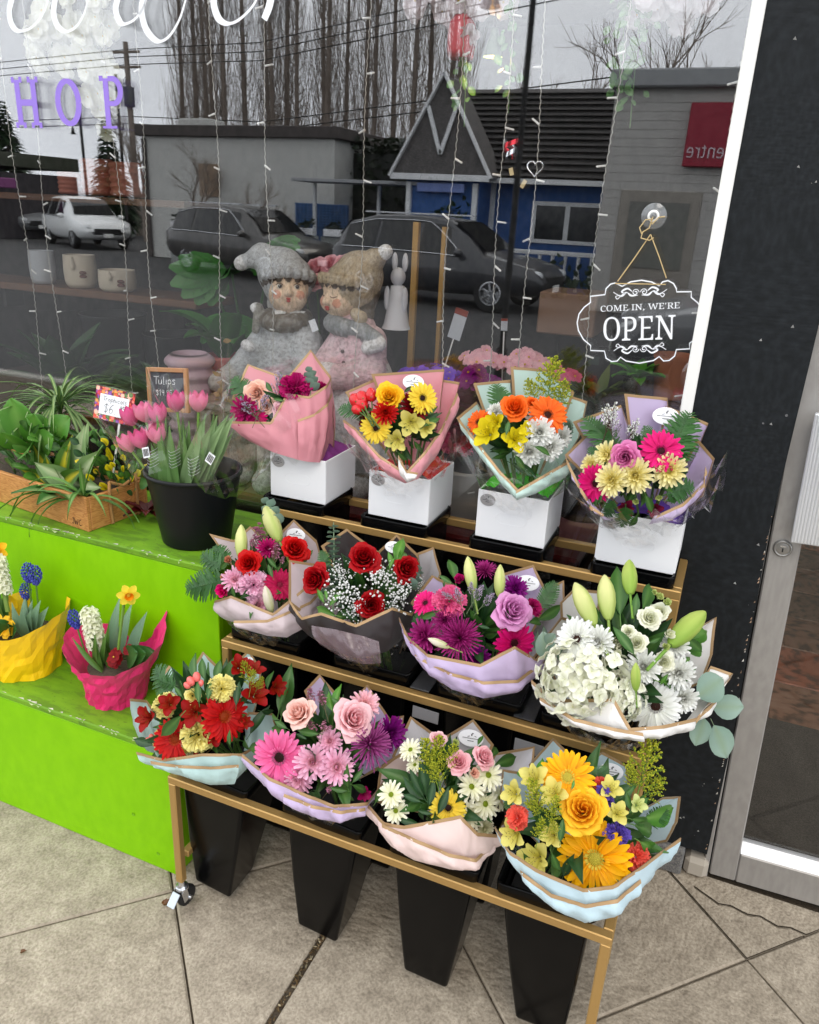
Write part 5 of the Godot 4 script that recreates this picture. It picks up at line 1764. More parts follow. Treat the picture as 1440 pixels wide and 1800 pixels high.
func build_window_things():
	build_statues()
	# pots
	var pk := thing("ribbed_planter", "lilac pink ribbed ceramic planter behind the chalkboard", "planter", Vector3(-1.725, .8, -.15))
	var pr := [Vector2(.001, .0), Vector2(.05, 0)]
	for k in 9:
		for j in 5:
			var a := PI * (j + .5) / 5.0
			pr.append(Vector2(.058 + .016 * sin(a) + .002 * k * .2, .36 * (k + (j + .5) / 5.0) / 9.0 + .02))
	pr.append_array([Vector2(.052, .385), Vector2(.05, .3), Vector2(.001, .3)])
	part(pk, "bowl", make_lathe(pr, 32), mat("lilacceramic", 205, 176, 186, .6))
	part(pk, "soil", make_lathe([Vector2(.001, .31), Vector2(.05, .3)], 16), mats.jointdirt)
	var co := thing("coral_pot", "coral pink plant pot with big green leaves behind statue", "pot plant", Vector3(-1.705, .8, -.3))
	part(co, "pot", pot_mesh(.05, .062, .36), mat("coralceramic", 206, 104, 98, .6))
	var cl := [S(46, 104, 40), S(64, 128, 48)]
	for d in [[Vector3(-.2, .7, .1), .26, .06], [Vector3(.12, .95, .1), .25, .05], [Vector3(-.05, .6, .3), .2, .055], [Vector3(.2, .5, .2), .2, .06], [Vector3(-.3, .5, -.1), .24, .05]]:
		leaf_blade(co, Vector3(0, .35, 0), d[0], d[1], d[2], -1.3, cl[0], cl[1], S(96, 150, 80), .003)
	var mon := thing("monstera_plant", "monstera plant with wide split leaves in the shop window", "plant", Vector3(-1.75, .8, -.5))
	part(mon, "pot", pot_mesh(.07, .09, .2), mats.bucketplastic)
	for d in [[Vector3(-.02, .6, .05), Vector3(.5, .3, .8), .14], [Vector3(.1, .68, .0), Vector3(.7, -.2, .6), .13], [Vector3(-.12, .58, .03), Vector3(-.6, .1, .7), .14], [Vector3(0, .45, .1), Vector3(.1, -.3, .9), .14]]:
		var g := Geo.new()
		g.tube([Vector3(0, .18, 0), (d[0] as Vector3) * .6 + Vector3(0, .1, 0), d[0]], [.006, .005, .004], 6, S(60, 110, 50))
		var st := part(mon, "stalk", g.mesh(), mats.foliage)
		var lf := Geo.new()
		var ob := orient(d[1], VIEW)
		for s in [-1.0, 1.0]:
			for k in 6:
				var a: float = s * (.25 + k * .42)
				lf.petal(Transform3D(ob * Basis(Vector3.BACK, a) * Basis(Vector3.UP, Vector3.BACK, Vector3.RIGHT), d[0]), d[2] * (1.0 - .09 * k), .036, .1, -.5, .2, [.5, .9, 1.0, .95, .7, .2], S(44, 100, 38), S(58, 124, 44), 2)
		part(mon, "leaf", lf.mesh(), mats.foliage)
	# chalkboard
	var cb := thing("chalkboard", "small wood-framed chalkboard reading Tulips behind the tulip bucket", "sign", Vector3(-1.64, 1.118, .06))
	cb.rotation = Vector3(-.12, .1, .07)
	part(cb, "slate", bx(Vector3.ZERO, Vector3(.11, .1, .004), 0), mat("slate", 58, 60, 66, .8))
	for s in [-1.0, 1.0]:
		part(cb, "frame", bx(Vector3(s * .06, 0, .001), Vector3(.012, .124, .012), .0015), mat("framewood", 168, 122, 82, .6))
		part(cb, "frame", bx(Vector3(0, s * .056, .001), Vector3(.1075, .0125, .0118), .0015), mats.framewood)
	write(cb, "Tulips", Vector3(-.045, .016, .0026), .021, .0016, mat("chalk", 226, 228, 230, .9))
	write(cb, "$19.95", Vector3(-.04, -.016, .0026), .016, .0012, mats.chalk)
	var hs := thing("stone_ornament", "little stone cottage ornament behind the tulip bucket", "ornament", Vector3(-1.6, .8, -.13))
	part(hs, "walls", bx(Vector3(0, .12, 0), Vector3(.12, .24, .1), .006), mat("stonecream", 186, 172, 150, .85))
	part(hs, "roof", bx(Vector3(0, .253, 0), Vector3(.15, .026, .13), .006), mat("stonegrey", 150, 140, 122, .85))
	part(hs, "door", bx(Vector3(.01, .2, .051), Vector3(.026, .05, .002), 0), mats.rubber)
	part(hs, "vine", fluff(Vector3(.03, .3, .03), Vector3(.02, .06, .02), 26, .012, S(180, 150, 96)), mats.foliage)
	# pink roses and angel behind the statues
	var rb := thing("rose_bunch", "bunch of pink roses behind the two statues", "flowers", Vector3(-1.4, .8, -.36))
	for d in [[-.0, .645, .0, .045], [.05, .66, -.01, .04], [.09, .665, .0, .035], [-.03, .62, .02, .035], [.02, .61, .03, .035], [.12, .655, .0, .03]]:
		bloom(rb, "rose", "rosepink", Vector3(d[0], d[1], d[2]), Vector3(d[0] * 2, .5, .7), d[3], rng.randf() * 6)
		var g := Geo.new()
		g.tube([Vector3(.03, .2, 0), Vector3(d[0], d[1] - .03, d[2])], .003, 5, S(70, 100, 50))
		part(rb, "stem", g.mesh(), mats.foliage)
	part(rb, "vase", pot_mesh(.04, .05, .4), mats.bucketplastic)
	var an := thing("angel_ornament", "white fabric rabbit angel ornament behind the girl statue", "ornament", Vector3(-1.108, 1.3, -.31))
	part(an, "skirt", make_lathe([Vector2(.042, 0), Vector2(.036, .015), Vector2(.026, .07), Vector2(.02, .12), Vector2(.001, .125)], 18), mat("whitefabric", 205, 206, 210, .9))
	part(an, "head", make_ball(Vector3(0, .145, 0), Vector3(.022, .026, .022)), mats.whitefabric)
	for s in [-1.0, 1.0]:
		part(an, "ear", make_ball(Vector3(s * .016 + .004, .185, 0), Vector3(.009, .026, .007)), mats.whitefabric)
		part(an, "arm", make_ball(Vector3(s * .028, .085, .01), Vector3(.009, .034, .01)), mats.whitefabric)
	var tag_ := solo("price_tag", "white price tag hanging between the statues", "tag", bx(Vector3.ZERO, Vector3(.022, .034, .001), 0), mats.whitevinyl, "", Vector3(-1.32, 1.3, -.2))
	tag_.rotation.z = .4
	# violets and pink pot plants
	for d in [[-.955, .0, "vividviolet", .1, "pot of violet-blue african violets in the window"], [-.83, .0, "purple", .075, "pot of deep purple african violets in the window"], [-.835, .045, "palepink", .06, "pot of two-tone pink cyclamens above the violets"], [-.72, .05, "palepink", .085, "wider pot of pink and white cyclamens in the window"], [-.64, .03, "pinkfuchsia", .07, "low pot of pink flowers nearest the white frame"]]:
		var pz: float = -.22 if d[1] < .02 else -.3
		var o := thing("flowering_plant", d[4], "pot plant", Vector3(d[0], .8, pz), "flowering pots in the window")
		part(o, "pot", pot_mesh(.05, .07, .28 + d[1]), mats.bucketplastic)
		for k in 12:
			var a := k * 2.39996
			bloom(o, "roundleaf", "darkleaf", Vector3(cos(a) * .02, .3 + d[1], sin(a) * .02), Vector3(cos(a), .4, sin(a)), d[3] * 1.0, 0, Vector3.UP)
		for k in 22:
			var a := k * 2.39996
			var r: float = d[3] * sqrt((k + .5) / 22.0)
			bloom(o, "primula", d[2], Vector3(cos(a) * r, .39 + d[1] + .03 * (1 - r / d[3]) + rng.randf_range(-.012, .012), sin(a) * r * .8), Vector3(cos(a) * .5, .75, sin(a) * .5 + .45), rng.randf_range(.018, .025), rng.randf() * 6)
	var cn := thing("carnation_bag", "pink carnation plant in pale paper bag behind the boxes", "pot plant", Vector3(-.82, .8, -.2))
	part(cn, "bag", pot_mesh(.06, .08, .16), mat("palebag", 196, 194, 186, .8))
	for k in 9:
		var a := k * 2.39996
		bloom(cn, "carnation", "pinkfuchsia", Vector3(cos(a) * .05 - .03, .22 + .025 * (k % 3), sin(a) * .04), Vector3(cos(a) * .6, .7, .5), .028, rng.randf() * 6)
	for k in 8:
		var a := k * 2.39996
		bloom(cn, "leaf", "darkleaf", Vector3(0, .16, 0), Vector3(cos(a), .7, sin(a)), .1)
	for d in [[-.95, 1.318, .05, .09, -.25, "tall plant care card on stake behind the violets"], [-.81, 1.33, .024, .034, .05, "small white price card on stake above the cyclamens"]]:
		var o := thing("plant_card", d[5], "card", Vector3(d[0], d[1], -.4))
		o.rotation.z = d[4]
		part(o, "card", bx(Vector3.ZERO, Vector3(d[2] * .8, d[3], .001), 0), mat("cardgrey", 190, 196, 202, .5))
		part(o, "stake", bx(Vector3(0, -.09, -.001), Vector3(.004, .14, .001), 0), mats.whiteplastic)
		part(o, "header", bx(Vector3(0, d[3] * .4, .001), Vector3(d[2] * .8, d[3] * .2, .001), 0), mat("cardrust", 140, 60, 44, .6))
	# right hand corner
	var sp := thing("succulent_pot", "small potted plants in black pot under the open sign", "pot plant", Vector3(-.52, .8, -.4))
	part(sp, "pot", pot_mesh(.07, .095, .34), mats.bucketplastic)
	rosette(sp, Vector3(0, .34, 0), 16, .13, .016, S(66, 92, 40), S(104, 120, 52), 1.2)
	solo("plant_label", "tiny chalk price label on stick beside the open sign", "label", bx(Vector3.ZERO, Vector3(.03, .022, .002), 0), mat("slategreen", 40, 56, 50, .7), "", Vector3(-.54, 1.262, -.37))
	solo("cardboard_box", "brown cardboard box inside the window behind cyclamens", "box", bx(Vector3.ZERO, Vector3(.17, .12, .2), .004), mat("cardboard", 128, 102, 84, .8), "", Vector3(-.66, 1.36, -.62))
	solo("box_stand", "black stand holding the cardboard box in the window", "stand", bx(Vector3.ZERO, Vector3(.16, 1.28, .18), .004), mats.rubber, "", Vector3(-.66, .655, -.92))
	solo("clay_pot", "orange brown clay pot in the window corner", "pot", pot_mesh(.04, .055, .12), mat("claypot", 170, 104, 70, .7), "", Vector3(-.335, 1.17, -.45))
	solo("corner_stool", "dark stool carrying the clay pot in the corner", "stool", stool_mesh(), mats.deckwood, "", Vector3(-.39, .77, -.43))
	var bg := thing("leafy_plant", "bright green leafy plant beside the clay pot", "pot plant", Vector3(-.425, 1.17, -.42))
	part(bg, "pot", pot_mesh(.025, .035, .05), mats.bucketplastic)
	rosette(bg, Vector3(0, .05, 0), 12, .08, .018, S(70, 140, 40), S(96, 170, 54), 1.1)
	# garlands at the top
	for d in [[-2.2, 2.04, .09, .08, "hydrwhite", "left clump of white artificial blossom hanging at top"], [-2.03, 2.06, .09, .13, "hydrwhite", "long trail of white artificial blossom behind purple letters"], [-2.02, 1.93, .055, .1, "hydrwhite", "lower tip of white blossom trail between the letters"], [-.95, 2.1, .13, .09, "palewhite", "pinkish white blossom garland above the red bell ornament"], [-.43, 2.1, .1, .07, "palewhite", "white blossom garland near the white frame"]]:
		var o := thing("blossom_garland", d[5], "garland", Vector3(d[0], d[1], -.2), "white blossom garlands")
		for k in 30:
			var p := Vector3(rng.randfn(0, d[2] * .4), rng.randfn(0, d[3] * .5), rng.randfn(0, .03))
			bloom(o, "blossom", d[4], p, Vector3(p.x * 4, p.y * 4 - .2, .8), rng.randf_range(.026, .04), rng.randf() * 6)
		var g := Geo.new()
		g.tube([Vector3(0, .65, 0), Vector3(.01, .2, 0), Vector3(0, -d[3] * .6, 0)], .003, 5, S(120, 130, 90))
		part(o, "stem", g.mesh(), mats.foliage)
	for d in [[-.92, 2.1, .28, "ivy strand hanging beside the red bell ornament"], [-.81, 2.15, .3, "ivy strand hanging around the lamp reflection"], [-.555, 2.1, .25, "longest ivy strand hanging above the open sign"], [-.52, 2.02, .2, "short ivy strand hanging right above the open sign"]]:
		var o := thing("ivy_strand", d[3], "ivy", Vector3(d[0], d[1], -.2), "hanging ivy strands")
		var g := Geo.new()
		g.tube([Vector3(0, .55, 0), Vector3(.01, 0, 0), Vector3(.02, -d[2], 0)], .0015, 4, S(90, 130, 70))
		part(o, "stem", g.mesh(), mats.foliage)
		for k in 34:
			var y: float = -d[2] * k / 34.0 + .04
			bloom(o, "roundleaf", "ivy", Vector3(.012 + rng.randfn(0, .012), y, rng.randfn(0, .01)), Vector3(rng.randf_range(-1, 1), -.6, rng.randf_range(-.2, .8)), rng.randf_range(.016, .028), rng.randf_range(-1, 1))
	var rl := thing("bell_ornament", "red translucent bell ornament hanging at the window top", "ornament", Vector3(-.92, 2.012, -.2))
	part(rl, "bell", make_lathe([Vector2(.001, .046), Vector2(.02, .044), Vector2(.031, .028), Vector2(.034, 0), Vector2(.033, -.03), Vector2(.029, -.046), Vector2(.027, -.03), Vector2(.001, .03)], 24), mat("redbell", 214, 70, 84, .4))
	part(rl, "cord", make_tube([Vector3(0, .045, 0), Vector3(0, .64, 0)], .001), mats.whiteplastic)
	var lb := thing("pendant_lamp", "small green pendant lamp with lit bulb at window top", "lamp", Vector3(-.846, 1.986, -.22))
	part(lb, "lamp_shade", make_lathe([Vector2(.008, .045), Vector2(.01, .03), Vector2(.018, .01), Vector2(.024, -.014), Vector2(.022, -.014), Vector2(.014, .012), Vector2(.006, .03)], 20), mat("greenshade", 66, 92, 66, .4))
	part(lb, "cord", make_tube([Vector3(0, .045, 0), Vector3(0, .66, 0)], .0015), mats.rubber)
	var gm := mat("warmglow", 255, 214, 130, .5)
	gm.emission_enabled = true
	gm.emission = Color(1, .75, .35)
	gm.emission_energy_multiplier = 2.2
	part(lb, "bulb", make_ball(Vector3(0, -.006, 0), Vector3(.009, .012, .009)), gm)
	var li := OmniLight3D.new()
	li.name = "bulb_glow"
	li.light_color = Color(1, .8, .5)
	li.light_energy = .02
	li.light_size = .01
	li.omni_range = 4.0
	li.omni_attenuation = 2.0
	li.shadow_enabled = true
	li.position = Vector3(0, -.006, 0)
	lb.add_child(li)
func stool_mesh() -> ArrayMesh:
	var g := Geo.new()
	g.box(Vector3(0, .39, 0), Vector3(.22, .02, .18), .003)
	for x in [-.09, .09]:
		for z in [-.07, .07]: g.box(Vector3(x, .19, z), Vector3(.018, .38, .018), .002)
	return g.mesh()
func make_ball(o: Vector3, r: Vector3, n := 14) -> ArrayMesh:
	var g := Geo.new()
	g.ball(o, r, n)
	return g.mesh()
func make_tube(p: Array, r, n := 6) -> ArrayMesh:
	var g := Geo.new()
	g.tube(p, r, n)
	return g.mesh()
func fluff(o: Vector3, r: Vector3, n: int, s: float, c: Color) -> ArrayMesh:
	var g := Geo.new()
	for k in n:
		var p := o + Vector3(rng.randfn(0, r.x), rng.randfn(0, r.y), rng.randfn(0, r.z))
		g.petal(Transform3D(Basis.from_euler(Vector3(rng.randf() * 6, rng.randf() * 6, rng.randf() * 6)), p), s * 2, s * .6, 0, -.4, .3, [.2, .9, 1.0, .6, .05], vary(c, .2), vary(c, .2))
	return g.mesh()
# ---------------------------------------------------------------- handwriting from strokes on a unit square
const STROKES := {"T": [[0, 1, .8, 1], [.4, 1, .4, 0]], "u": [[.1, .6, .1, .15, .25, 0, .45, .1, .55, .6], [.55, .6, .55, 0]], "l": [[.2, 1, .2, .05, .3, 0]], "i": [[.2, .6, .2, 0], [.2, .85, .21, .82]], "p": [[.1, .6, .1, -.4], [.1, .5, .3, .62, .5, .45, .45, .1, .1, .1]], "s": [[.5, .55, .3, .62, .12, .48, .45, .25, .4, .03, .1, .05]], "r": [[.1, .6, .1, 0], [.1, .4, .25, .6, .45, .58]], "o": [[.3, .6, .08, .3, .3, 0, .52, .3, .3, .6]], "h": [[.1, 1, .1, 0], [.1, .4, .3, .6, .5, .45, .5, 0]], "c": [[.5, .52, .25, .6, .08, .3, .25, 0, .5, .1]], "a": [[.5, .5, .25, .6, .08, .25, .3, .0, .5, .3, .5, .6], [.5, .6, .52, 0]], "e": [[.1, .3, .5, .35, .4, .6, .15, .5, .1, .2, .3, 0, .5, .1]],
	"$": [[.55, .8, .3, .9, .1, .7, .5, .4, .4, .1, .1, .15], [.32, 1.05, .32, -.1]], "6": [[.5, 1, .2, .7, .1, .25, .3, 0, .5, .25, .35, .5, .12, .35]], ".": [[.1, .03, .16, .0]], "9": [[.5, .7, .3, .5, .1, .75, .3, 1, .5, .75, .45, 0]], "5": [[.5, 1, .15, 1, .12, .6, .4, .6, .5, .3, .35, 0, .1, .08]], "1": [[.1, .8, .3, 1, .3, 0]], "J": [[.2, 1, .6, 1], [.45, 1, .45, .2, .25, 0, .05, .2]], "W": [[0, 1, .2, 0, .4, .7, .6, 0, .85, 1]], "C": [[.6, .85, .35, 1, .08, .5, .3, 0, .6, .15]]}
const WIDTHS := {"T": .7, "l": .4, "i": .4, ".": .3, "W": 1.0, "1": .5}
func write(parent: Node3D, s: String, at: Vector3, h: float, w: float, m: Material, slant := .08):
	var x := 0.0
	for ch in s:
		if STROKES.has(ch):
			var g := Geo.new()
			for st in STROKES[ch]:
				var p := xys(st)
				for k in p.size(): p[k] = Vector2((x + p[k].x + p[k].y * slant) * h, p[k].y * h)
				ribbon(g, smooth_line(p, 4) if p.size() > 2 else p, func(f, _d): return w * (.8 + .4 * sin(f * 9.0) * .5), 0.0, .0003)
			part(parent, "lettering", g.mesh(), m, Transform3D(Basis(), at))
		x += float(WIDTHS.get(ch, .65))

# ---------------------------------------------------------------- what stands on the green bench
func wrapped_pot(called: String, label: String, at: Vector3, r0: float, hs: Array, rs: Array, m: Material) -> Node3D:
	var o := thing(called, label, "pot plant", at, "foil-wrapped spring bulb pots")
	var n := FastNoiseLite.new()
	n.seed = int(at.x * -1000)
	n.frequency = 22.0
	var g := Geo.new()
	var nc := 46
	var fo := []
	for k in nc: fo.append(rng.randf_range(-.0045, .0045) if k % 2 == 0 else rng.randf_range(-.0015, .0015))
	var nr := 8
	for i in nr + 1:
		var s := float(i) / nr
		for k in nc:
			var a := TAU * k / nc
			var f := fposmod(a / TAU * 8.0, 8.0)
			var j := int(f)
			var h := lerpf(hs[j % 8], hs[(j + 1) % 8], f - j)
			var rr := lerpf(rs[j % 8], rs[(j + 1) % 8], f - j)
			var r := lerpf(r0, rr, pow(s, 1.4))
			var d := Vector3(cos(a), 0, sin(a))
			var fold: float = absf(fposmod(k * .31 + n.get_noise_1d(k * .01) * 2.0, 1.0) - .5) * .006 * .5 + fo[k] * (.35 + .65 * s) + n.get_noise_3dv(d * .09 + Vector3(0, s * .16, 0)) * .011 + rng.randf_range(-.0016, .0016)
			g.add(d * (r + fold) + Vector3(0, h * s, 0))
	var fl := Geo.new()
	for i in nr:
		for k in nc:
			var q := i * nc + k
			var w := i * nc + (k + 1) % nc
			fl.tri(g.v[q], g.v[w], g.v[q + nc])
			fl.tri(g.v[w], g.v[w + nc], g.v[q + nc])
	g = fl
	part(o, "wrapper", g.mesh(), m)
	part(o, "soil", make_lathe([Vector2(.001, .102), Vector2(r0 * .6, .1), Vector2(r0 * .98, .092)], 20), mats.jointdirt)
	return o
func build_bench_plants():
	var pk := mat("pinkfoil", 226, 34, 112, .5)
	pk.backlight_enabled = true
	pk.backlight = Color(.25, .25, .25)
	var yl := mat("yellowfoil", 248, 202, 0, .5)
	yl.backlight_enabled = true
	yl.backlight = Color(.25, .25, .25)
	var a := wrapped_pot("pink_wrapped_pot", "bulb pot in bright pink paper with hyacinth and daffodil", Vector3(-1.525, .3925, .475), .07, [.175, .135, .125, .14, .165, .15, .17, .24], [.145, .12, .1, .115, .14, .115, .11, .135], pk)
	bloom(a, "muscari", "grape", Vector3(-.075, .155, .03), Vector3(-.25, 1, .0), .09)
	bloom(a, "hyacinth", "hyac", Vector3(-.035, .115, .015), Vector3(-.1, 1, .05), .13)
	bloom(a, "daffodil", "daff", Vector3(.085, .325, .02), Vector3(.7, .1, .6), .028)
	part(a, "daffodil_stem", make_tube([Vector3(.02, .08, .02), Vector3(.04, .18, .02), Vector3(.065, .3, .015), Vector3(.083, .325, .018)], .0035, 6), mat("stemgreen", 110, 150, 60, .5))
	for k in 9:
		leaf_blade(a, Vector3(rng.randf_range(-.03, .025), .085, rng.randf_range(-.0, .05)), Vector3(rng.randf_range(-.4, .3), 1, rng.randf_range(-.05, .3)), rng.randf_range(.085, .15), .0085, rng.randf_range(-.5, .2), S(66, 104, 44), S(92, 130, 56), null, .0, Vector3(0, .2, 1))
	leaf_blade(a, Vector3(.005, .1, .05), Vector3(-.8, .75, .15), .12, .008, -.3, S(70, 110, 46), S(84, 124, 52), null, 0, Vector3(0, .5, 1))
	for d in [[.03, 1.0, .08], [-.02, 1.2, .1], [.0, .9, .09]]: leaf_blade(a, Vector3(d[0], .1, -.02), Vector3(d[0] * 6, d[1], -.2), d[2] + .06, .017, -.4, S(96, 128, 100), S(120, 150, 120), null, 0, Vector3(0, .2, 1))
	for k in 7: bloom(a, "primula", "primred", Vector3(.045 + rng.randf_range(-.02, .025), .145 + rng.randf_range(-.02, .03), .03 + rng.randf_range(-.02, .03)), Vector3(.2, .6, .8), .015, rng.randf() * 6)
	for k in 5: bloom(a, "roundleaf", "fern", Vector3(.05, .13, .01), Vector3(.8, .7 - .2 * k, .5 - .3 * k), .08)
	var b := wrapped_pot("yellow_wrapped_pot", "bulb pot in golden yellow paper with blue grape hyacinths", Vector3(-1.85, .3925, .475), .092, [.2, .15, .135, .135, .15, .17, .21, .19], [.15, .125, .105, .105, .12, .115, .125, .13], yl)
	for d in [[.03, .21, 1.0], [.055, .21, .98], [.01, .16, .85]]: bloom(b, "muscari", "grape", Vector3(d[0], d[1], -.02), Vector3(.05, 1, 0), .1 * d[2])
	for k in 8: leaf_blade(b, Vector3(.06, .1, .02), Vector3(rng.randf_range(-.5, .5), 1, rng.randf_range(-.2, .4)), rng.randf_range(.1, .14), .018, -.5, S(92, 124, 98), S(116, 146, 118), null, 0, Vector3(0, .2, 1))
	for k in 5: leaf_blade(b, Vector3(-.05, .1, .0), Vector3(rng.randf_range(-.5, .5), 1, rng.randf_range(-.2, .4)), rng.randf_range(.14, .22), .012, -.3, S(70, 112, 50), S(96, 136, 60), null, 0, Vector3(0, .2, 1))
	bloom(b, "hyacinth", "hyac", Vector3(-.03, .2, .01), Vector3(-.05, 1, 0), .12)
	for k in 6: bloom(b, "primula", "primyel", Vector3(-.01 + rng.randf_range(-.04, .03), .135 + rng.randf() * .02, .055 + rng.randf_range(-.02, .02)), Vector3(0, .6, .8), .026, rng.randf() * 6)
	for k in 5: bloom(b, "roundleaf", "fern", Vector3(.02, .13, .04), Vector3(.8 - .4 * k, .6, .6), .06)
	bloom(b, "daffodil", "primyel", Vector3(-.045, .34, .0), Vector3(.4, .2, .8), .03)
	# crate
	var wood := tri_mat("cratewood", wood_tex(), 1.0, .6)
	wood.uv1_world_triplanar = false
	wood.uv1_scale = Vector3(1.6, 6.5, 1.6)
	var cr := thing("wooden_crate", "natural wooden crate with rope handle marked JWC", "crate", Vector3(-1.688, .781, .357))
	cr.rotation.y = -.13
	var L := .75
	part(cr, "front_board", bx(Vector3(-L / 2, .048, -.006), Vector3(L, .096, .012), .002), wood)
	part(cr, "back_board", bx(Vector3(-L / 2, .048, -.2), Vector3(L, .096, .012), .002), wood)
	part(cr, "end_board", bx(Vector3(-.006, .0475, -.103), Vector3(.0118, .0945, .181), .002), wood)
	part(cr, "bottom_board", bx(Vector3(-L / 2 - .006, .006, -.103), Vector3(L - .014, .01, .18), 0), wood)
	part(cr, "soil", bx(Vector3(-L / 2 - .006, .062, -.103), Vector3(L - .016, .01, .178), 0), mats.jointdirt)
	write(cr, "JWC", Vector3(-.065, .012, .0003), .017, .0022, mat("burntink", 50, 28, 18, .8))
	for z in [-.075, -.165]:
		part(cr, "rope", rope_mesh([Vector3(.006, .004, z), Vector3(.007, .05, z + .003), Vector3(.004, .1, z), Vector3(-.006, .118, z - .01)], .0048), mats.get("ropetan", mat("ropetan", 168, 124, 74, .9)))
	part(cr, "rope", rope_mesh([Vector3(-.006, .118, -.085), Vector3(.006, .1, -.12), Vector3(-.006, .112, -.175)], .0045), mats.ropetan)
	# plants in the crate
	var sp := crate_plant("spider_plant", "spider plant with long arching leaves at the crate's corner", Vector3(-1.725, .85, .325))
	for d in [[-1.0, .5, .2, .3], [-1.0, .75, .1, .27], [-.9, .35, .35, .2], [-.5, .5, .6, .13], [.8, .75, -.1, .17], [.5, .9, .25, .16], [.95, .5, -.35, .15], [.15, 1.5, -.1, .15], [.3, 1.0, .5, .17], [-.2, 1.1, .2, .12], [-.35, .9, .1, .16], [.1, 1.3, .1, .12], [-1.0, .6, .4, .32]]:
		leaf_blade(sp, Vector3.ZERO, Vector3(d[0], d[1], d[2]), d[3] * 1.15, .0065, -1.9 if d[1] < 1.2 else -.5, S(70, 118, 48), S(104, 148, 70), S(150, 178, 110), .002)
	var ct := crate_plant("croton_plant", "croton with yellow veined upright leaves in the crate", Vector3(-1.86, .85, .27))
	for d in [[.25, 1.0, .1, .12], [-.6, .8, .2, .11], [-.1, .9, .5, .08], [.6, .5, .3, .1], [-.9, .3, .3, .11]]:
		leaf_blade(ct, Vector3.ZERO, Vector3(d[0], d[1], d[2]), d[3] * 1.35, .027, -.5, S(70, 110, 30), S(60, 96, 30), S(236, 214, 50), .003, Vector3(.1, .3, 1))
	var ag := crate_plant("aglaonema_plant", "aglaonema with cream speckled leaves behind the spider plant", Vector3(-1.81, .86, .25))
	for d in [[.1, 1.0, .2, .13], [.5, .7, .4, .12], [-.4, .5, .7, .1], [.7, .3, .6, .1], [-.2, 1.1, -.2, .14]]:
		leaf_blade(ag, Vector3.ZERO, Vector3(d[0], d[1], d[2]), d[3] * 1.35, .032, -.7, S(70, 108, 56), S(126, 154, 96), S(214, 222, 180), .004, Vector3(.1, .4, 1))
	var db := crate_plant("speckled_plant", "dark plant speckled with pale dots in crate's middle", Vector3(-1.80, .85, .31))
	for d in [[-.7, .35, .5, .11], [.6, .45, .5, .12], [.1, .4, .9, .09]]:
		leaf_blade(db, Vector3.ZERO, Vector3(d[0], d[1], d[2]), d[3] * 1.3, .032, -.6, S(54, 96, 40), S(60, 104, 44), S(190, 206, 140), .003)
	var gb := crate_plant("golden_bush", "bushy plant with tiny gold spotted leaves at crate's right", Vector3(-1.70, .86, .22))
	for k in 90:
		var v := Vector3(rng.randfn(0, .045), rng.randf_range(-.01, .14), rng.randfn(0, .035))
		bloom(gb, "roundleaf", ["leaf", "brightyellow", "darkleaf", "brightleaf"][k % 4], v, Vector3(v.x * 8, .6, v.z * 8 + .3), rng.randf_range(.018, .03), rng.randf_range(-1, 1))
	var po := crate_plant("pothos_plant", "pothos with broad green leaves at the picture's left edge", Vector3(-2.0, .87, .22))
	for d in [[.3, .9, .3, .1, .05], [.7, .5, .4, .1, .05], [-.2, 1.0, .2, .12, .06], [.5, .2, .7, .1, .055], [.1, .6, .8, .09, .05], [.8, 1.0, .0, .12, .05], [-.6, .7, .3, .12, .05]]:
		bloom(po, "roundleaf", "brightleaf", Vector3(d[0] * .06, d[4] + .02, d[2] * .05), Vector3(d[0], d[1], d[2]), d[3] * 1.1, rng.randf_range(-.4, .4))
	var rd := crate_plant("red_leaf_plant", "small dark red leaved plant beside the tulip bucket", Vector3(-1.625, .8, .2))
	rosette(rd, Vector3.ZERO, 10, .08, .014, S(70, 16, 18), S(96, 24, 26), 1.0)
	var tf := thing("grassy_plant", "tall tufted plant with thin striped leaves inside the window", "plant", Vector3(-2.045, .785, .08))
	part(tf, "pot", pot_mesh(.06, .075, .1), mats.bucketplastic)
	part(tf, "stalk", make_tube([Vector3(0, .08, 0), Vector3(.01, .2, 0)], .012), mats.stemgreen)
	for k in 70:
		var an := k * 2.39996
		var el := rng.randf_range(.15, 1.35)
		leaf_blade(tf, Vector3(.01, .2 + rng.randf() * .05, 0), Vector3(cos(an) * cos(el), sin(el), sin(an) * cos(el)), rng.randf_range(.18, .32), .0052, -rng.randf_range(1.2, 2.1), S(64, 100, 50), S(110, 140, 80), S(170, 184, 120))
	var bk := thing("dark_foliage_plant", "dark broad leaved plants inside the window at left", "plant", Vector3(-2.4, .8, -.3))
	part(bk, "pot", pot_mesh(.07, .09, .14), mats.bucketplastic)
	rosette(bk, Vector3(0, .14, 0), 16, .32, .05, S(30, 62, 30), S(44, 84, 40), 1.4, S(60, 100, 50))
	var bk2 := thing("dark_foliage_plant", "dark plant with drooping leaves inside window behind the price card", "plant", Vector3(-1.93, .8, -.32))
	part(bk2, "pot", pot_mesh(.07, .09, .14), mats.bucketplastic)
	rosette(bk2, Vector3(0, .14, 0), 14, .26, .035, S(32, 62, 32), S(48, 84, 44), 1.3, S(60, 96, 50))
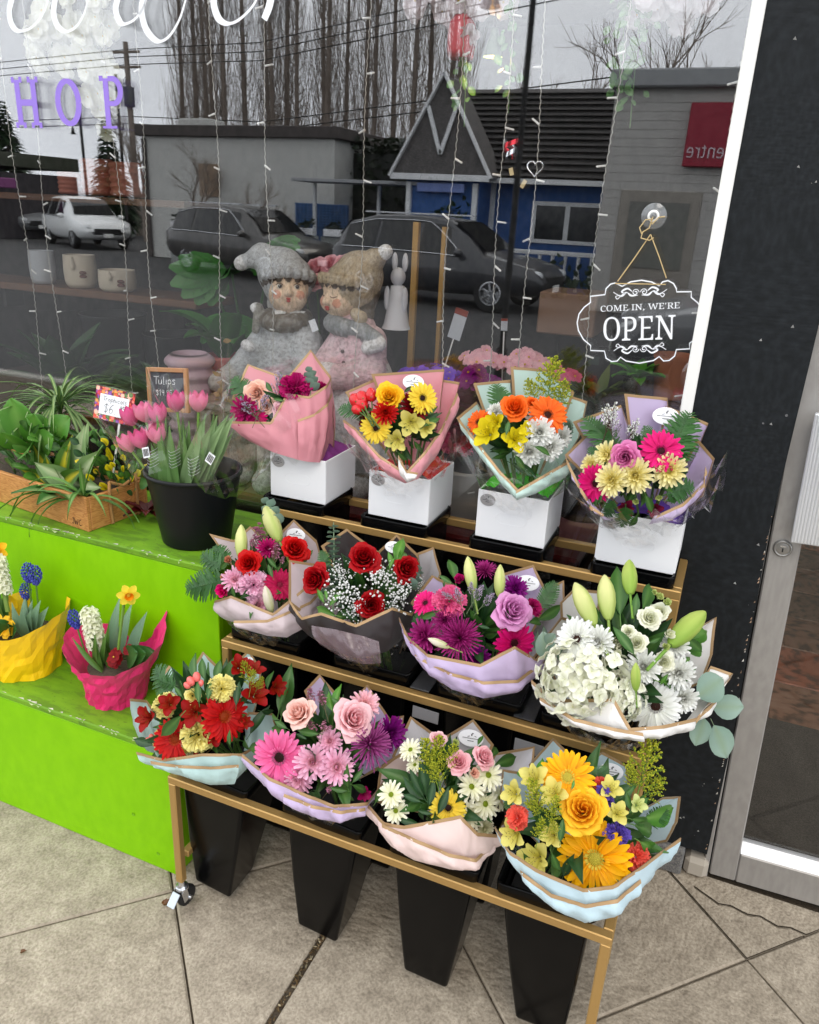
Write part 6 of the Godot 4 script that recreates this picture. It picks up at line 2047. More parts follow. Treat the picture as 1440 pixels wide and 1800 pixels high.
	for d in [[-1.93, .86, .22, "brightleaf", .05, "leafy bright green plant at the back of the crate"], [-2.05, .86, .25, "leaf", .055, "bushy green plant at crate's left by picture edge"], [-1.78, .86, .19, "leaf", .04, "small leaved green plant behind the speckled plant"]]:
		var o := crate_plant("foliage_plant", d[5], Vector3(d[0], d[1], d[2]))
		for k in 46:
			var v := Vector3(rng.randfn(0, .045), rng.randf_range(0, .14), rng.randfn(0, .03))
			bloom(o, "leaf" if k % 2 else "roundleaf", d[3], v, Vector3(v.x * 9, .5, v.z * 9 + .4), d[4] * rng.randf_range(.7, 1.3), rng.randf_range(-1, 1))
	# price card
	var pc := thing("price_card", "flowery price card reading Trophicals 6.95 beside the tulips", "sign", Vector3(-1.738, 1.082, .17))
	pc.rotation = Vector3(-.2, .15, -.1)
	part(pc, "holder", bx(Vector3(0, 0, -.002), Vector3(.128, .096, .003), .0008), mats.acrylic)
	var q := QuadMesh.new()
	q.size = Vector2(.122, .09)
	var pm := mat("petalprint", 255, 255, 255, .5)
	pm.albedo_texture = petal_print()
	part(pc, "flower_print", q, pm, Transform3D(Basis(), Vector3(0, 0, .0004)))
	part(pc, "white_field", bx(Vector3(.0, -.002, .0012), Vector3(.09, .056, .0006), 0), mats.whitevinyl)
	write(pc, "Trophicals", Vector3(-.036, .008, .0019), .0125, .0011, mat("ink", 20, 20, 26, .7))
	write(pc, "$6.", Vector3(-.032, -.024, .0019), .026, .0013, mats.ink)
	write(pc, "95", Vector3(.018, -.012, .0019), .014, .0016, mats.ink)
	part(pc, "stake", bx(Vector3(.02, -.11, -.004), Vector3(.006, .17, .002), 0), mats.whiteplastic)
	# tulips in a bucket
	var bc := thing("tulip_bucket", "black plastic bucket on the green bench", "bucket", Vector3(-1.418, .781, .25))
	part(bc, "bucket_body", make_lathe([Vector2(.001, 0), Vector2(.084, 0), Vector2(.089, .004), Vector2(.119, .185), Vector2(.124, .186), Vector2(.125, .192), Vector2(.122, .197), Vector2(.117, .196), Vector2(.112, .17), Vector2(.09, .03), Vector2(.001, .03)], 48), mats.bucketplastic)
	var spots := [[[231, 753], 0]]
	var heads := [Vector3(-1.56, 1.035, .31), Vector3(-1.517, 1.052, .315), Vector3(-1.575, 1.095, .28), Vector3(-1.53, 1.112, .285), Vector3(-1.485, 1.115, .285), Vector3(-1.45, 1.145, .26), Vector3(-1.381, 1.155, .265), Vector3(-1.515, 1.1, .25), Vector3(-1.53, 1.06, .24), Vector3(-1.47, 1.07, .31)]
	for s in 3:
		var o := thing("tulip_bunch", ["bunch of pink tulips with leaves at bucket's left", "middle tulip bunch in printed clear sleeve", "rolled green tulip bunch leaning right in clear sleeve"][s], "flowers", Vector3(-1.418, .85, .25), "tulip bunches in the black bucket")
		var base := o.position
		if s < 2:
			for k in (range(0, 5) if s == 0 else range(5, 10)):
				var p: Vector3 = heads[k] - base
				var foot := Vector3(p.x * .35, .0, p.z * .35)
				bloom(o, "tulip", "tulippink" if k % 3 else "tulippale", p - Vector3(0, .022, 0), (p - foot).normalized() + Vector3(0, .2, 0), .047, rng.randf() * 6)
				part(o, "stem", make_tube([foot, (foot + p) * .5 + Vector3(0, 0, .004), p - Vector3(0, .02, 0)], .0035, 6), mats.stemgreen)
			for k in (18 if s == 0 else 14):
				var x := rng.randf_range(-.09, .0) if s == 0 else rng.randf_range(-.03, .05)
				leaf_blade(o, Vector3(x * .8, .02, rng.randf_range(-.01, .075)), Vector3(x * 2.2 + rng.randf_range(-.1, .1), 1, rng.randf_range(-.1, .25)), rng.randf_range(.12, .2) if s == 0 else rng.randf_range(.18, .28), .0165, rng.randf_range(-.35, .1), S(84, 122, 66), S(112, 150, 84), null, .002, Vector3(rng.randf_range(-.4, .4), .1, 1))
		else:
			for k in 16:
				leaf_blade(o, Vector3(.005 + rng.randf_range(-.02, .02), .06, .03 + rng.randf_range(-.02, .02)), Vector3(.55 + rng.randf_range(-.15, .15), 1, rng.randf_range(-.05, .2)), rng.randf_range(.18, .28), .02, rng.randf_range(-.2, .2), S(120, 152, 100), S(150, 178, 128), null, .002, Vector3(rng.randf_range(-.4, .4), -.1, 1))
		var ax: Vector3 = [Vector3(-.085, .2, .05), Vector3(.0, .27, .0), Vector3(.14, .19, .05)][s]
		make_film(o, [Vector3(-.02, -.02, .02), Vector3(0, -.02, 0), Vector3(.01, -.0, .03)][s], ax, .085, .72, 1.35, 2.6, .004)
		# printed lines and a barcode on the sleeve
		var pb := Geo.new()
		for k in 6:
			var y := .15 + k * .008
			var l := []
			for j in 7: l.append(Vector3(ax.x * .55 + (j - 3) * .006, y + (j - 3) * (j - 3) * .0006 + (j - 3) * .002, ax.z * .5 + .082 - absf(j - 3) * .004))
			pb.tube(l, .00035, 3)
		part(o, "sleeve_print", pb.mesh(), mats.whitevinyl)
		if s == 1: continue
		var bcode := part(o, "barcode_label", bx(Vector3.ZERO, Vector3(.02, .026, .0005), 0), mats.whitevinyl, Transform3D(Basis.from_euler(Vector3(-.2, 0, [.3, .2, -.45][s])), [Vector3(-.062, .185, .1), Vector3(.0, .2, .09), Vector3(.118, .195, .085)][s]))
		for k in 10: part(bcode, "bar", bx(Vector3(-.007 + k * .0016, .0, .0005), Vector3(.0006 + .0007 * (k % 3 == 0 as int), .018, .0004), 0), mats.ink)
func rope_mesh(p: Array, r: float) -> ArrayMesh:
	var cv := Curve3D.new()
	for k in p.size():
		var t: Vector3 = (p[mini(k + 1, p.size() - 1)] - p[maxi(k - 1, 0)]) * .2
		cv.add_point(p[k], -t, t)
	var g := Geo.new()
	var n := 70
	for s in 3:
		var pts := []
		for k in n + 1:
			var q := cv.sample_baked(cv.get_baked_length() * k / n)
			var d := (cv.sample_baked(minf(cv.get_baked_length() * k / n + .002, cv.get_baked_length())) - cv.sample_baked(maxf(cv.get_baked_length() * k / n - .002, 0))).normalized()
			var u := d.cross(Vector3.BACK).normalized()
			var w := d.cross(u)
			var a := k * .75 + TAU * s / 3
			pts.append(q + (u * cos(a) + w * sin(a)) * r * .5)
		g.tube(pts, r * .55, 5)
	return g.mesh()
func crate_plant(called: String, label: String, at: Vector3) -> Node3D:
	return thing(called, label, "plant", at, "plants in the wooden crate")
func petal_print() -> ImageTexture:
	var im := Image.create(96, 72, false, Image.FORMAT_RGB8)
	im.fill(Color(.5, .1, .15))
	var cs := [Color(.85, .2, .12), Color(.9, .4, .35), Color(.45, .2, .6), Color(.95, .7, .6), Color(.3, .1, .35), Color(.85, .55, .2), Color(.8, .12, .2), Color(.25, .4, .15)]
	for k in 260:
		var x := rng.randi() % 96
		var y := rng.randi() % 72
		var r := 2 + rng.randi() % 5
		var c: Color = cs[(k * 3 + x / 24 * 2) % 8]
		for i in range(-r, r + 1):
			for j in range(-r, r + 1):
				if i * i + j * j <= r * r and x + i >= 0 and x + i < 96 and y + j >= 0 and y + j < 72: im.set_pixel(x + i, y + j, c.lerp(Color.WHITE, .25 * (1.0 - float(i * i + j * j) / (r * r + 1))))
	return ImageTexture.create_from_image(im)
func wood_tex() -> ImageTexture:
	var n := FastNoiseLite.new()
	n.seed = 19
	n.frequency = .008
	n.fractal_octaves = 4
	var im := Image.create(512, 256, false, Image.FORMAT_RGB8)
	for y in 256:
		for x in 512:
			var w := n.get_noise_2d(x * .7, y * 2.2)
			var k := .5 + .5 * sin(w * 26.0 + y * .2)
			var f := n.get_noise_2d(x * 3.0, y * 60.0)
			im.set_pixel(x, y, Color(.66, .42, .2).lerp(Color(.8, .58, .33), clampf(pow(k, .6) * .8 + f * .3 + .1, 0, 1)))
	return ImageTexture.create_from_image(im)

# ---------------------------------------------------------------- the street behind the camera, seen in the glass
const NTH := ["first", "second", "third", "fourth", "fifth", "sixth", "seventh", "eighth", "ninth", "tenth", "eleventh", "twelfth", "thirteenth", "fourteenth", "fifteenth", "sixteenth", "seventeenth", "eighteenth", "nineteenth", "last"]
func tree_limbs(g: Geo, o: Vector3, d: Vector3, ln: float, r: float, depth: int, up: float, c: Color):
	var e := o + d * ln
	var m := o + d * ln * .5 + Vector3(rng.randf() - .5, rng.randf() - .5, rng.randf() - .5) * ln * .07
	g.tube([o, m, e], [r, r * .8, r * .62], 5 if depth > 2 else 3, c, false)
	if depth <= 0: return
	var n := 3 if depth > 1 else 4
	for k in n:
		var f := rng.randf_range(.45, 1.0)
		var a := rng.randf() * TAU
		var side := d.cross(Vector3(cos(a), .3, sin(a))).normalized()
		var nd := (d + side * rng.randf_range(.35, .85) + Vector3.UP * up).normalized()
		tree_limbs(g, o.lerp(e, f), nd, ln * rng.randf_range(.55, .8), r * .55, depth - 1, up, c)
func build_street():
	var bark := mat("bark", 138, 126, 116, .9)
	# row of bare poplars
	var pops := []
	for v in 3:
		var g := Geo.new()
		g.tube([Vector3.ZERO, Vector3(.05, 5, 0), Vector3(0, 11, .1), Vector3(0, 17, 0)], [.19, .13, .08, .02], 6)
		for k in 105:
			var y := 1.8 + 13.5 * k / 105.0
			var a := k * 2.39996
			var ln := rng.randf_range(1.8, 4.0) * (1.0 - y / 22.0)
			var d := Vector3(cos(a) * .32, 1, sin(a) * .32)
			var p := Vector3(cos(a) * .08, y, sin(a) * .08)
			var e := p + d * ln
			g.tube([p, p + Vector3(cos(a) * .3, .25, sin(a) * .3) * ln * .4, e], [.024, .017, .005], 3, Color.WHITE, false)
			for j in 7:
				var q := p.lerp(e, .3 + .1 * j)
				g.tube([q, q + Vector3(rng.randf() - .5, 2.2, rng.randf() - .5) * .34 * ln * .5], [.009, .003], 3, Color.WHITE, false)
		pops.append(g.mesh())
	for k in 20:
		var x := -29.0 + k * .82 + rng.randf_range(-.25, .25)
		var o := solo("poplar_tree", "%s bare upright poplar from the left in the mirrored row" % NTH[k], "tree", pops[k % 3], bark, "bare poplars across the street", Vector3(x, -.1, 35.0 + rng.randf_range(-1, 1)))
		o.scale = Vector3.ONE * rng.randf_range(.92, 1.12)
		o.rotation.y = rng.randf() * 6
	# spreading bare trees
	for d in [[Vector3(-3.6, -.1, 24), 3.0, "big spreading bare tree above the grey building"], [Vector3(-15.6, -.1, 18.3), 1.25, "small bare street tree in front of the pale warehouse"], [Vector3(-18.0, -.1, 20.5), 1.5, "bare street tree at the left of the warehouse"], [Vector3(-12.4, -.1, 16.6), 1.0, "slim bare street tree beside the blue gate"], [Vector3(-24.0, -.1, 26), 2.0, "bare tree behind the utility pole"], [Vector3(-7.5, -.1, 27), 2.6, "bare tree behind the blue house roof"]]:
		var g := Geo.new()
		tree_limbs(g, Vector3.ZERO, Vector3(.03, 1, 0), 1.1 * d[1], .055 * d[1], 5, .28, Color.WHITE)
		solo("bare_tree", d[2], "tree", g.mesh(), bark, "bare trees across the street", d[0])
	# evergreens
	for d in [[Vector3(-33.5, -.1, 28), 5.6, "broad evergreen tree behind the colourful building"], [Vector3(-27.5, -.1, 28), 5.0, "narrower evergreen tree beside the street lamps"]]:
		var o := thing("evergreen_tree", d[2], "tree", d[0], "evergreens across the street")
		part(o, "trunk", make_tube([Vector3.ZERO, Vector3(0, d[1] * .9, 0)], [.16, .03], 7), bark)
		var g := Geo.new()
		for k in 900:
			var f := pow(rng.randf(), .7)
			var y: float = d[1] * (1.0 - f * .9)
			var a := rng.randf() * TAU
			var r: float = f * d[1] * .27 * rng.randf_range(.5, 1.1)
			g.petal(rot_y(-a, Vector3(cos(a) * r * .5, y, sin(a) * r * .5)), r * .7 + .15, .12, rng.randf_range(-.5, .1), -.3, .2, [.5, 1.0, .8, .1], vary(S(40, 58, 40), .3), vary(S(52, 72, 48), .3))
		part(o, "crown", g.mesh(), mats.foliage)
	# hedge beside the house
	var hd := Geo.new()
	for k in 2600:
		var p := Vector3(rng.randf_range(-2.0, 2.0), pow(rng.randf(), .7) * 3.6, rng.randf_range(-.5, .5))
		hd.petal(Transform3D(Basis.from_euler(Vector3(rng.randf() * 6, rng.randf() * 6, 0)), p), .22, .08, 0, -.3, .2, [.4, 1.0, .8, .1], vary(S(30, 40, 28), .3), vary(S(38, 50, 34), .3))
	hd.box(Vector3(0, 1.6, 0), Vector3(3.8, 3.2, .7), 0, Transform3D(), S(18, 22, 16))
	solo("tall_hedge", "tall dark hedge between warehouse and blue house", "hedge", hd.mesh(), mats.foliage, "", Vector3(-10.4, -.1, 20.5))
	# pale warehouse
	var wh := thing("warehouse", "pale grey flat-roofed warehouse with dark parapet", "building", Vector3(-14.6, -.1, 22))
	part(wh, "wall", bx(Vector3(0, 1.75, 0), Vector3(6.6, 3.5, 6), 0), mat("palewall", 190, 190, 186, .85))
	part(wh, "parapet", bx(Vector3(0, 3.62, 0), Vector3(6.9, .3, 6.3), .02), mat("darkfascia", 70, 64, 62, .8))
	part(wh, "drain_pipe", bx(Vector3(-3.2, 1.7, -3.06), Vector3(.14, 3.4, .1), .02), mats.darkfascia)
	part(wh, "panel", bx(Vector3(-.9, 2.3, -3.02), Vector3(.7, .9, .03), .01), mat("tanpanel", 150, 128, 108, .8))
	part(wh, "roof_unit", bx(Vector3(-2.2, 3.9, -1.5), Vector3(1.2, .35, .8), .03), mats.palewall)
	var gt := thing("blue_gate", "blue lattice gate at the end of the warehouse", "gate", Vector3(-11.6, -.1, 18.8))
	part(gt, "board", bx(Vector3(0, .9, .03), Vector3(1.7, 1.8, .04), .01), mat("gateblue", 40, 78, 128, .7))
	for k in 14: part(gt, "slat", bx(Vector3(-.8 + k * .123, 1.5, -.01), Vector3(.03, .6, .02), 0), mat("slatblue", 70, 110, 160, .7))
	for k in 9: part(gt, "slat", bx(Vector3(0, 1.22 + k * .07, -.03), Vector3(1.66, .02, .02), 0), mats.slatblue)
	for k in 8:
		var o := thing("planter_box", "%s white planter from the left along the far fence" % NTH[k], "planter", Vector3(-15.0 + k * .78, -.1, 16.9 + .04 * k), "white planters along the far pavement")
		part(o, "fence_panel", bx(Vector3(0, .5, 0), Vector3(.72, 1.0, .06), .01), mat("panelgrey", 150, 154, 152, .7))
		part(o, "box", bx(Vector3(0, 1.1, 0), Vector3(.5, .18, .2), .015), mats.whitebox)
		part(o, "shrub", fluff(Vector3(0, 1.25, 0), Vector3(.12, .07, .06), 50, .06, S(34, 46, 32)), mats.foliage)
	# blue house
	var hw := thing("blue_house", "blue house with shingle roof, gabled porch and white trim", "building", Vector3(-6.0, -.1, 20.5))
	var bl := mat("houseblue", 42, 88, 152, .7)
	var tr := mat("whitetrim", 232, 234, 236, .6)
	var rf := tri_mat("shingles", noise_tex(81, 16.0, [S2(72, 70, 70), S2(94, 91, 90), S2(118, 114, 112)], [.2, .5, .85], 128), .9, .9)
	part(hw, "wall", bx(Vector3(.6, 1.3, 0), Vector3(5.2, 2.6, 5), 0), bl)
	var r := part(hw, "roof", prism(Vector3(.6, 2.55, 0), 5.8, 6.0, 2.3), rf)
	for k in 15:
		part(r, "shingle_course", bx(Vector3(.6, 2.62 + k * .15, -2.96 + k * .195), Vector3(5.78, .02, .22), 0), rf, Transform3D())
	part(hw, "eave_board", bx(Vector3(.6, 2.5, -3.02), Vector3(5.8, .12, .05), .01), tr)
	var px := -1.35
	part(hw, "porch_wall", bx(Vector3(px, 1.3, -2.9), Vector3(1.9, 2.6, 1.0), 0), bl)
	var gab := part(hw, "gable", prism_x(Vector3(px, 2.55, -3.0), 2.5, 1.3, 2.1), rf)
	for s in [-1.0, 1.0]:
		part(gab, "barge_board", bar(Vector3(px + s * 1.28, 2.5, -3.68), Vector3(px, 4.68, -3.68), .16, .05), tr)
		part(gab, "king_strut", bar(Vector3(px, 3.0, -3.7), Vector3(px + s * .35, 4.0, -3.7), .09, .04), tr)
		part(hw, "porch_post", bx(Vector3(px + s * .85, 1.2, -3.45), Vector3(.12, 2.4, .12), .01), tr)
		part(hw, "corner_board", bx(Vector3(.6 + s * 2.58 if s > 0 else -.35, 1.3, -2.53), Vector3(.14, 2.6, .06), .01), tr)
	part(gab, "tie_beam", bx(Vector3(px, 2.5, -3.7), Vector3(2.5, .14, .05), .01), tr)
	part(hw, "porch_sign", bx(Vector3(px, 2.28, -3.55), Vector3(1.2, .2, .05), .01), mat("signlilac", 120, 140, 200, .6))
	var wn := part(hw, "window", bx(Vector3(1.55, 1.62, -2.53), Vector3(1.75, .95, .05), .005), tr)
	for s in [-1.0, 1.0]: part(wn, "pane", bx(Vector3(1.55 + s * .41, 1.62, -2.56), Vector3(.7, .76, .02), 0), mat("darkpane", 40, 44, 48, .1))
	part(hw, "rail", bx(Vector3(1.6, .95, -3.1), Vector3(2.6, .1, .1), .01), tr)
	for k in 8: part(hw, "baluster", make_lathe([Vector2(.05, .1), Vector2(.03, .2), Vector2(.075, .4), Vector2(.03, .62), Vector2(.05, .9)], 10), tr, Transform3D(Basis(), Vector3(.5 + k * .31, 0, -3.1)))
	part(hw, "garden_bush", fluff(Vector3(1.6, .35, -3.5), Vector3(1.0, .2, .2), 300, .09, S(44, 64, 36)), mats.foliage)
	part(hw, "hanging_fern", fluff(Vector3(px + .2, 1.5, -3.4), Vector3(.3, .22, .15), 160, .09, S(40, 62, 34)), mats.foliage)
	# grey clapboard building with red sign
	var gb := thing("grey_building", "grey clapboard building carrying a dark red sign", "building", Vector3(-.6, -.1, 17.2))
	var gw := mat("clapboard", 176, 174, 170, .8)
	part(gb, "wall", bx(Vector3(0, 2.1, 0), Vector3(5.0, 4.2, 5), 0), gw)
	for k in 26: part(gb, "clapboard", bx(Vector3(0, .12 + k * .15, -2.512), Vector3(5.0, .146, .018), .004), gw, Transform3D())
	part(gb, "cornice", bx(Vector3(0, 4.18, -.05), Vector3(5.2, .3, 5.3), .03), mat("cornicegrey", 150, 152, 154, .7))
	var sg := part(gb, "red_sign", bx(Vector3(-.15, 3.25, -2.62), Vector3(1.9, 1.05, .12), .015), mat("signred", 144, 22, 48, .5))
	put_text(sg, "lettering", "entre", Vector3(-.55, 3.0, -2.69), .72, .26, 0.0, mat("signtext", 196, 180, 186, .6), false).transform = flip_text(Vector3(-.73, 2.98, -2.69), .64, .22)
	var dw := part(gb, "doorway", bx(Vector3(-1.4, 1.2, -2.53), Vector3(1.5, 2.2, .04), .01), mat("doorwood", 146, 140, 132, .7))
	part(dw, "window", bx(Vector3(-1.4, 1.5, -2.56), Vector3(1.1, 1.2, .02), 0), mat("dimpane", 120, 120, 116, .2))
	part(gb, "notice_board", bx(Vector3(.2, 1.5, -2.56), Vector3(.62, 1.2, .05), .01), mat("noticecream", 176, 172, 150, .7))
	part(gb, "notice_board", bx(Vector3(.95, 1.6, -2.56), Vector3(.6, .9, .05), .01), mats.noticecream)
	# colourful shop far left
	var cs := thing("colourful_shop", "low shop painted blue and purple with yellow posts", "building", Vector3(-31, -.1, 23.5))
	part(cs, "wall", bx(Vector3(0, 1.2, 0), Vector3(8, 2.4, 4), 0), mat("shopdark", 52, 48, 52, .8))
	part(cs, "awning", bx(Vector3(0, 2.35, -2.2), Vector3(8, .5, .8), .03), mat("awningblue", 44, 52, 110, .7))
	part(cs, "awning", bx(Vector3(4.3, 2.0, -2.5), Vector3(1.6, .35, .8), .03), mat("awningpurple", 120, 60, 110, .7))
	part(cs, "roof", bx(Vector3(0, 2.85, 0), Vector3(8.2, .5, 4.2), .03), mat("mossroof", 58, 62, 50, .9))
	for x in [-3.5, -1.2, 1.2, 3.4]: part(cs, "post", bx(Vector3(x, 1.0, -2.55), Vector3(.3, 2.0, .1), .02), mat("postyellow", 190, 160, 30, .6))
	part(cs, "blue_banner", bx(Vector3(3.6, 3.3, -2.4), Vector3(.5, 1.9, .1), .02), mat("bannerblue", 26, 60, 120, .6))
	# poles, wires and lamps
	var up := thing("utility_pole", "wooden utility pole with transformer and wires", "pole", Vector3(-27.8, -.1, 30))
	part(up, "shaft", make_tube([Vector3.ZERO, Vector3(0, 8.2, 0)], [.16, .11], 8), bark)
	part(up, "transformer", make_lathe([Vector2(.001, 5.6), Vector2(.24, 5.6), Vector2(.24, 6.4), Vector2(.001, 6.45)], 14), mat("steelgrey", 90, 92, 94, .6))
	for y in [7.8, 7.2]: part(up, "cross_arm", bx(Vector3(0, y, 0), Vector3(1.5, .1, .1), .01), bark)
	for k in 5:
		var y: float = [7.9, 7.6, 7.3, 5.2, 4.9][k]
		part(up, "wire", make_tube([Vector3(-30, y + .6, 4), Vector3(-12, y - .1, 2), Vector3(0, y, 0), Vector3(9, y - .5, -3), Vector3(24, y + .2, -8)], .018, 4), mats.rubber)
	for d in [[Vector3(-2.65, -.1, 6.9), 5.2, .036, "tall black street lamp with scrolled arm close to the shop"], [Vector3(-24.5, -.1, 25.5), 6.2, .07, "far black street lamp with curved arm"], [Vector3(-27.0, -.1, 26.0), 5.6, .07, "second far street lamp beside the evergreen"]]:
		var o := thing("street_lamp", d[3], "street lamp", d[0], "street lamps across the road")
		var h: float = d[1]
		part(o, "pole", make_tube([Vector3.ZERO, Vector3(0, .3, 0), Vector3(0, .31, 0), Vector3(0, h, 0)], [d[2] * 2.0, d[2] * 1.8, d[2], d[2] * .8], 10), mats.rubber)
		var ap := []
		for k in 13:
			var a := PI * k / 12.0
			ap.append(Vector3(-.22 + .22 * cos(a), h - 1.25 + .34 * sin(a), 0))
		part(o, "arm", make_tube(ap, .022, 6), mats.rubber)
		var sp := []
		for k in 16: sp.append(Vector3(-.14 + cos(k * .5) * .085 * (1 - k / 20.0), h - 1.1 + sin(k * .5) * .085 * (1 - k / 20.0), 0))
		part(o, "scroll", make_tube(sp, .012, 5), mats.rubber)
		part(o, "lamp_head", make_lathe([Vector2(.02, h - 1.24), Vector2(.05, h - 1.3), Vector2(.06, h - 1.42), Vector2(.11, h - 1.52), Vector2(.001, h - 1.52)], 14), mats.rubber, Transform3D(Basis(), Vector3(-.44, 0, 0)))
	# patio heater and canopy beside the house
	var cp := thing("patio_canopy", "thin white patio canopy in front of the hedge", "canopy", Vector3(-9.4, -.1, 17.6))
	part(cp, "roof_beam", bx(Vector3(0, 2.35, 0), Vector3(4.2, .08, 1.2), .01), mat("canopygrey", 150, 152, 156, .6))
	for x in [-1.9, 0.0, 1.9]: part(cp, "post", bx(Vector3(x, 1.15, .3), Vector3(.08, 2.3, .08), .005), tr)
	build_cars()
func flip_text(at: Vector3, w: float, h: float) -> Transform3D:
	# the letters face the shop, which lies towards -z
	var t := text_mesh("entre", false, false)
	var bb := t.get_aabb()
	var m := Transform3D(Basis(Vector3.UP, PI) * Basis.from_scale(Vector3(w / bb.size.x, h / bb.size.y, .1)), at)
	m.origin -= m.basis * (bb.position + bb.size * .5)
	return m
func prism(o: Vector3, w: float, d: float, h: float) -> ArrayMesh:
	var g := Geo.new()
	var a := o + Vector3(-w / 2, 0, -d / 2)
	var b := o + Vector3(w / 2, 0, -d / 2)
	var c := o + Vector3(w / 2, 0, d / 2)
	var e := o + Vector3(-w / 2, 0, d / 2)
	var p := o + Vector3(-w / 2, h, 0)
	var q := o + Vector3(w / 2, h, 0)
	g.quad(a, b, q, p); g.quad(c, e, p, q); g.tri(b, c, q); g.tri(e, a, p); g.quad(a, e, c, b)
	return g.mesh()
func prism_x(o: Vector3, w: float, d: float, h: float) -> ArrayMesh:
	var g := Geo.new()
	var a := o + Vector3(-w / 2, 0, -d / 2)
	var b := o + Vector3(w / 2, 0, -d / 2)
	var c := o + Vector3(w / 2, 0, d / 2)
	var e := o + Vector3(-w / 2, 0, d / 2)
	var p := o + Vector3(0, h, -d / 2)
	var q := o + Vector3(0, h, d / 2)
	g.tri(a, p, b); g.tri(c, q, e); g.quad(a, e, q, p); g.quad(c, b, p, q)
	return g.mesh()
# stations along the car: x, sill, belt, roof, half width at the belt, half width at the roof
const CAR := [[-2.33, .5, .9, .94, .7, .62], [-2.24, .38, .98, 1.2, .86, .64], [-1.95, .32, 1.02, 1.52, .92, .66], [-1.3, .28, 1.02, 1.66, .94, .67], [-.3, .27, 1.0, 1.68, .94, .67], [.35, .27, .99, 1.62, .94, .66], [.8, .28, .98, 1.36, .94, .69], [1.18, .3, .97, 1.06, .93, .76], [1.7, .31, .92, .98, .91, .76], [2.1, .34, .85, .89, .86, .7], [2.3, .42, .74, .77, .74, .58], [2.36, .5, .62, .64, .6, .5]]
func car_point(x: float, f: float, side: float) -> Vector3:
	# a point of the cabin side: f runs from the belt to the roof edge
	for k in CAR.size() - 1:
		if x <= CAR[k + 1][0]:
			var t: float = (x - CAR[k][0]) / (CAR[k + 1][0] - CAR[k][0])
			var b := lerpf(CAR[k][2], CAR[k + 1][2], t)
			var r := lerpf(CAR[k][3], CAR[k + 1][3], t)
			return Vector3(x, lerpf(b, r - .05, f), side * lerpf(lerpf(CAR[k][4], CAR[k + 1][4], t), lerpf(CAR[k][5], CAR[k + 1][5], t), f))
	return Vector3.ZERO
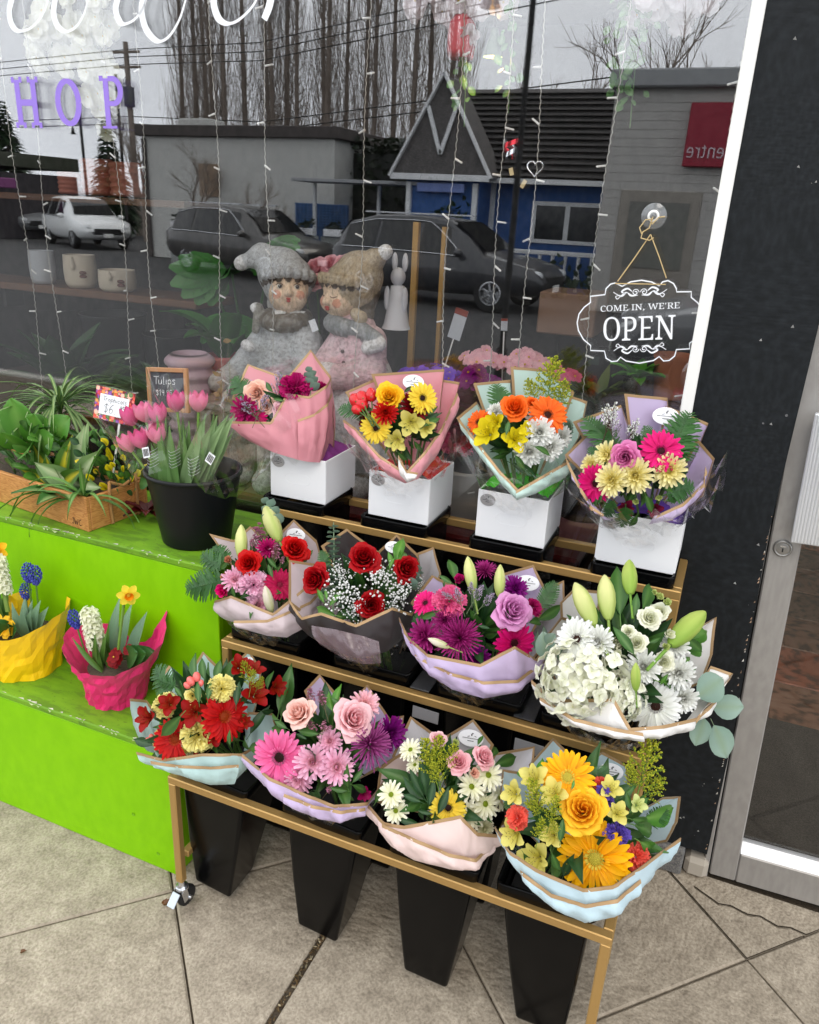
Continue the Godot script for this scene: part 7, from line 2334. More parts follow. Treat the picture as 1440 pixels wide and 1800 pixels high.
func build_cars():
	var body := Geo.new()
	for s in CAR:
		var h: float = s[1]
		for p in [[h, 0.0], [h, .8], [h + .12, .96], [(h + s[2]) * .5, 1.03], [s[2], 1.0]]: body.add(Vector3(s[0], p[0], -s[4] * p[1]))
		body.add(Vector3(s[0], s[3] - .05, -s[5]))
		body.add(Vector3(s[0], s[3], -s[5] * .8))
		body.add(Vector3(s[0], s[3] + .015, 0))
		body.add(Vector3(s[0], s[3], s[5] * .8))
		body.add(Vector3(s[0], s[3] - .05, s[5]))
		for p in [[s[2], 1.0], [(h + s[2]) * .5, 1.03], [h + .12, .96], [h, .8]]: body.add(Vector3(s[0], p[0], s[4] * p[1]))
	body.rows(0, CAR.size(), 14, true)
	var bm := body.mesh()
	var glass := mat("carglass", 26, 28, 30, .06)
	var wins := []
	for side in [-1.0, 1.0]:
		for w in [[-1.95, -1.2], [-1.12, -.25], [-.17, .62]]:
			var g := Geo.new()
			for k in 7:
				var x := lerpf(w[0], w[1], k / 6.0)
				for f in [.06, .5, .92]: g.add(car_point(x, f * (.55 if (x > .55 and f > .5) else 1.0), side) + Vector3(0, 0, side * .012))
			g.rows(0, 7, 3)
			wins.append(["side_window", g.mesh()])
	for e in [[.42, 1.14, "windscreen"], [-2.22, -1.98, "rear_window"]]:
		var g := Geo.new()
		for k in 5:
			var x := lerpf(e[0], e[1], k / 4.0)
			var p := car_point(x, 1.0, 1.0)
			for z in 5: g.add(Vector3(x + (.012 if e[0] > 0 else -.012), p.y + .075, lerpf(-.92, .92, z / 4.0) * p.z))
		g.rows(0, 5, 5)
		wins.append([e[2], g.mesh()])
	var tyre := make_lathe([Vector2(.2, -.1), Vector2(.31, -.11), Vector2(.345, -.08), Vector2(.35, 0), Vector2(.345, .08), Vector2(.31, .11), Vector2(.2, .1)], 26)
	var rim := Geo.new()
	for k in 7: rim.box(Vector3(.13, .085, 0), Vector3(.2, .02, .045), .006, rot_y(TAU * k / 7))
	for k in 7: rim.box(Vector3(.13, -.085, 0), Vector3(.2, .02, .045), .006, rot_y(TAU * k / 7))
	rim.lathe([Vector2(.2, -.1), Vector2(.23, -.11), Vector2(.24, .11), Vector2(.2, .1)], 24)
	rim.lathe([Vector2(.001, -.02), Vector2(.22, -.02)], 20)
	var rm := rim.mesh()
	for d in [["dark grey crossover car mirrored behind the girl statue", Vector3(-5.95, -.12, 13.9), .12, [40, 42, 48], .12], ["dark minivan mirrored behind the boy statue", Vector3(-12.0, -.12, 15.9), .22, [58, 56, 54], .15], ["silver white sport utility car mirrored at far left", Vector3(-22.6, -.12, 21.2), .5, [232, 234, 234], .25], ["grey car parked behind the silver white one", Vector3(-28.5, -.12, 24.0), .5, [120, 122, 124], .25], ["dark car parked close, its bonnet mirrored beside the open sign", Vector3(.9, -.12, 7.4), 3.02, [78, 80, 84], .15]]:
		var o := thing("parked_car", d[0], "car", d[1], "cars parked along the street")
		o.rotation.y = d[2]
		var pm := mat("carpaint" + str(used["parked_car"]), d[3][0], d[3][1], d[3][2], d[4])
		pm.clearcoat_enabled = true
		pm.clearcoat = .8
		part(o, "body", bm, pm)
		for w in wins: part(o, w[0], w[1], glass)
		for x in [-1.42, 1.42]:
			for z in [-.83, .83]:
				part(part(o, "wheel", tyre, mats.rubber, Transform3D(Basis(Vector3.RIGHT, PI / 2), Vector3(x, .35, z))), "rim", rm, mats.chrome)
		for z in [-.62, .62]:
			part(o, "headlight", make_ball(Vector3(2.2, .72, z), Vector3(.13, .09, .16)), mat("lens", 205, 208, 210, .1))
			part(o, "tail_light", make_ball(Vector3(-2.24, .92, z), Vector3(.06, .14, .14)), mat("taillens", 130, 16, 20, .2))
			part(o, "mirror", make_ball(Vector3(.75, 1.05, z * 1.68), Vector3(.08, .08, .12)), pm)
			part(o, "roof_rail", bar(Vector3(-1.6, 1.7, z * 1.0), Vector3(.3, 1.71, z * 1.0), .03, .03), mats.chrome)
		for z in [-1.0, 1.0]:
			var ln := []
			for k in 13: ln.append(car_point(-1.98 + k * .22, .02, z) + Vector3(0, 0, z * .02))
			for k in 13: ln.append(car_point(.62 - k * .21, .93 if k > 2 else .35 + .2 * k, z) + Vector3(0, 0, z * .02))
			part(o, "window_trim", make_tube(ln, .014, 4), mats.chrome)
		part(o, "grille", bx(Vector3(2.34, .6, 0), Vector3(.06, .2, .9), .02), mats.rubber)
		part(o, "number_plate", bx(Vector3(2.385, .48, 0), Vector3(.02, .13, .32), .004), mats.whiteplastic)
var bouquets := {
"T1":{"b":Vector3(-1.125,0.985,0.12),"d":Vector3(-1.232,1.155,0.14),"r":0.115,"f":[
["rose","peach",-1.256,1.185,0.195,0.224,0.435,0.872,0.034],
["mum","magenta",-1.279,1.139,0.211,0.092,0.185,0.978,0.037],
["gerbera","fuchsia",-1.246,1.126,0.212,0.274,0.105,0.956,0.028],
["carnation","magenta",-1.17,1.201,0.153,0.642,0.484,0.595,0.037],
["carnation","magenta",-1.145,1.185,0.069,0.873,0.455,0.174,0.02],
["rose","palepink",-1.193,1.148,0.193,0.541,0.215,0.813,0.022],
["rose","peach",-1.224,1.159,0.2,0.391,0.283,0.876,0.025],
["limonium","lilac",-1.22,1.128,0.207,-.597,0.766,-.241,0.108],
["limonium","lilac",-1.201,1.148,0.185,-.225,0.87,-.439,0.099],
["limonium","lilac",-1.223,1.118,0.228,-.803,0.582,-.127,0.089],
["limonium","lilac",-1.235,1.123,0.239,0.277,0.91,-.309,0.079],
["eucalyptus","eucal",-1.135,1.191,0.142,-.405,0.62,-.672,0.077],
["leaf","leaf",-1.216,1.189,0.185,-.784,0.595,-.176,0.043],
["leaf","leaf",-1.181,1.173,0.19,-.937,0.161,0.31,0.031],
["leaf","leaf",-1.167,1.19,0.159,-.099,0.747,-.657,0.057],
["fern","fern",-1.294,1.161,0.169,-.833,0.399,-.383,0.103]]},
"T2":{"b":Vector3(-.87,0.985,0.12),"d":Vector3(-.867,1.166,0.17),"r":0.117,"f":[
["rose","yellow",-.891,1.226,0.211,0.125,0.58,0.805,0.035],
["gerbera","lemon",-.822,1.226,0.183,0.479,0.577,0.661,0.036],
["gerbera","lemon",-.907,1.157,0.244,0.041,0.219,0.975,0.032],
["mum","red",-.891,1.192,0.23,0.127,0.402,0.907,0.028],
["mum","darkred",-.84,1.203,0.185,0.431,0.51,0.744,0.034],
["mum","darkred",-.938,1.16,0.214,-.143,0.276,0.951,0.026],
["alstro","paleyellow",-.833,1.176,0.219,0.424,0.321,0.846,0.032],
["alstro","paleyellow",-.856,1.136,0.239,0.304,0.115,0.946,0.028],
["alstro","paleyellow",-.802,1.165,0.205,0.582,0.259,0.771,0.023],
["berry","redberry",-.941,1.188,0.239,-.734,0.429,-.526,0.063],
["berry","redberry",-.934,1.193,0.239,-.589,0.478,-.651,0.062],
["berry","redberry",-.924,1.185,0.244,-.747,0.345,-.568,0.066],
["berry","redberry",-.924,1.195,0.23,-.378,0.722,-.58,0.055],
["berry","redberry",-.935,1.185,0.251,-.818,0.157,-.553,0.048],
["leaf","leaf",-.887,1.234,0.204,-.592,0.562,-.578,0.046],
["leaf","leaf",-.802,1.119,0.225,0.083,-.971,-.225,0.023],
["leaf","leaf",-.813,1.141,0.242,0.467,-.828,-.309,0.04],
["leaf","leaf",-.802,1.17,0.216,0.524,0.448,-.724,0.055],
["leaf","leaf",-.845,1.113,0.256,0.576,-.706,-.412,0.039],
["fern","fern",-.934,1.189,0.222,-.986,-.026,-.165,0.095],
["leaf","leaf",-.945,1.165,0.229,-.855,0.1,-.509,0.049],
["leaf","darkleaf",-.87,1.232,0.177,0.534,0.471,-.702,0.03]]},
"T3":{"b":Vector3(-.585,0.985,0.12),"d":Vector3(-.588,1.184,0.17),"r":0.115,"f":[
["rose","orange",-.597,1.24,0.211,0.101,0.553,0.827,0.034],
["gerbera","orange",-.532,1.228,0.184,0.46,0.519,0.721,0.039],
["gerbera","orange",-.678,1.195,0.203,-.355,0.357,0.864,0.028],
["rose","orange",-.572,1.246,0.171,0.26,0.668,0.697,0.015],
["mum","white",-.54,1.194,0.21,0.408,0.329,0.852,0.032],
["mum","white",-.517,1.165,0.202,0.544,0.172,0.821,0.029],
["mum","white",-.554,1.155,0.228,0.331,0.119,0.936,0.032],
["mum","white",-.504,1.178,0.161,0.695,0.276,0.664,0.025],
["mum","white",-.643,1.222,0.195,-.159,0.519,0.839,0.02],
["mum","white",-.553,1.214,0.183,0.381,0.486,0.787,0.025],
["alstro","brightyellow",-.643,1.183,0.243,-.13,0.25,0.959,0.033],
["alstro","brightyellow",-.585,1.178,0.236,0.164,0.232,0.959,0.031],
["alstro","brightyellow",-.629,1.209,0.234,-.062,0.384,0.921,0.024],
["alstro","brightyellow",-.566,1.199,0.222,0.264,0.35,0.899,0.019],
["solidago","solidago",-.545,1.237,0.148,-.098,0.685,-.722,0.128],
["solidago","solidago",-.562,1.24,0.157,-.529,0.636,-.562,0.069],
["solidago","solidago",-.531,1.231,0.126,0.108,0.509,-.854,0.082],
["fern","fern",-.626,1.219,0.195,-.409,0.592,-.694,0.098],
["leaf","leaf",-.599,1.191,0.258,-.028,0.925,-.379,0.036],
["leaf","leaf",-.536,1.176,0.26,0.752,-.411,-.515,0.047],
["leaf","leaf",-.574,1.154,0.269,0.531,-.797,-.288,0.047],
["fern","darkleaf",-.493,1.168,0.149,-.085,0.88,-.467,0.051],
["leaf","darkleaf",-.58,1.132,0.261,0.696,-.481,-.533,0.071]]},
"T4":{"b":Vector3(-.305,0.985,0.12),"d":Vector3(-.322,1.155,0.19),"r":0.124,"f":[
["gerbera","fuchsia",-.288,1.197,0.226,0.222,0.503,0.835,0.039],
["gerbera","fuchsia",-.401,1.119,0.262,-.317,0.108,0.942,0.037],
["rose","mauve",-.352,1.183,0.258,-.086,0.398,0.914,0.034],
["mum","cream",-.268,1.162,0.23,0.333,0.339,0.88,0.035],
["mum","cream",-.325,1.15,0.263,0.036,0.255,0.966,0.034],
["mum","cream",-.367,1.136,0.275,-.153,0.182,0.971,0.033],
["mum","cream",-.387,1.177,0.242,-.263,0.389,0.883,0.028],
["mum","cream",-.418,1.148,0.234,-.427,0.255,0.867,0.024],
["alstro","burgundy",-.334,1.082,0.27,-.008,-.064,0.998,0.02],
["alstro","burgundy",-.28,1.084,0.249,0.266,-.06,0.962,0.017],
["budrose","greenbud",-.276,1.109,0.247,0.285,0.067,0.956,0.009],
["budrose","greenbud",-.317,1.099,0.267,0.074,0.017,0.997,0.009],
["limonium","white",-.381,1.197,0.22,-.403,0.597,-.694,0.102],
["limonium","lilac",-.391,1.19,0.224,0.228,0.773,-.592,0.059],
["limonium","white",-.362,1.188,0.223,0.204,0.741,-.64,0.077],
["limonium","white",-.406,1.195,0.207,0.042,0.647,-.761,0.102],
["fern","fern",-.375,1.181,0.205,-.734,0.468,-.492,0.116],
["fern","fern",-.27,1.178,0.175,0.128,0.597,-.792,0.137],
["fern","fern",-.273,1.168,0.184,0.345,0.363,-.866,0.112],
["fern","fern",-.303,1.176,0.185,-.378,0.82,-.43,0.068],
["fern","fern",-.264,1.116,0.249,0.594,0.093,-.799,0.095],
["fern","fern",-.332,1.095,0.3,0.009,-.927,-.376,0.065],
["fern","fern",-.382,1.102,0.274,-.709,-.628,-.322,0.048],
["fern","fern",-.356,1.101,0.294,-.303,-.883,-.357,0.056],
["leaf","leaf",-.299,1.122,0.29,0.412,-.85,-.328,0.051],
["leaf","leaf",-.316,1.117,0.277,0.492,0.806,-.33,0.034],
["leaf","leaf",-.262,1.104,0.248,0.723,-.03,-.69,0.042],
["leaf","darkleaf",-.253,1.132,0.217,0.416,0.645,-.641,0.048],
["fern","fern",-.399,1.172,0.232,-.838,0.135,-.529,0.045],
["leaf","leaf",-.309,1.074,0.278,-.297,-.879,-.373,0.045]]},
"M1":{"b":Vector3(-1.095,0.62,0.36),"d":Vector3(-1.116,0.817,0.4),"r":0.134,"f":[
["lilybud","lily",-1.149,0.851,0.435,-.374,0.737,-.563,0.088],
["lilybud","lily",-1.08,0.892,0.382,-.684,0.506,-.525,0.112],
["lilybud","lilywhite",-1.043,0.761,0.478,-.214,0.976,0.042,0.068],
["rose","red",-1.032,0.887,0.394,0.641,0.636,0.43,0.035],
["rose","red",-1.115,0.86,0.456,0.334,0.575,0.747,0.032],
["carnation","pink",-1.097,0.814,0.467,0.426,0.385,0.819,0.034],
["mum","pink",-1.142,0.821,0.475,0.225,0.428,0.876,0.028],
["gerbera","crimson",-1.043,0.816,0.442,0.638,0.375,0.673,0.034],
["budrose","fuchsia",-1.169,0.789,0.482,0.096,0.287,0.953,0.022],
["mum","pink",-1.083,0.769,0.469,0.499,0.182,0.847,0.026],
["mum","magenta",-1.094,0.882,0.412,0.438,0.697,0.568,0.024],
["waxflower","pinkwax",-1.088,0.837,0.423,-.501,0.75,-.431,0.116],
["waxflower","pinkwax",-1.063,0.845,0.443,-.096,0.855,-.51,0.072],
["waxflower","pinkwax",-1.041,0.859,0.45,0.101,0.823,-.559,0.034],
["waxflower","pinkwax",-1.107,0.864,0.429,-.633,0.706,-.317,0.052],
["eucalyptus","eucal",-1.109,0.907,0.352,-.613,0.534,-.582,0.093],
["fern","fern",-1.168,0.814,0.478,-.916,-.4,0.035,0.134],
["fern","fern",-1.187,0.829,0.456,-.952,0.105,-.288,0.095],
["fern","fern",-1.183,0.839,0.443,-.835,0.305,-.458,0.077],
["leaf","leaf",-1.165,0.858,0.463,-.666,-.718,0.203,0.044],
["leaf","leaf",-1.069,0.882,0.452,0.746,-.666,-.033,0.034],
["leaf","leaf",-1.054,0.837,0.454,-.498,0.857,-.131,0.035],
["leaf","leaf",-1.015,0.853,0.368,-.155,0.568,-.808,0.04],
["budrose","rust",-1.165,0.858,0.463,0.11,0.588,0.801,0.012],
["budrose","rust",-1.168,0.82,0.476,0.098,0.428,0.898,0.012],
["leaf","leaf",-1.136,0.814,0.494,0.231,-.968,0.094,0.03]]},
"M2":{"b":Vector3(-.815,0.62,0.36),"d":Vector3(-.85,0.856,0.41),"r":0.132,"f":[
["rose","scarlet",-.833,0.928,0.443,0.316,0.687,0.655,0.04],
["rose","scarlet",-.928,0.874,0.481,-.099,0.486,0.868,0.035],
["rose","scarlet",-.753,0.904,0.401,0.659,0.587,0.47,0.033],
["rose","scarlet",-.803,0.836,0.468,0.481,0.316,0.818,0.034],
["gyp","white",-.858,0.861,0.482,0.224,0.429,0.875,0.041],
["gyp","white",-.794,0.892,0.445,0.494,0.546,0.676,0.036],
["gyp","white",-.756,0.856,0.431,0.672,0.395,0.626,0.039],
["gyp","white",-.881,0.888,0.456,0.127,0.585,0.801,0.027],
["gyp","white",-.763,0.829,0.443,0.66,0.279,0.698,0.022],
["gyp","white",-.832,0.827,0.482,0.351,0.277,0.894,0.027],
["gyp","white",-.736,0.857,0.369,0.828,0.425,0.366,0.02],
["spiraleuc","eucal",-.89,0.836,0.474,-.308,0.759,-.574,0.171],
["eucalyptus","eucal",-.736,0.862,0.418,0.016,0.622,-.783,0.064],
["leaf","brightleaf",-.771,0.908,0.418,-.584,0.789,-.191,0.043],
["leaf","brightleaf",-.774,0.914,0.402,-.265,0.538,-.8,0.087],
["leaf","brightleaf",-.771,0.923,0.405,0.04,0.202,-.979,0.063],
["leaf","brightleaf",-.777,0.913,0.434,-.09,0.796,-.598,0.031],
["leaf","brightleaf",-.893,0.838,0.509,-.552,0.814,-.179,0.037],
["leaf","brightleaf",-.879,0.835,0.509,0.449,0.868,-.209,0.042],
["leaf","brightleaf",-.866,0.815,0.508,-.966,-.11,-.234,0.078],
["leaf","brightleaf",-.882,0.851,0.516,-.274,0.944,-.183,0.024],
["fern","fern",-.919,0.887,0.449,-.571,0.646,-.507,0.049],
["leaf","darkleaf",-.821,0.805,0.488,-.887,0.395,0.239,0.041],
["leaf","darkleaf",-.778,0.813,0.467,0.761,0.285,-.583,0.026]]},
"M3":{"b":Vector3(-.56,0.62,0.36),"d":Vector3(-.59,0.848,0.42),"r":0.142,"f":[
["lilybud","lily",-.586,0.911,0.447,-.41,0.714,-.568,0.076],
["lilybud","lily",-.537,0.901,0.426,-.218,0.761,-.611,0.069],
["lilybud","lilywhite",-.6,0.824,0.533,-.977,0.205,0.054,0.046],
["rose","lavender",-.504,0.883,0.438,0.521,0.567,0.638,0.042],
["spider","magspider",-.59,0.831,0.502,0.167,0.355,0.92,0.05],
["gerbera","fuchsia",-.492,0.819,0.448,0.614,0.317,0.723,0.044],
["gerbera","fuchsia",-.676,0.877,0.477,-.2,0.548,0.812,0.026],
["carnation","pinkfuchsia",-.628,0.889,0.47,0.009,0.605,0.796,0.032],
["mum","magspider",-.663,0.817,0.502,-.145,0.3,0.943,0.035],
["mum","purple",-.516,0.908,0.388,0.513,0.725,0.46,0.028],
["spider","magspider",-.58,0.937,0.395,0.219,0.847,0.484,0.026],
["spider","magspider",-.627,0.858,0.493,0.013,0.47,0.882,0.03],
["carnation","magenta",-.475,0.871,0.379,0.713,0.562,0.419,0.018],
["mum","purple",-.553,0.792,0.491,0.343,0.2,0.918,0.027],
["limonium","lilac",-.589,0.888,0.495,-.506,0.806,-.307,0.053],
["limonium","lilac",-.579,0.894,0.489,0.255,0.773,-.581,0.058],
["limonium","lilac",-.602,0.903,0.492,-.93,0.362,-.062,0.041],
["limonium","lilac",-.579,0.9,0.475,-.272,0.85,-.451,0.045],
["limonium","lilac",-.563,0.89,0.485,0.426,0.668,-.611,0.052],
["leaf","leaf",-.629,0.923,0.438,-.473,0.53,-.704,0.07],
["leaf","leaf",-.633,0.917,0.443,-.954,0.243,-.178,0.036],
["leaf","leaf",-.464,0.842,0.375,0.566,0.25,-.785,0.078],
["leaf","leaf",-.473,0.854,0.416,0.456,-.169,-.874,0.064],
["leaf","eucal",-.458,0.826,0.393,-.028,-1,0.013,0.043],
["leaf","eucal",-.453,0.825,0.362,0.367,-.918,0.152,0.037],
["fern","fern",-.468,0.85,0.338,0.24,0.69,-.683,0.072],
["fern","fern",-.657,0.859,0.485,-.817,-.576,-.04,0.058],
["leaf","darkleaf",-.558,0.863,0.492,0.894,-.211,-.395,0.026],
["leaf","leaf",-.641,0.877,0.498,-.82,-.565,0.097,0.048],
["budrose","magenta",-.62,0.924,0.436,0.039,0.759,0.65,0.016]]},
"M4":{"b":Vector3(-.33,0.62,0.37),"d":Vector3(-.264,0.852,0.44),"r":0.163,"f":[
["lilybud","lily",-.334,0.928,0.504,-.556,0.406,-.725,0.103],
["lilybud","lily",-.313,0.935,0.484,-.282,0.534,-.797,0.099],
["lilybud","lilygreen",-.286,0.971,0.432,-.209,0.41,-.888,0.088],
["lilybud","lilygreen",-.2,0.908,0.475,0.414,0.274,-.868,0.119],
["lilybud","lilygreen",-.241,0.845,0.553,-.167,0.971,-.17,0.053],
["gerbera","white",-.359,0.904,0.526,-.269,0.547,0.793,0.037],
["mum","white",-.321,0.909,0.525,-.152,0.573,0.805,0.029],
["gerbera","white",-.205,0.798,0.51,0.269,0.262,0.927,0.044],
["mum","white",-.178,0.86,0.48,0.367,0.498,0.786,0.029],
["mum","white",-.162,0.809,0.477,0.466,0.318,0.826,0.027],
["mum","white",-.238,0.874,0.513,0.121,0.511,0.851,0.031],
["mum","white",-.193,0.897,0.452,0.313,0.653,0.689,0.027],
["hydrangea","hydrwhite",-.338,0.836,0.547,-.218,0.354,0.91,0.069],
["hydrangea","hydrwhite",-.272,0.815,0.539,0.003,0.305,0.952,0.043],
["rose","ivory",-.243,0.952,0.474,0.098,0.739,0.667,0.023],
["rose","ivory",-.256,0.914,0.504,0.057,0.622,0.781,0.021],
["rose","ivory",-.205,0.881,0.492,0.248,0.552,0.796,0.021],
["rose","ivory",-.274,0.931,0.502,-.003,0.66,0.751,0.014],
["budrose","ivory",-.206,0.926,0.468,0.236,0.691,0.683,0.013],
["budrose","greenbud",-.207,0.906,0.482,0.235,0.628,0.742,0.01],
["budrose","ivory",-.299,0.881,0.532,-.088,0.503,0.86,0.014],
["budrose","ivory",-.283,0.895,0.523,-.032,0.552,0.833,0.009],
["budrose","greenbud",-.235,0.981,0.439,0.123,0.83,0.545,0.01],
["budrose","greenbud",-.22,0.972,0.438,0.178,0.817,0.549,0.011],
["budrose","greenbud",-.245,0.987,0.437,0.091,0.841,0.533,0.007],
["rose","ivory",-.229,0.952,0.437,0.157,0.798,0.582,0.019],
["waxflower","whitewax",-.274,0.884,0.524,-.504,0.835,-.222,0.043],
["waxflower","whitewax",-.262,0.889,0.506,-.572,0.797,-.194,0.043],
["leaf","leaf",-.296,0.941,0.463,-.243,0.519,-.819,0.122],
["leaf","leaf",-.259,0.957,0.45,0.134,0.456,-.88,0.084],
["leaf","leaf",-.27,0.944,0.466,-.096,0.723,-.684,0.05],
["leaf","leaf",-.256,0.905,0.532,-.688,0.71,-.151,0.062],
["leaf","leaf",-.328,0.933,0.487,-.614,0.599,-.514,0.036],
["leaf","brightleaf",-.19,0.901,0.446,0.533,0.046,-.845,0.135],
["leaf","brightleaf",-.178,0.89,0.443,0.554,-.232,-.8,0.113],
["leaf","brightleaf",-.184,0.877,0.466,0.744,-.247,-.621,0.054],
["leaf","brightleaf",-.2,0.844,0.5,0.725,-.384,-.572,0.085],
["leaf","leaf",-.177,0.913,0.44,0.675,-.631,-.384,0.059],
["leaf","leaf",-.159,0.843,0.457,0.496,0.515,-.699,0.024],
["leaf","brightleaf",-.194,0.864,0.501,-.408,-.779,0.476,0.026],
["roundleaf","eucal",-.137,0.802,0.451,0.514,0.191,-.836,0.078],
["roundleaf","eucal",-.106,0.765,0.41,0.878,-.042,-.478,0.067],
["roundleaf","eucal",-.116,0.744,0.422,-.069,-.942,0.327,0.058],
["roundleaf","eucal",-.096,0.729,0.416,0.489,-.872,0.019,0.072],
["roundleaf","eucal",-.418,0.819,0.481,-.277,0.912,-.302,0.055],
["roundleaf","eucal",-.382,0.854,0.536,0.271,0.948,-.168,0.038],
["roundleaf","eucal",-.421,0.845,0.472,0.339,0.892,0.298,0.039],
["leaf","darkleaf",-.402,0.788,0.51,0.526,-.84,0.131,0.042],
["leaf","leaf",-.221,0.767,0.525,0.852,0.106,-.513,0.038],
["leaf","leaf",-.237,0.909,0.486,0.741,0.287,-.607,0.029]]},
"B1":{"b":Vector3(-1.095,0.42,0.57),"d":Vector3(-1.119,0.567,0.62),"r":0.162,"f":[
["gerbera","red",-1.045,0.603,0.666,0.576,0.587,0.57,0.048],
["gerbera","red",-1.141,0.543,0.712,0.285,0.443,0.85,0.041],
["gerbera","red",-1.11,0.515,0.708,0.416,0.334,0.846,0.02],
["carnation","lemoncarn",-1.062,0.656,0.648,0.492,0.727,0.48,0.03],
["carnation","lemoncarn",-1.09,0.562,0.697,0.462,0.489,0.74,0.036],
["carnation","lemoncarn",-1.183,0.599,0.684,0.112,0.669,0.735,0.027],
["carnation","lemoncarn",-1.181,0.52,0.702,0.131,0.386,0.913,0.025],
["rose","lemoncarn",-1.116,0.64,0.677,0.334,0.718,0.61,0.019],
["button","greenbutton",-1.115,0.526,0.709,0.393,0.375,0.84,0.017],
["alstro","redalstro",-1.212,0.572,0.707,-.012,0.558,0.83,0.037],
["alstro","redalstro",-1.163,0.615,0.695,0.18,0.674,0.716,0.032],
["alstro","redalstro",-1.105,0.609,0.688,0.388,0.633,0.67,0.039],
["alstro","redalstro",-1.061,0.566,0.685,0.554,0.49,0.673,0.031],
["alstro","redalstro",-1.002,0.638,0.614,0.666,0.652,0.361,0.039],
["alstro","redalstro",-1.057,0.679,0.59,0.509,0.809,0.293,0.032],
["alstro","redalstro",-.992,0.62,0.545,0.755,0.64,0.145,0.03],
["alstro","redalstro",-1.031,0.667,0.575,0.593,0.767,0.244,0.032],
["alstro","redalstro",-1.013,0.581,0.64,0.7,0.523,0.487,0.024],
["berry","pinkberry",-1.105,0.655,0.678,-.712,0.651,-.266,0.035],
["berry","pinkberry",-1.103,0.661,0.674,-.422,0.787,-.45,0.034],
["berry","pinkberry",-1.111,0.654,0.68,-.879,0.463,-.111,0.027],
["berry","pinkberry",-1.099,0.656,0.676,-.046,0.845,-.533,0.024],
["berry","pinkberry",-1.192,0.525,0.722,-.984,0.013,-.179,0.022],
["berry","pinkberry",-1.189,0.521,0.722,-.436,0.896,-.09,0.024],
["solidago","solidago",-1.007,0.653,0.624,-.22,0.724,-.654,0.045],
["solidago","solidago",-1.023,0.656,0.603,-.554,0.722,-.415,0.049],
["solidago","solidago",-.998,0.65,0.616,-.017,0.56,-.828,0.034],
["leaf","leaf",-1.134,0.652,0.639,-.654,0.567,-.501,0.074],
["leaf","leaf",-1.117,0.654,0.633,-.578,0.656,-.485,0.059],
["leaf","leaf",-1.087,0.655,0.633,-.287,0.728,-.622,0.059],
["leaf","leaf",-1.132,0.641,0.691,-.826,0.526,-.204,0.031],
["leaf","leaf",-1.11,0.622,0.725,-.596,-.779,0.195,0.085],
["leaf","darkleaf",-1.023,0.63,0.653,-.205,0.862,-.464,0.053],
["leaf","leaf",-1.082,0.647,0.699,-.387,0.841,-.379,0.047],
["leaf","leaf",-1.072,0.647,0.683,-.112,0.854,-.507,0.047],
["leaf","leaf",-.998,0.63,0.571,-.345,0.306,-.887,0.056],
["leaf","leaf",-.97,0.58,0.571,-.12,0.721,-.683,0.076],
["leaf","leaf",-.975,0.552,0.553,-.068,0.879,-.472,0.121],
["leaf","darkleaf",-1.001,0.554,0.637,0.284,0.68,-.676,0.072],
["leaf","leaf",-.995,0.562,0.667,0.083,-.995,-.061,0.045],
["leaf","leaf",-1.013,0.559,0.693,-.204,0.978,-.049,0.033],
["leaf","darkleaf",-1.205,0.504,0.708,-.964,-.214,-.155,0.068],
["leaf","eucal",-1.171,0.482,0.714,-.941,0.336,-.037,0.033],
["fern","fern",-1.175,0.635,0.656,-.996,-.084,-.04,0.061],
["fern","fern",-1.183,0.617,0.667,-.875,0.175,-.451,0.105],
["leaf","darkleaf",-1.169,0.491,0.715,-.944,-.31,-.109,0.075],
["leaf","darkleaf",-.985,0.604,0.616,0.429,-.501,-.752,0.047]]},
"B2":{"b":Vector3(-.815,0.42,0.57),"d":Vector3(-.811,0.588,0.63),"r":0.153,"f":[
["rose","blush",-.853,0.682,0.679,0.081,0.796,0.599,0.036],
["rose","blushpink",-.75,0.678,0.646,0.431,0.766,0.477,0.044],
["gerbera","hotpink",-.877,0.594,0.717,-.01,0.556,0.831,0.052],
["mum","pink",-.808,0.6,0.707,0.265,0.573,0.776,0.034],
["mum","pink",-.763,0.593,0.692,0.436,0.543,0.717,0.036],
["mum","pink",-.832,0.56,0.719,0.18,0.441,0.879,0.031],
["mum","pink",-.79,0.629,0.669,0.337,0.693,0.637,0.025],
["spider","purplespider",-.713,0.633,0.646,0.581,0.644,0.498,0.051],
["mum","purple",-.698,0.624,0.586,0.69,0.661,0.296,0.037],
["mum","palepink",-.755,0.674,0.589,0.456,0.837,0.302,0.03],
["alstro","magenta",-.713,0.527,0.667,0.685,0.3,0.663,0.016],
["waxflower","pinkwax",-.808,0.637,0.684,-.652,0.721,-.233,0.05],
["waxflower","pinkwax",-.799,0.644,0.689,-.09,0.889,-.45,0.039],
["waxflower","pinkwax",-.841,0.671,0.649,-.47,0.641,-.607,0.053],
["waxflower","pinkwax",-.81,0.665,0.645,-.588,0.662,-.465,0.06],
["waxflower","pinkwax",-.778,0.532,0.714,0.459,0.866,-.2,0.033],
["waxflower","pinkwax",-.802,0.66,0.694,0.689,0.505,-.519,0.032],
["leaf","brightleaf",-.798,0.675,0.632,-.403,0.623,-.67,0.068],
["leaf","brightleaf",-.803,0.675,0.635,-.649,0.633,-.422,0.047],
["leaf","brightleaf",-.791,0.67,0.633,-.059,0.715,-.696,0.041],
["leaf","leaf",-.787,0.69,0.629,-.911,0.411,-.016,0.029],
["leaf","leaf",-.725,0.566,0.696,0.613,-.588,-.527,0.051],
["leaf","leaf",-.732,0.56,0.701,-.149,0.987,-.06,0.051],
["leaf","leaf",-.725,0.572,0.696,0.445,0.78,-.439,0.036],
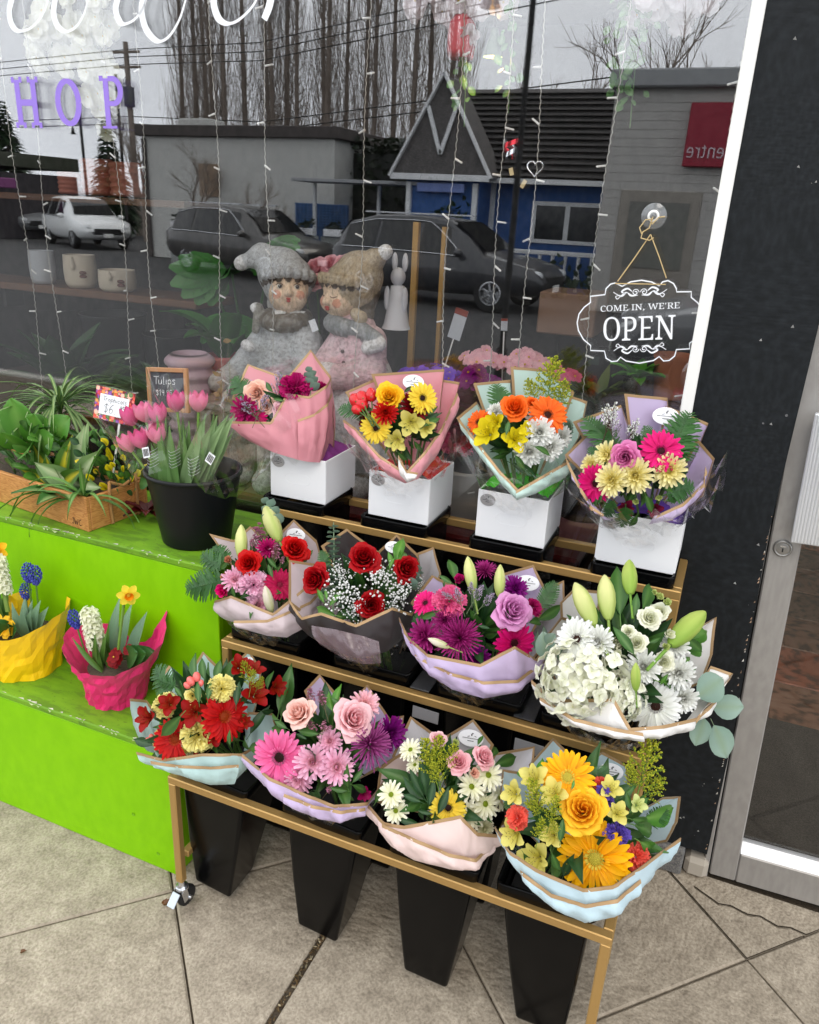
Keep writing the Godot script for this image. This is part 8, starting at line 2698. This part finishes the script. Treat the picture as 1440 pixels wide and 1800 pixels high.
["leaf","leaf",-.734,0.553,0.702,-.882,0.192,0.431,0.036],
["leaf","leaf",-.747,0.54,0.7,0.6,-.666,-.444,0.039],
["leaf","leaf",-.871,0.631,0.686,-.968,-.22,-.118,0.075],
["leaf","leaf",-.88,0.639,0.683,-.978,0.085,-.191,0.039],
["leaf","darkleaf",-.851,0.647,0.699,0.973,-.227,-.045,0.026],
["leaf","leaf",-.806,0.654,0.687,-.978,-.045,0.206,0.047],
["leaf","leaf",-.909,0.642,0.669,-.947,-.116,-.301,0.036],
["fern","fern",-.789,0.545,0.718,-.377,-.925,0.044,0.038],
["leaf","darkleaf",-.815,0.534,0.717,0.767,-.584,-.266,0.043],
["leaf","leaf",-.915,0.599,0.702,-.836,-.533,-.128,0.075]]},
"B3":{"b":Vector3(-.56,0.42,0.57),"d":Vector3(-.565,0.586,0.64),"r":0.138,"f":[
["rose","rosepink",-.523,0.668,0.661,0.304,0.797,0.522,0.025],
["rose","rosepink",-.485,0.668,0.628,0.452,0.8,0.394,0.024],
["rose","blushpink",-.574,0.687,0.64,0.11,0.887,0.448,0.019],
["budrose","peach",-.494,0.648,0.654,0.43,0.746,0.508,0.013],
["gerbera","lemon",-.526,0.589,0.697,0.336,0.567,0.752,0.031],
["daisy","creamdaisy",-.494,0.625,0.665,0.448,0.683,0.576,0.028],
["daisy","creamdaisy",-.471,0.639,0.637,0.528,0.721,0.449,0.027],
["daisy","creamdaisy",-.467,0.588,0.656,0.599,0.563,0.569,0.029],
["daisy","creamdaisy",-.486,0.57,0.676,0.534,0.501,0.682,0.027],
["daisy","creamdaisy",-.632,0.597,0.72,-.125,0.572,0.811,0.024],
["daisy","creamdaisy",-.619,0.568,0.725,-.077,0.475,0.877,0.024],
["daisy","creamdaisy",-.45,0.576,0.614,0.732,0.546,0.407,0.022],
["daisy","creamdaisy",-.621,0.66,0.659,-.08,0.831,0.551,0.022],
["daisy","creamdaisy",-.606,0.639,0.671,-.015,0.776,0.63,0.017],
["mum","creamdaisy",-.466,0.527,0.651,0.703,0.33,0.63,0.02],
["budrose","greenbud",-.543,0.683,0.63,0.234,0.881,0.412,0.01],
["solidago","solidago",-.553,0.636,0.694,-.486,0.788,-.378,0.079],
["solidago","solidago",-.564,0.649,0.691,-.03,0.8,-.6,0.068],
["solidago","solidago",-.543,0.646,0.685,0.099,0.785,-.612,0.06],
["solidago","solidago",-.537,0.647,0.717,-.456,0.853,-.254,0.047],
["leaf","darkleaf",-.57,0.603,0.711,-.9,0.436,-.005,0.059],
["leaf","darkleaf",-.571,0.608,0.71,-.614,0.768,-.183,0.058],
["leaf","darkleaf",-.566,0.609,0.708,-.371,0.879,-.299,0.069],
["leaf","darkleaf",-.554,0.607,0.725,0.041,0.944,-.327,0.049],
["leaf","darkleaf",-.572,0.604,0.721,-.973,0.206,0.106,0.04],
["leaf","darkleaf",-.568,0.6,0.731,0.092,-.992,0.089,0.036],
["leaf","darkleaf",-.547,0.591,0.726,-.959,0.088,0.269,0.027],
["leaf","darkleaf",-.539,0.584,0.714,0.225,0.909,-.352,0.054],
["leaf","leaf",-.671,0.55,0.703,0.36,0.929,-.082,0.056],
["leaf","darkleaf",-.61,0.558,0.733,0.988,-.034,-.152,0.044],
["leaf","leaf",-.471,0.63,0.593,0.551,-.069,-.831,0.081],
["leaf","leaf",-.479,0.645,0.59,0.065,0.042,-.997,0.047],
["leaf","leaf",-.541,0.662,0.662,0.791,-.597,-.13,0.05],
["leaf","leaf",-.635,0.562,0.717,-.757,0.622,-.2,0.032],
["leaf","leaf",-.507,0.668,0.598,0.062,0.275,-.959,0.029],
["leaf","darkleaf",-.523,0.624,0.673,0.228,0.793,-.565,0.035]]},
"B4":{"b":Vector3(-.33,0.42,0.57),"d":Vector3(-.278,0.638,0.66),"r":0.151,"f":[
["gerbera","gold",-.251,0.619,0.733,0.154,0.504,0.85,0.057],
["rose","goldrose",-.283,0.7,0.723,0.017,0.719,0.695,0.043],
["gerbera","gold",-.32,0.73,0.69,-.111,0.815,0.569,0.044],
["carnation","coral",-.188,0.613,0.693,0.452,0.509,0.732,0.024],
["carnation","coral",-.387,0.659,0.743,-.342,0.565,0.751,0.02],
["carnation","coral",-.264,0.717,0.667,0.091,0.841,0.533,0.014],
["statice","violet",-.224,0.661,0.709,0.254,0.649,0.717,0.021],
["statice","violet",-.259,0.719,0.69,0.106,0.801,0.589,0.013],
["statice","violet",-.346,0.707,0.707,-.203,0.744,0.637,0.009],
["statice","violet",-.247,0.706,0.691,0.151,0.778,0.61,0.01],
["alstro","paleyellow",-.402,0.684,0.716,-.394,0.648,0.652,0.024],
["alstro","paleyellow",-.372,0.72,0.708,-.278,0.746,0.606,0.027],
["alstro","paleyellow",-.333,0.718,0.725,-.147,0.736,0.661,0.027],
["alstro","paleyellow",-.342,0.602,0.756,-.213,0.405,0.889,0.032],
["alstro","paleyellow",-.387,0.629,0.748,-.363,0.479,0.799,0.027],
["alstro","paleyellow",-.323,0.653,0.749,-.128,0.572,0.81,0.023],
["alstro","paleyellow",-.249,0.724,0.681,0.139,0.819,0.557,0.021],
["alstro","paleyellow",-.23,0.695,0.699,0.215,0.738,0.64,0.021],
["alstro","palegreen",-.202,0.703,0.673,0.322,0.773,0.546,0.017],
["solidago","solidago",-.346,0.688,0.761,-.428,0.783,-.451,0.064],
["solidago","solidago",-.338,0.7,0.757,-.978,0.139,-.154,0.037],
["solidago","solidago",-.329,0.69,0.77,0.094,0.919,-.382,0.049],
["solidago","solidago",-.343,0.656,0.778,0.066,0.974,-.219,0.042],
["solidago","solidago",-.205,0.702,0.65,0.056,0.475,-.878,0.112],
["solidago","solidago",-.199,0.697,0.649,0.443,0.105,-.891,0.069],
["solidago","solidago",-.21,0.707,0.651,-.332,0.793,-.511,0.047],
["solidago","solidago",-.313,0.675,0.772,-.462,0.869,-.176,0.03],
["leaf","brightleaf",-.358,0.704,0.696,-.405,0.436,-.804,0.065],
["leaf","brightleaf",-.364,0.706,0.694,0.166,0.726,-.667,0.05],
["leaf","brightleaf",-.39,0.7,0.69,-.7,-.045,-.712,0.047],
["leaf","brightleaf",-.306,0.742,0.732,0.154,0.793,-.59,0.018],
["leaf","leaf",-.213,0.693,0.688,0.573,0.301,-.762,0.053],
["leaf","brightleaf",-.189,0.672,0.666,0.627,-.24,-.741,0.123],
["leaf","leaf",-.2,0.68,0.696,0.653,-.513,-.557,0.081],
["leaf","leaf",-.206,0.69,0.696,0.735,-.386,-.557,0.056],
["leaf","brightleaf",-.186,0.649,0.695,0.513,-.662,-.547,0.08],
["leaf","leaf",-.209,0.696,0.683,-.432,0.873,-.225,0.034],
["leaf","leaf",-.317,0.642,0.778,0.436,-.898,-.06,0.042],
["leaf","leaf",-.308,0.658,0.764,-.051,0.966,-.252,0.04],
["leaf","leaf",-.384,0.599,0.748,-.715,-.211,-.666,0.028],
["leaf","leaf",-.203,0.7,0.663,0.557,0.256,-.79,0.027],
["fern","fern",-.291,0.713,0.667,0.687,0.35,-.637,0.049],
["fern","fern",-.178,0.653,0.652,0.498,0.115,-.859,0.06],
["fern","fern",-.176,0.627,0.68,0.323,-.881,-.345,0.063],
["fern","fern",-.404,0.654,0.718,-.618,-.274,-.737,0.034],
["leaf","darkleaf",-.296,0.576,0.75,0.232,0.968,-.101,0.052],
["leaf","leaf",-.366,0.606,0.761,0.593,-.805,0.005,0.03],
["leaf","leaf",-.227,0.712,0.674,0.556,0.346,-.755,0.033]]},
}
var sheets := {
"T1":[
["dustypink",[-1.253,1.195,0.065,-1.213,1.269,0.005,-1.144,1.21,0.022,-1.122,1.178,0.06],[-1.13,1.025,0.091,-1.12,1.044,0.076,-1.103,1.029,0.081,-1.098,1.021,0.09],1],
["dustypink",[-1.373,1.144,0.135,-1.365,1.224,0.071,-1.29,1.198,0.039,-1.249,1.2,0.021],[-1.16,1.012,0.109,-1.158,1.032,0.093,-1.14,1.026,0.085,-1.129,1.026,0.08],1],
["dustypink",[-1.312,1.113,0.236,-1.201,1.124,0.221,-1.18,1.19,0.178,-1.127,1.186,0.165,-1.103,1.209,0.119,-1.118,1.218,0.068],[-1.258,1.067,0.227,-1.189,1.052,0.232,-1.127,1.04,0.22,-1.108,1.036,0.206,-1.087,1.031,0.187,-1.099,1.026,0.141],0],
["dustypink",[-1.137,1.134,0.201,-1.104,1.149,0.179,-1.088,1.17,0.143,-1.104,1.185,0.09],[-1.123,1.041,0.224,-1.1,1.037,0.214,-1.08,1.033,0.194,-1.093,1.029,0.15],0]],
"T2":[
["rosepink",[-.986,1.249,0.109,-.828,1.267,0.031,-.808,1.171,0.103],[-.9,1.036,0.095,-.86,1.04,0.075,-.855,1.016,0.093],1],
["rosepink",[-1.039,1.204,0.142,-.991,1.231,0.091,-.911,1.24,0.049],[-.913,1.024,0.103,-.901,1.031,0.09,-.881,1.033,0.08],1],
["rosepink",[-.864,1.243,0.035,-.792,1.237,0.016,-.783,1.16,0.098],[-.869,1.034,0.076,-.851,1.033,0.071,-.849,1.013,0.092],1],
["rosepink",[-1.01,1.154,0.205,-.958,1.151,0.246,-.879,1.107,0.28,-.81,1.078,0.285],[-.961,1.112,0.217,-.919,1.093,0.248,-.858,1.062,0.277,-.815,1.051,0.278],0],
["rosepink",[-.815,1.076,0.281,-.789,1.118,0.24,-.774,1.162,0.175,-.775,1.226,0.081],[-.815,1.051,0.278,-.794,1.058,0.253,-.777,1.095,0.197,-.773,1.169,0.104],0],
["whitepaper",[-.831,1.117,0.287,-.807,1.086,0.293,-.785,1.081,0.28],[-.82,1.075,0.297,-.803,1.061,0.296,-.791,1.067,0.286],0]],
"T3":[
["mint",[-.729,1.257,0.103,-.653,1.268,0.062,-.623,1.189,0.129],[-.62,1.033,0.093,-.601,1.036,0.083,-.594,1.016,0.1],1],
["mint",[-.654,1.299,0.069,-.576,1.296,0.036,-.509,1.251,0.031],[-.601,1.044,0.085,-.582,1.043,0.077,-.565,1.032,0.075],1],
["mint",[-.542,1.246,0.026,-.48,1.231,0.015,-.475,1.164,0.093],[-.574,1.03,0.074,-.558,1.027,0.071,-.557,1.01,0.091],1],
["mint",[-.728,1.198,0.207,-.706,1.225,0.141,-.667,1.19,0.16],[-.62,1.018,0.119,-.615,1.025,0.103,-.605,1.016,0.107],1],
["mint",[-.726,1.197,0.201,-.668,1.169,0.249,-.598,1.118,0.281,-.552,1.086,0.29],[-.691,1.156,0.21,-.639,1.119,0.251,-.589,1.084,0.279,-.555,1.06,0.282],0],
["mint",[-.557,1.085,0.292,-.518,1.111,0.253,-.48,1.132,0.188,-.448,1.166,0.088],[-.557,1.06,0.283,-.526,1.071,0.252,-.486,1.091,0.195,-.458,1.114,0.121],0]],
"T4":[
["lilac",[-.393,1.272,0.077,-.305,1.266,0.037,-.28,1.183,0.104],[-.323,1.044,0.082,-.301,1.043,0.072,-.295,1.022,0.089],1],
["lilac",[-.309,1.25,0.038,-.213,1.219,0.02,-.227,1.158,0.094],[-.302,1.039,0.072,-.278,1.031,0.067,-.281,1.016,0.086],1],
["lilac",[-.23,1.194,0.065,-.187,1.16,0.084,-.195,1.099,0.163],[-.282,1.025,0.079,-.271,1.016,0.083,-.273,1.001,0.103],1],
["lilac",[-.483,1.211,0.146,-.396,1.246,0.075,-.363,1.196,0.104],[-.345,1.029,0.099,-.324,1.038,0.081,-.315,1.025,0.088],1],
["lilac",[-.477,1.157,0.223,-.44,1.204,0.146,-.41,1.165,0.164],[-.344,1.015,0.118,-.335,1.027,0.099,-.327,1.018,0.103],1],
["lilac",[-.477,1.157,0.223,-.436,1.111,0.254,-.4,1.077,0.283,-.372,1.066,0.29],[-.434,1.105,0.235,-.406,1.079,0.255,-.377,1.057,0.267,-.357,1.051,0.276],0],
["lilac",[-.278,1.07,0.258,-.23,1.093,0.215,-.199,1.119,0.142,-.202,1.149,0.116],[-.287,1.047,0.249,-.246,1.055,0.223,-.219,1.073,0.169,-.217,1.105,0.148],0]],
"M1":[
["greypink",[-1.147,0.855,0.304,-1.113,0.899,0.264,-1.049,0.857,0.264,-.998,0.804,0.312],[-1.103,0.659,0.326,-1.094,0.67,0.316,-1.078,0.66,0.316,-1.065,0.647,0.328],1],
["greypink",[-1.301,0.855,0.351,-1.249,0.837,0.322,-1.222,0.869,0.29,-1.158,0.828,0.289],[-1.141,0.659,0.338,-1.128,0.655,0.33,-1.122,0.663,0.322,-1.105,0.653,0.322],1],
["greypink",[-1.206,0.746,0.466,-1.141,0.787,0.492,-1.027,0.774,0.498,-.986,0.817,0.433,-.975,0.816,0.344],[-1.178,0.707,0.471,-1.114,0.72,0.494,-1.035,0.723,0.499,-.981,0.725,0.454,-.982,0.752,0.373],0],
["greypink",[-1.114,0.744,0.522,-1.033,0.763,0.513,-1.002,0.777,0.491,-.971,0.786,0.432,-.973,0.796,0.367],[-1.102,0.722,0.511,-1.036,0.72,0.509,-.995,0.719,0.493,-.964,0.734,0.443,-.967,0.752,0.383],0]],
"M2":[
["blackpaper",[-.99,0.886,0.347,-.945,0.924,0.306,-.864,0.875,0.293],[-.85,0.658,0.334,-.839,0.667,0.324,-.818,0.655,0.321],1],
["blackpaper",[-.874,0.872,0.291,-.836,0.917,0.265,-.779,0.878,0.266,-.745,0.829,0.318],[-.821,0.654,0.32,-.811,0.665,0.314,-.797,0.656,0.314,-.789,0.643,0.327],1],
["greypaper",[-.829,0.853,0.266,-.756,0.888,0.229,-.719,0.844,0.271],[-.81,0.649,0.314,-.791,0.658,0.305,-.782,0.647,0.315],1],
["greypink",[-.998,0.798,0.478,-1.03,0.872,0.422,-.962,0.869,0.404],[-.852,0.635,0.367,-.86,0.654,0.353,-.843,0.653,0.348],1],
["blackpaper",[-.997,0.804,0.475,-.942,0.795,0.517,-.891,0.823,0.524,-.807,0.819,0.529,-.751,0.846,0.473,-.728,0.814,0.424,-.723,0.812,0.362],[-.962,0.77,0.49,-.918,0.753,0.518,-.866,0.744,0.531,-.797,0.743,0.534,-.749,0.753,0.496,-.739,0.756,0.445,-.741,0.769,0.387],0],
["mauvefilm",[-.908,0.793,0.535,-.841,0.811,0.554,-.782,0.804,0.541,-.755,0.792,0.527],[-.867,0.753,0.543,-.817,0.752,0.561,-.774,0.747,0.554,-.745,0.747,0.534],0]],
"M3":[
["lilac",[-.575,0.883,0.285,-.512,0.906,0.25,-.463,0.854,0.285],[-.556,0.659,0.316,-.54,0.665,0.307,-.528,0.651,0.316],1],
["lilac",[-.737,0.828,0.405,-.713,0.874,0.344,-.667,0.848,0.319],[-.597,0.645,0.346,-.591,0.657,0.331,-.579,0.65,0.325],1],
["greypaper",[-.493,0.851,0.265,-.444,0.877,0.234,-.42,0.826,0.312],[-.536,0.651,0.311,-.524,0.657,0.304,-.517,0.645,0.323],1],
["lilac",[-.735,0.826,0.471,-.696,0.81,0.511,-.642,0.802,0.542,-.532,0.811,0.543,-.48,0.839,0.494,-.443,0.799,0.455,-.418,0.84,0.338],[-.69,0.774,0.491,-.657,0.757,0.517,-.611,0.742,0.538,-.525,0.743,0.544,-.473,0.745,0.506,-.441,0.76,0.454,-.429,0.793,0.362],0],
["lilac",[-.673,0.785,0.528,-.588,0.786,0.56,-.518,0.784,0.557,-.461,0.782,0.518,-.432,0.787,0.431],[-.645,0.748,0.524,-.582,0.743,0.551,-.517,0.743,0.552,-.465,0.748,0.513,-.435,0.758,0.441],0]],
"M4":[
["whitepaper",[-.422,0.892,0.374,-.405,0.913,0.34,-.35,0.903,0.303],[-.37,0.66,0.344,-.365,0.665,0.335,-.352,0.663,0.326],1],
["whitepaper",[-.167,0.859,0.305,-.126,0.888,0.276,-.122,0.835,0.334,-.13,0.799,0.39],[-.306,0.652,0.326,-.296,0.659,0.319,-.294,0.646,0.334,-.297,0.637,0.347],1],
["whitepaper",[-.138,0.789,0.398,-.121,0.821,0.358,-.08,0.818,0.362,-.133,0.772,0.478],[-.155,0.776,0.428,-.146,0.782,0.422,-.133,0.767,0.423,-.152,0.76,0.49],0],
["whitepaper",[-.437,0.84,0.459,-.412,0.873,0.397,-.39,0.861,0.374],[-.373,0.647,0.365,-.367,0.655,0.349,-.362,0.652,0.344],1],
["whitepaper",[-.432,0.798,0.53,-.381,0.798,0.576,-.273,0.837,0.582,-.237,0.795,0.594,-.186,0.792,0.556,-.131,0.774,0.476,-.099,0.784,0.402],[-.406,0.769,0.532,-.364,0.769,0.572,-.291,0.763,0.592,-.238,0.761,0.581,-.187,0.76,0.551,-.145,0.745,0.484,-.12,0.753,0.424],0],
["whitepaper",[-.403,0.796,0.576,-.332,0.797,0.613,-.263,0.797,0.61,-.216,0.791,0.593],[-.381,0.776,0.572,-.321,0.771,0.601,-.261,0.768,0.598,-.214,0.766,0.58],0]],
"B1":[
["mintblue",[-1.306,0.562,0.659,-1.296,0.536,0.619,-1.267,0.497,0.615],[-1.24,0.465,0.692,-1.229,0.449,0.676,-1.222,0.445,0.656],0],
["mintblue",[-1.307,0.552,0.571,-1.296,0.582,0.535,-1.256,0.552,0.531],[-1.142,0.446,0.548,-1.139,0.454,0.539,-1.129,0.446,0.538],1],
["mintblue",[-1.252,0.565,0.524,-1.228,0.616,0.493,-1.176,0.575,0.489],[-1.128,0.45,0.536,-1.122,0.462,0.528,-1.109,0.452,0.527],1],
["mintblue",[-1.161,0.582,0.48,-1.124,0.631,0.455,-1.083,0.589,0.465],[-1.105,0.454,0.525,-1.096,0.466,0.519,-1.086,0.456,0.521],1],
["mintblue",[-1.05,0.553,0.598,-1.046,0.556,0.576,-1.01,0.537,0.533,-.987,0.504,0.556],[-1.017,0.507,0.641,-1.012,0.499,0.624,-.997,0.493,0.602,-.989,0.499,0.596],0],
["mintblue",[-1.261,0.461,0.702,-1.154,0.504,0.735,-1.056,0.55,0.732,-.984,0.549,0.695,-.982,0.524,0.601],[-1.201,0.443,0.704,-1.124,0.468,0.728,-1.047,0.478,0.731,-1.001,0.475,0.704,-1.002,0.474,0.621],0],
["mintblue",[-1.19,0.487,0.737,-1.11,0.515,0.75,-1.026,0.537,0.745,-.98,0.535,0.712],[-1.158,0.473,0.731,-1.098,0.481,0.74,-1.035,0.481,0.737,-.992,0.481,0.713],0]],
"B2":[
["lilac",[-.929,0.62,0.531,-.907,0.652,0.501,-.846,0.597,0.499],[-.844,0.458,0.535,-.839,0.466,0.528,-.824,0.452,0.527],1],
["lilac",[-.844,0.585,0.503,-.803,0.64,0.473,-.732,0.581,0.495],[-.823,0.449,0.528,-.813,0.463,0.521,-.795,0.448,0.526],1],
["lilac",[-.737,0.594,0.51,-.7,0.613,0.505,-.686,0.55,0.56],[-.796,0.451,0.53,-.787,0.456,0.529,-.784,0.441,0.543],1],
["lilac",[-.98,0.55,0.696,-.881,0.565,0.747,-.786,0.568,0.76,-.735,0.559,0.753,-.687,0.544,0.704,-.688,0.538,0.584],[-.946,0.518,0.704,-.855,0.517,0.748,-.786,0.517,0.755,-.737,0.513,0.746,-.703,0.51,0.707,-.704,0.498,0.607],0],
["lilac",[-.836,0.558,0.767,-.77,0.562,0.774,-.716,0.558,0.76,-.685,0.545,0.72],[-.828,0.524,0.76,-.774,0.524,0.765,-.724,0.522,0.755,-.695,0.517,0.715],0]],
"B3":[
["palegrey",[-.689,0.567,0.585,-.671,0.642,0.539,-.623,0.607,0.526],[-.591,0.445,0.546,-.586,0.464,0.535,-.574,0.455,0.532],1],
["palegrey",[-.608,0.592,0.519,-.552,0.638,0.485,-.5,0.599,0.496],[-.571,0.452,0.53,-.557,0.463,0.521,-.544,0.453,0.524],1],
["palegrey",[-.497,0.583,0.502,-.421,0.605,0.47,-.409,0.565,0.522],[-.543,0.449,0.525,-.524,0.455,0.517,-.521,0.445,0.53],1],
["blush",[-.684,0.517,0.668,-.699,0.563,0.623,-.667,0.58,0.571],[-.59,0.433,0.567,-.593,0.444,0.556,-.585,0.449,0.543],1],
["blush",[-.694,0.529,0.691,-.635,0.546,0.74,-.592,0.562,0.748,-.492,0.61,0.728,-.461,0.572,0.715,-.427,0.534,0.661,-.435,0.528,0.596],[-.665,0.501,0.699,-.61,0.498,0.742,-.571,0.497,0.751,-.498,0.506,0.75,-.463,0.501,0.73,-.44,0.504,0.671,-.441,0.507,0.607],0],
["blush",[-.636,0.549,0.748,-.572,0.566,0.771,-.497,0.551,0.763,-.454,0.536,0.74,-.44,0.527,0.678],[-.609,0.508,0.753,-.562,0.51,0.766,-.496,0.51,0.758,-.456,0.506,0.738,-.437,0.509,0.681],0]],
"B4":[
["paleblue",[-.408,0.643,0.579,-.375,0.688,0.539,-.307,0.636,0.533],[-.363,0.451,0.54,-.354,0.463,0.53,-.337,0.45,0.528],1],
["paleblue",[-.319,0.637,0.528,-.283,0.668,0.51,-.235,0.651,0.507,-.216,0.612,0.542],[-.34,0.45,0.527,-.331,0.458,0.522,-.319,0.453,0.522,-.315,0.444,0.53],1],
["paleblue",[-.162,0.618,0.526,-.132,0.626,0.519,-.13,0.603,0.563,-.142,0.579,0.595],[-.301,0.445,0.526,-.294,0.447,0.525,-.293,0.441,0.536,-.296,0.435,0.544],1],
["paleblue",[-.439,0.601,0.653,-.449,0.648,0.62,-.398,0.631,0.589],[-.37,0.441,0.558,-.373,0.453,0.55,-.36,0.448,0.542],1],
["paleblue",[-.431,0.597,0.712,-.388,0.608,0.769,-.331,0.615,0.795,-.257,0.615,0.801,-.214,0.622,0.781,-.189,0.625,0.743,-.121,0.599,0.596],[-.388,0.559,0.72,-.355,0.559,0.767,-.308,0.545,0.789,-.254,0.546,0.797,-.215,0.548,0.78,-.189,0.557,0.745,-.154,0.548,0.639],0],
["paleblue",[-.363,0.596,0.79,-.303,0.598,0.817,-.248,0.601,0.817,-.204,0.608,0.791,-.175,0.604,0.729],[-.346,0.571,0.785,-.296,0.557,0.806,-.245,0.556,0.81,-.203,0.562,0.784,-.181,0.571,0.736],0]],
}
var stickers := {
"T2":[-.884,1.237,0.087,0.026],
"T4":[-.301,1.231,0.065,0.028],
"M1":[-1.09,0.872,0.29,0.024],
"M2":[-.832,0.894,0.288,0.02],
"M3":[-.512,0.877,0.286,0.025],
"B1":[-1.108,0.618,0.473,0.009],
"B3":[-.546,0.611,0.51,0.026],
"B4":[-.261,0.649,0.535,0.023],
}
var script_strokes := [[-2.104,2.12,-2.1212,2.0925,-2.1342,2.0671,-2.1314,2.0381,-2.1098,2.0217,-2.0685,2.0257,-2.0288,2.0477,-2.0003,2.0774,-1.9828,2.1144],
[-1.956,2.1132,-1.9663,2.0962,-1.9794,2.0613,-1.9725,2.0304,-1.9437,2.0154,-1.9076,2.0258,-1.8771,2.055,-1.8573,2.0915,-1.8477,2.1082],
[-1.7539,2.1039,-1.7629,2.0874,-1.775,2.0599,-1.7686,2.0363,-1.7517,2.0258,-1.7185,2.0346,-1.6876,2.0602,-1.6665,2.0999],
[-1.6736,2.0979,-1.6902,2.0699,-1.6943,2.0459,-1.685,2.0139,-1.6624,1.9911,-1.6383,1.9855,-1.6094,1.9994,-1.5796,2.0322,-1.5601,2.0693,-1.5467,2.0944],
[-1.4733,2.091,-1.4773,2.0775,-1.4785,2.0544,-1.4668,2.0283,-1.4446,2.017,-1.4188,2.0197,-1.3896,2.0348,-1.3638,2.0567,-1.3475,2.0853],
[-1.3109,2.0836,-1.3172,2.0705,-1.327,2.0439,-1.3399,2.0216]]
var sign_outline := [-0.4389,1.4897,-0.4227,1.5002,-0.4002,1.5053,-0.3791,1.5034,-0.362,1.4967,-0.3565,1.5051,-0.3457,1.5086,-0.3335,1.5035,-0.3263,1.4938,-0.3245,1.4872,-0.2954,1.4899,-0.2934,1.4783,-0.2783,1.4683,-0.2643,1.4513,-0.2578,1.4336,-0.2584,1.4174,-0.2662,1.398,-0.2808,1.3836,-0.2788,1.372,-0.3056,1.3675,-0.3068,1.3535,-0.3166,1.3428,-0.3279,1.3403,-0.3387,1.3488,-0.349,1.3391,-0.3785,1.3297,-0.4077,1.3313,-0.4209,1.3384,-0.4269,1.3291,-0.4388,1.3265,-0.4519,1.3325,-0.4578,1.348,-0.4885,1.3459,-0.4899,1.3569,-0.5077,1.3687,-0.5213,1.387,-0.5264,1.4037,-0.5246,1.4233,-0.5154,1.4386,-0.5022,1.4505,-0.5043,1.4634,-0.4731,1.4695,-0.4725,1.4824,-0.4642,1.4924,-0.4551,1.4954,-0.4464,1.4926]
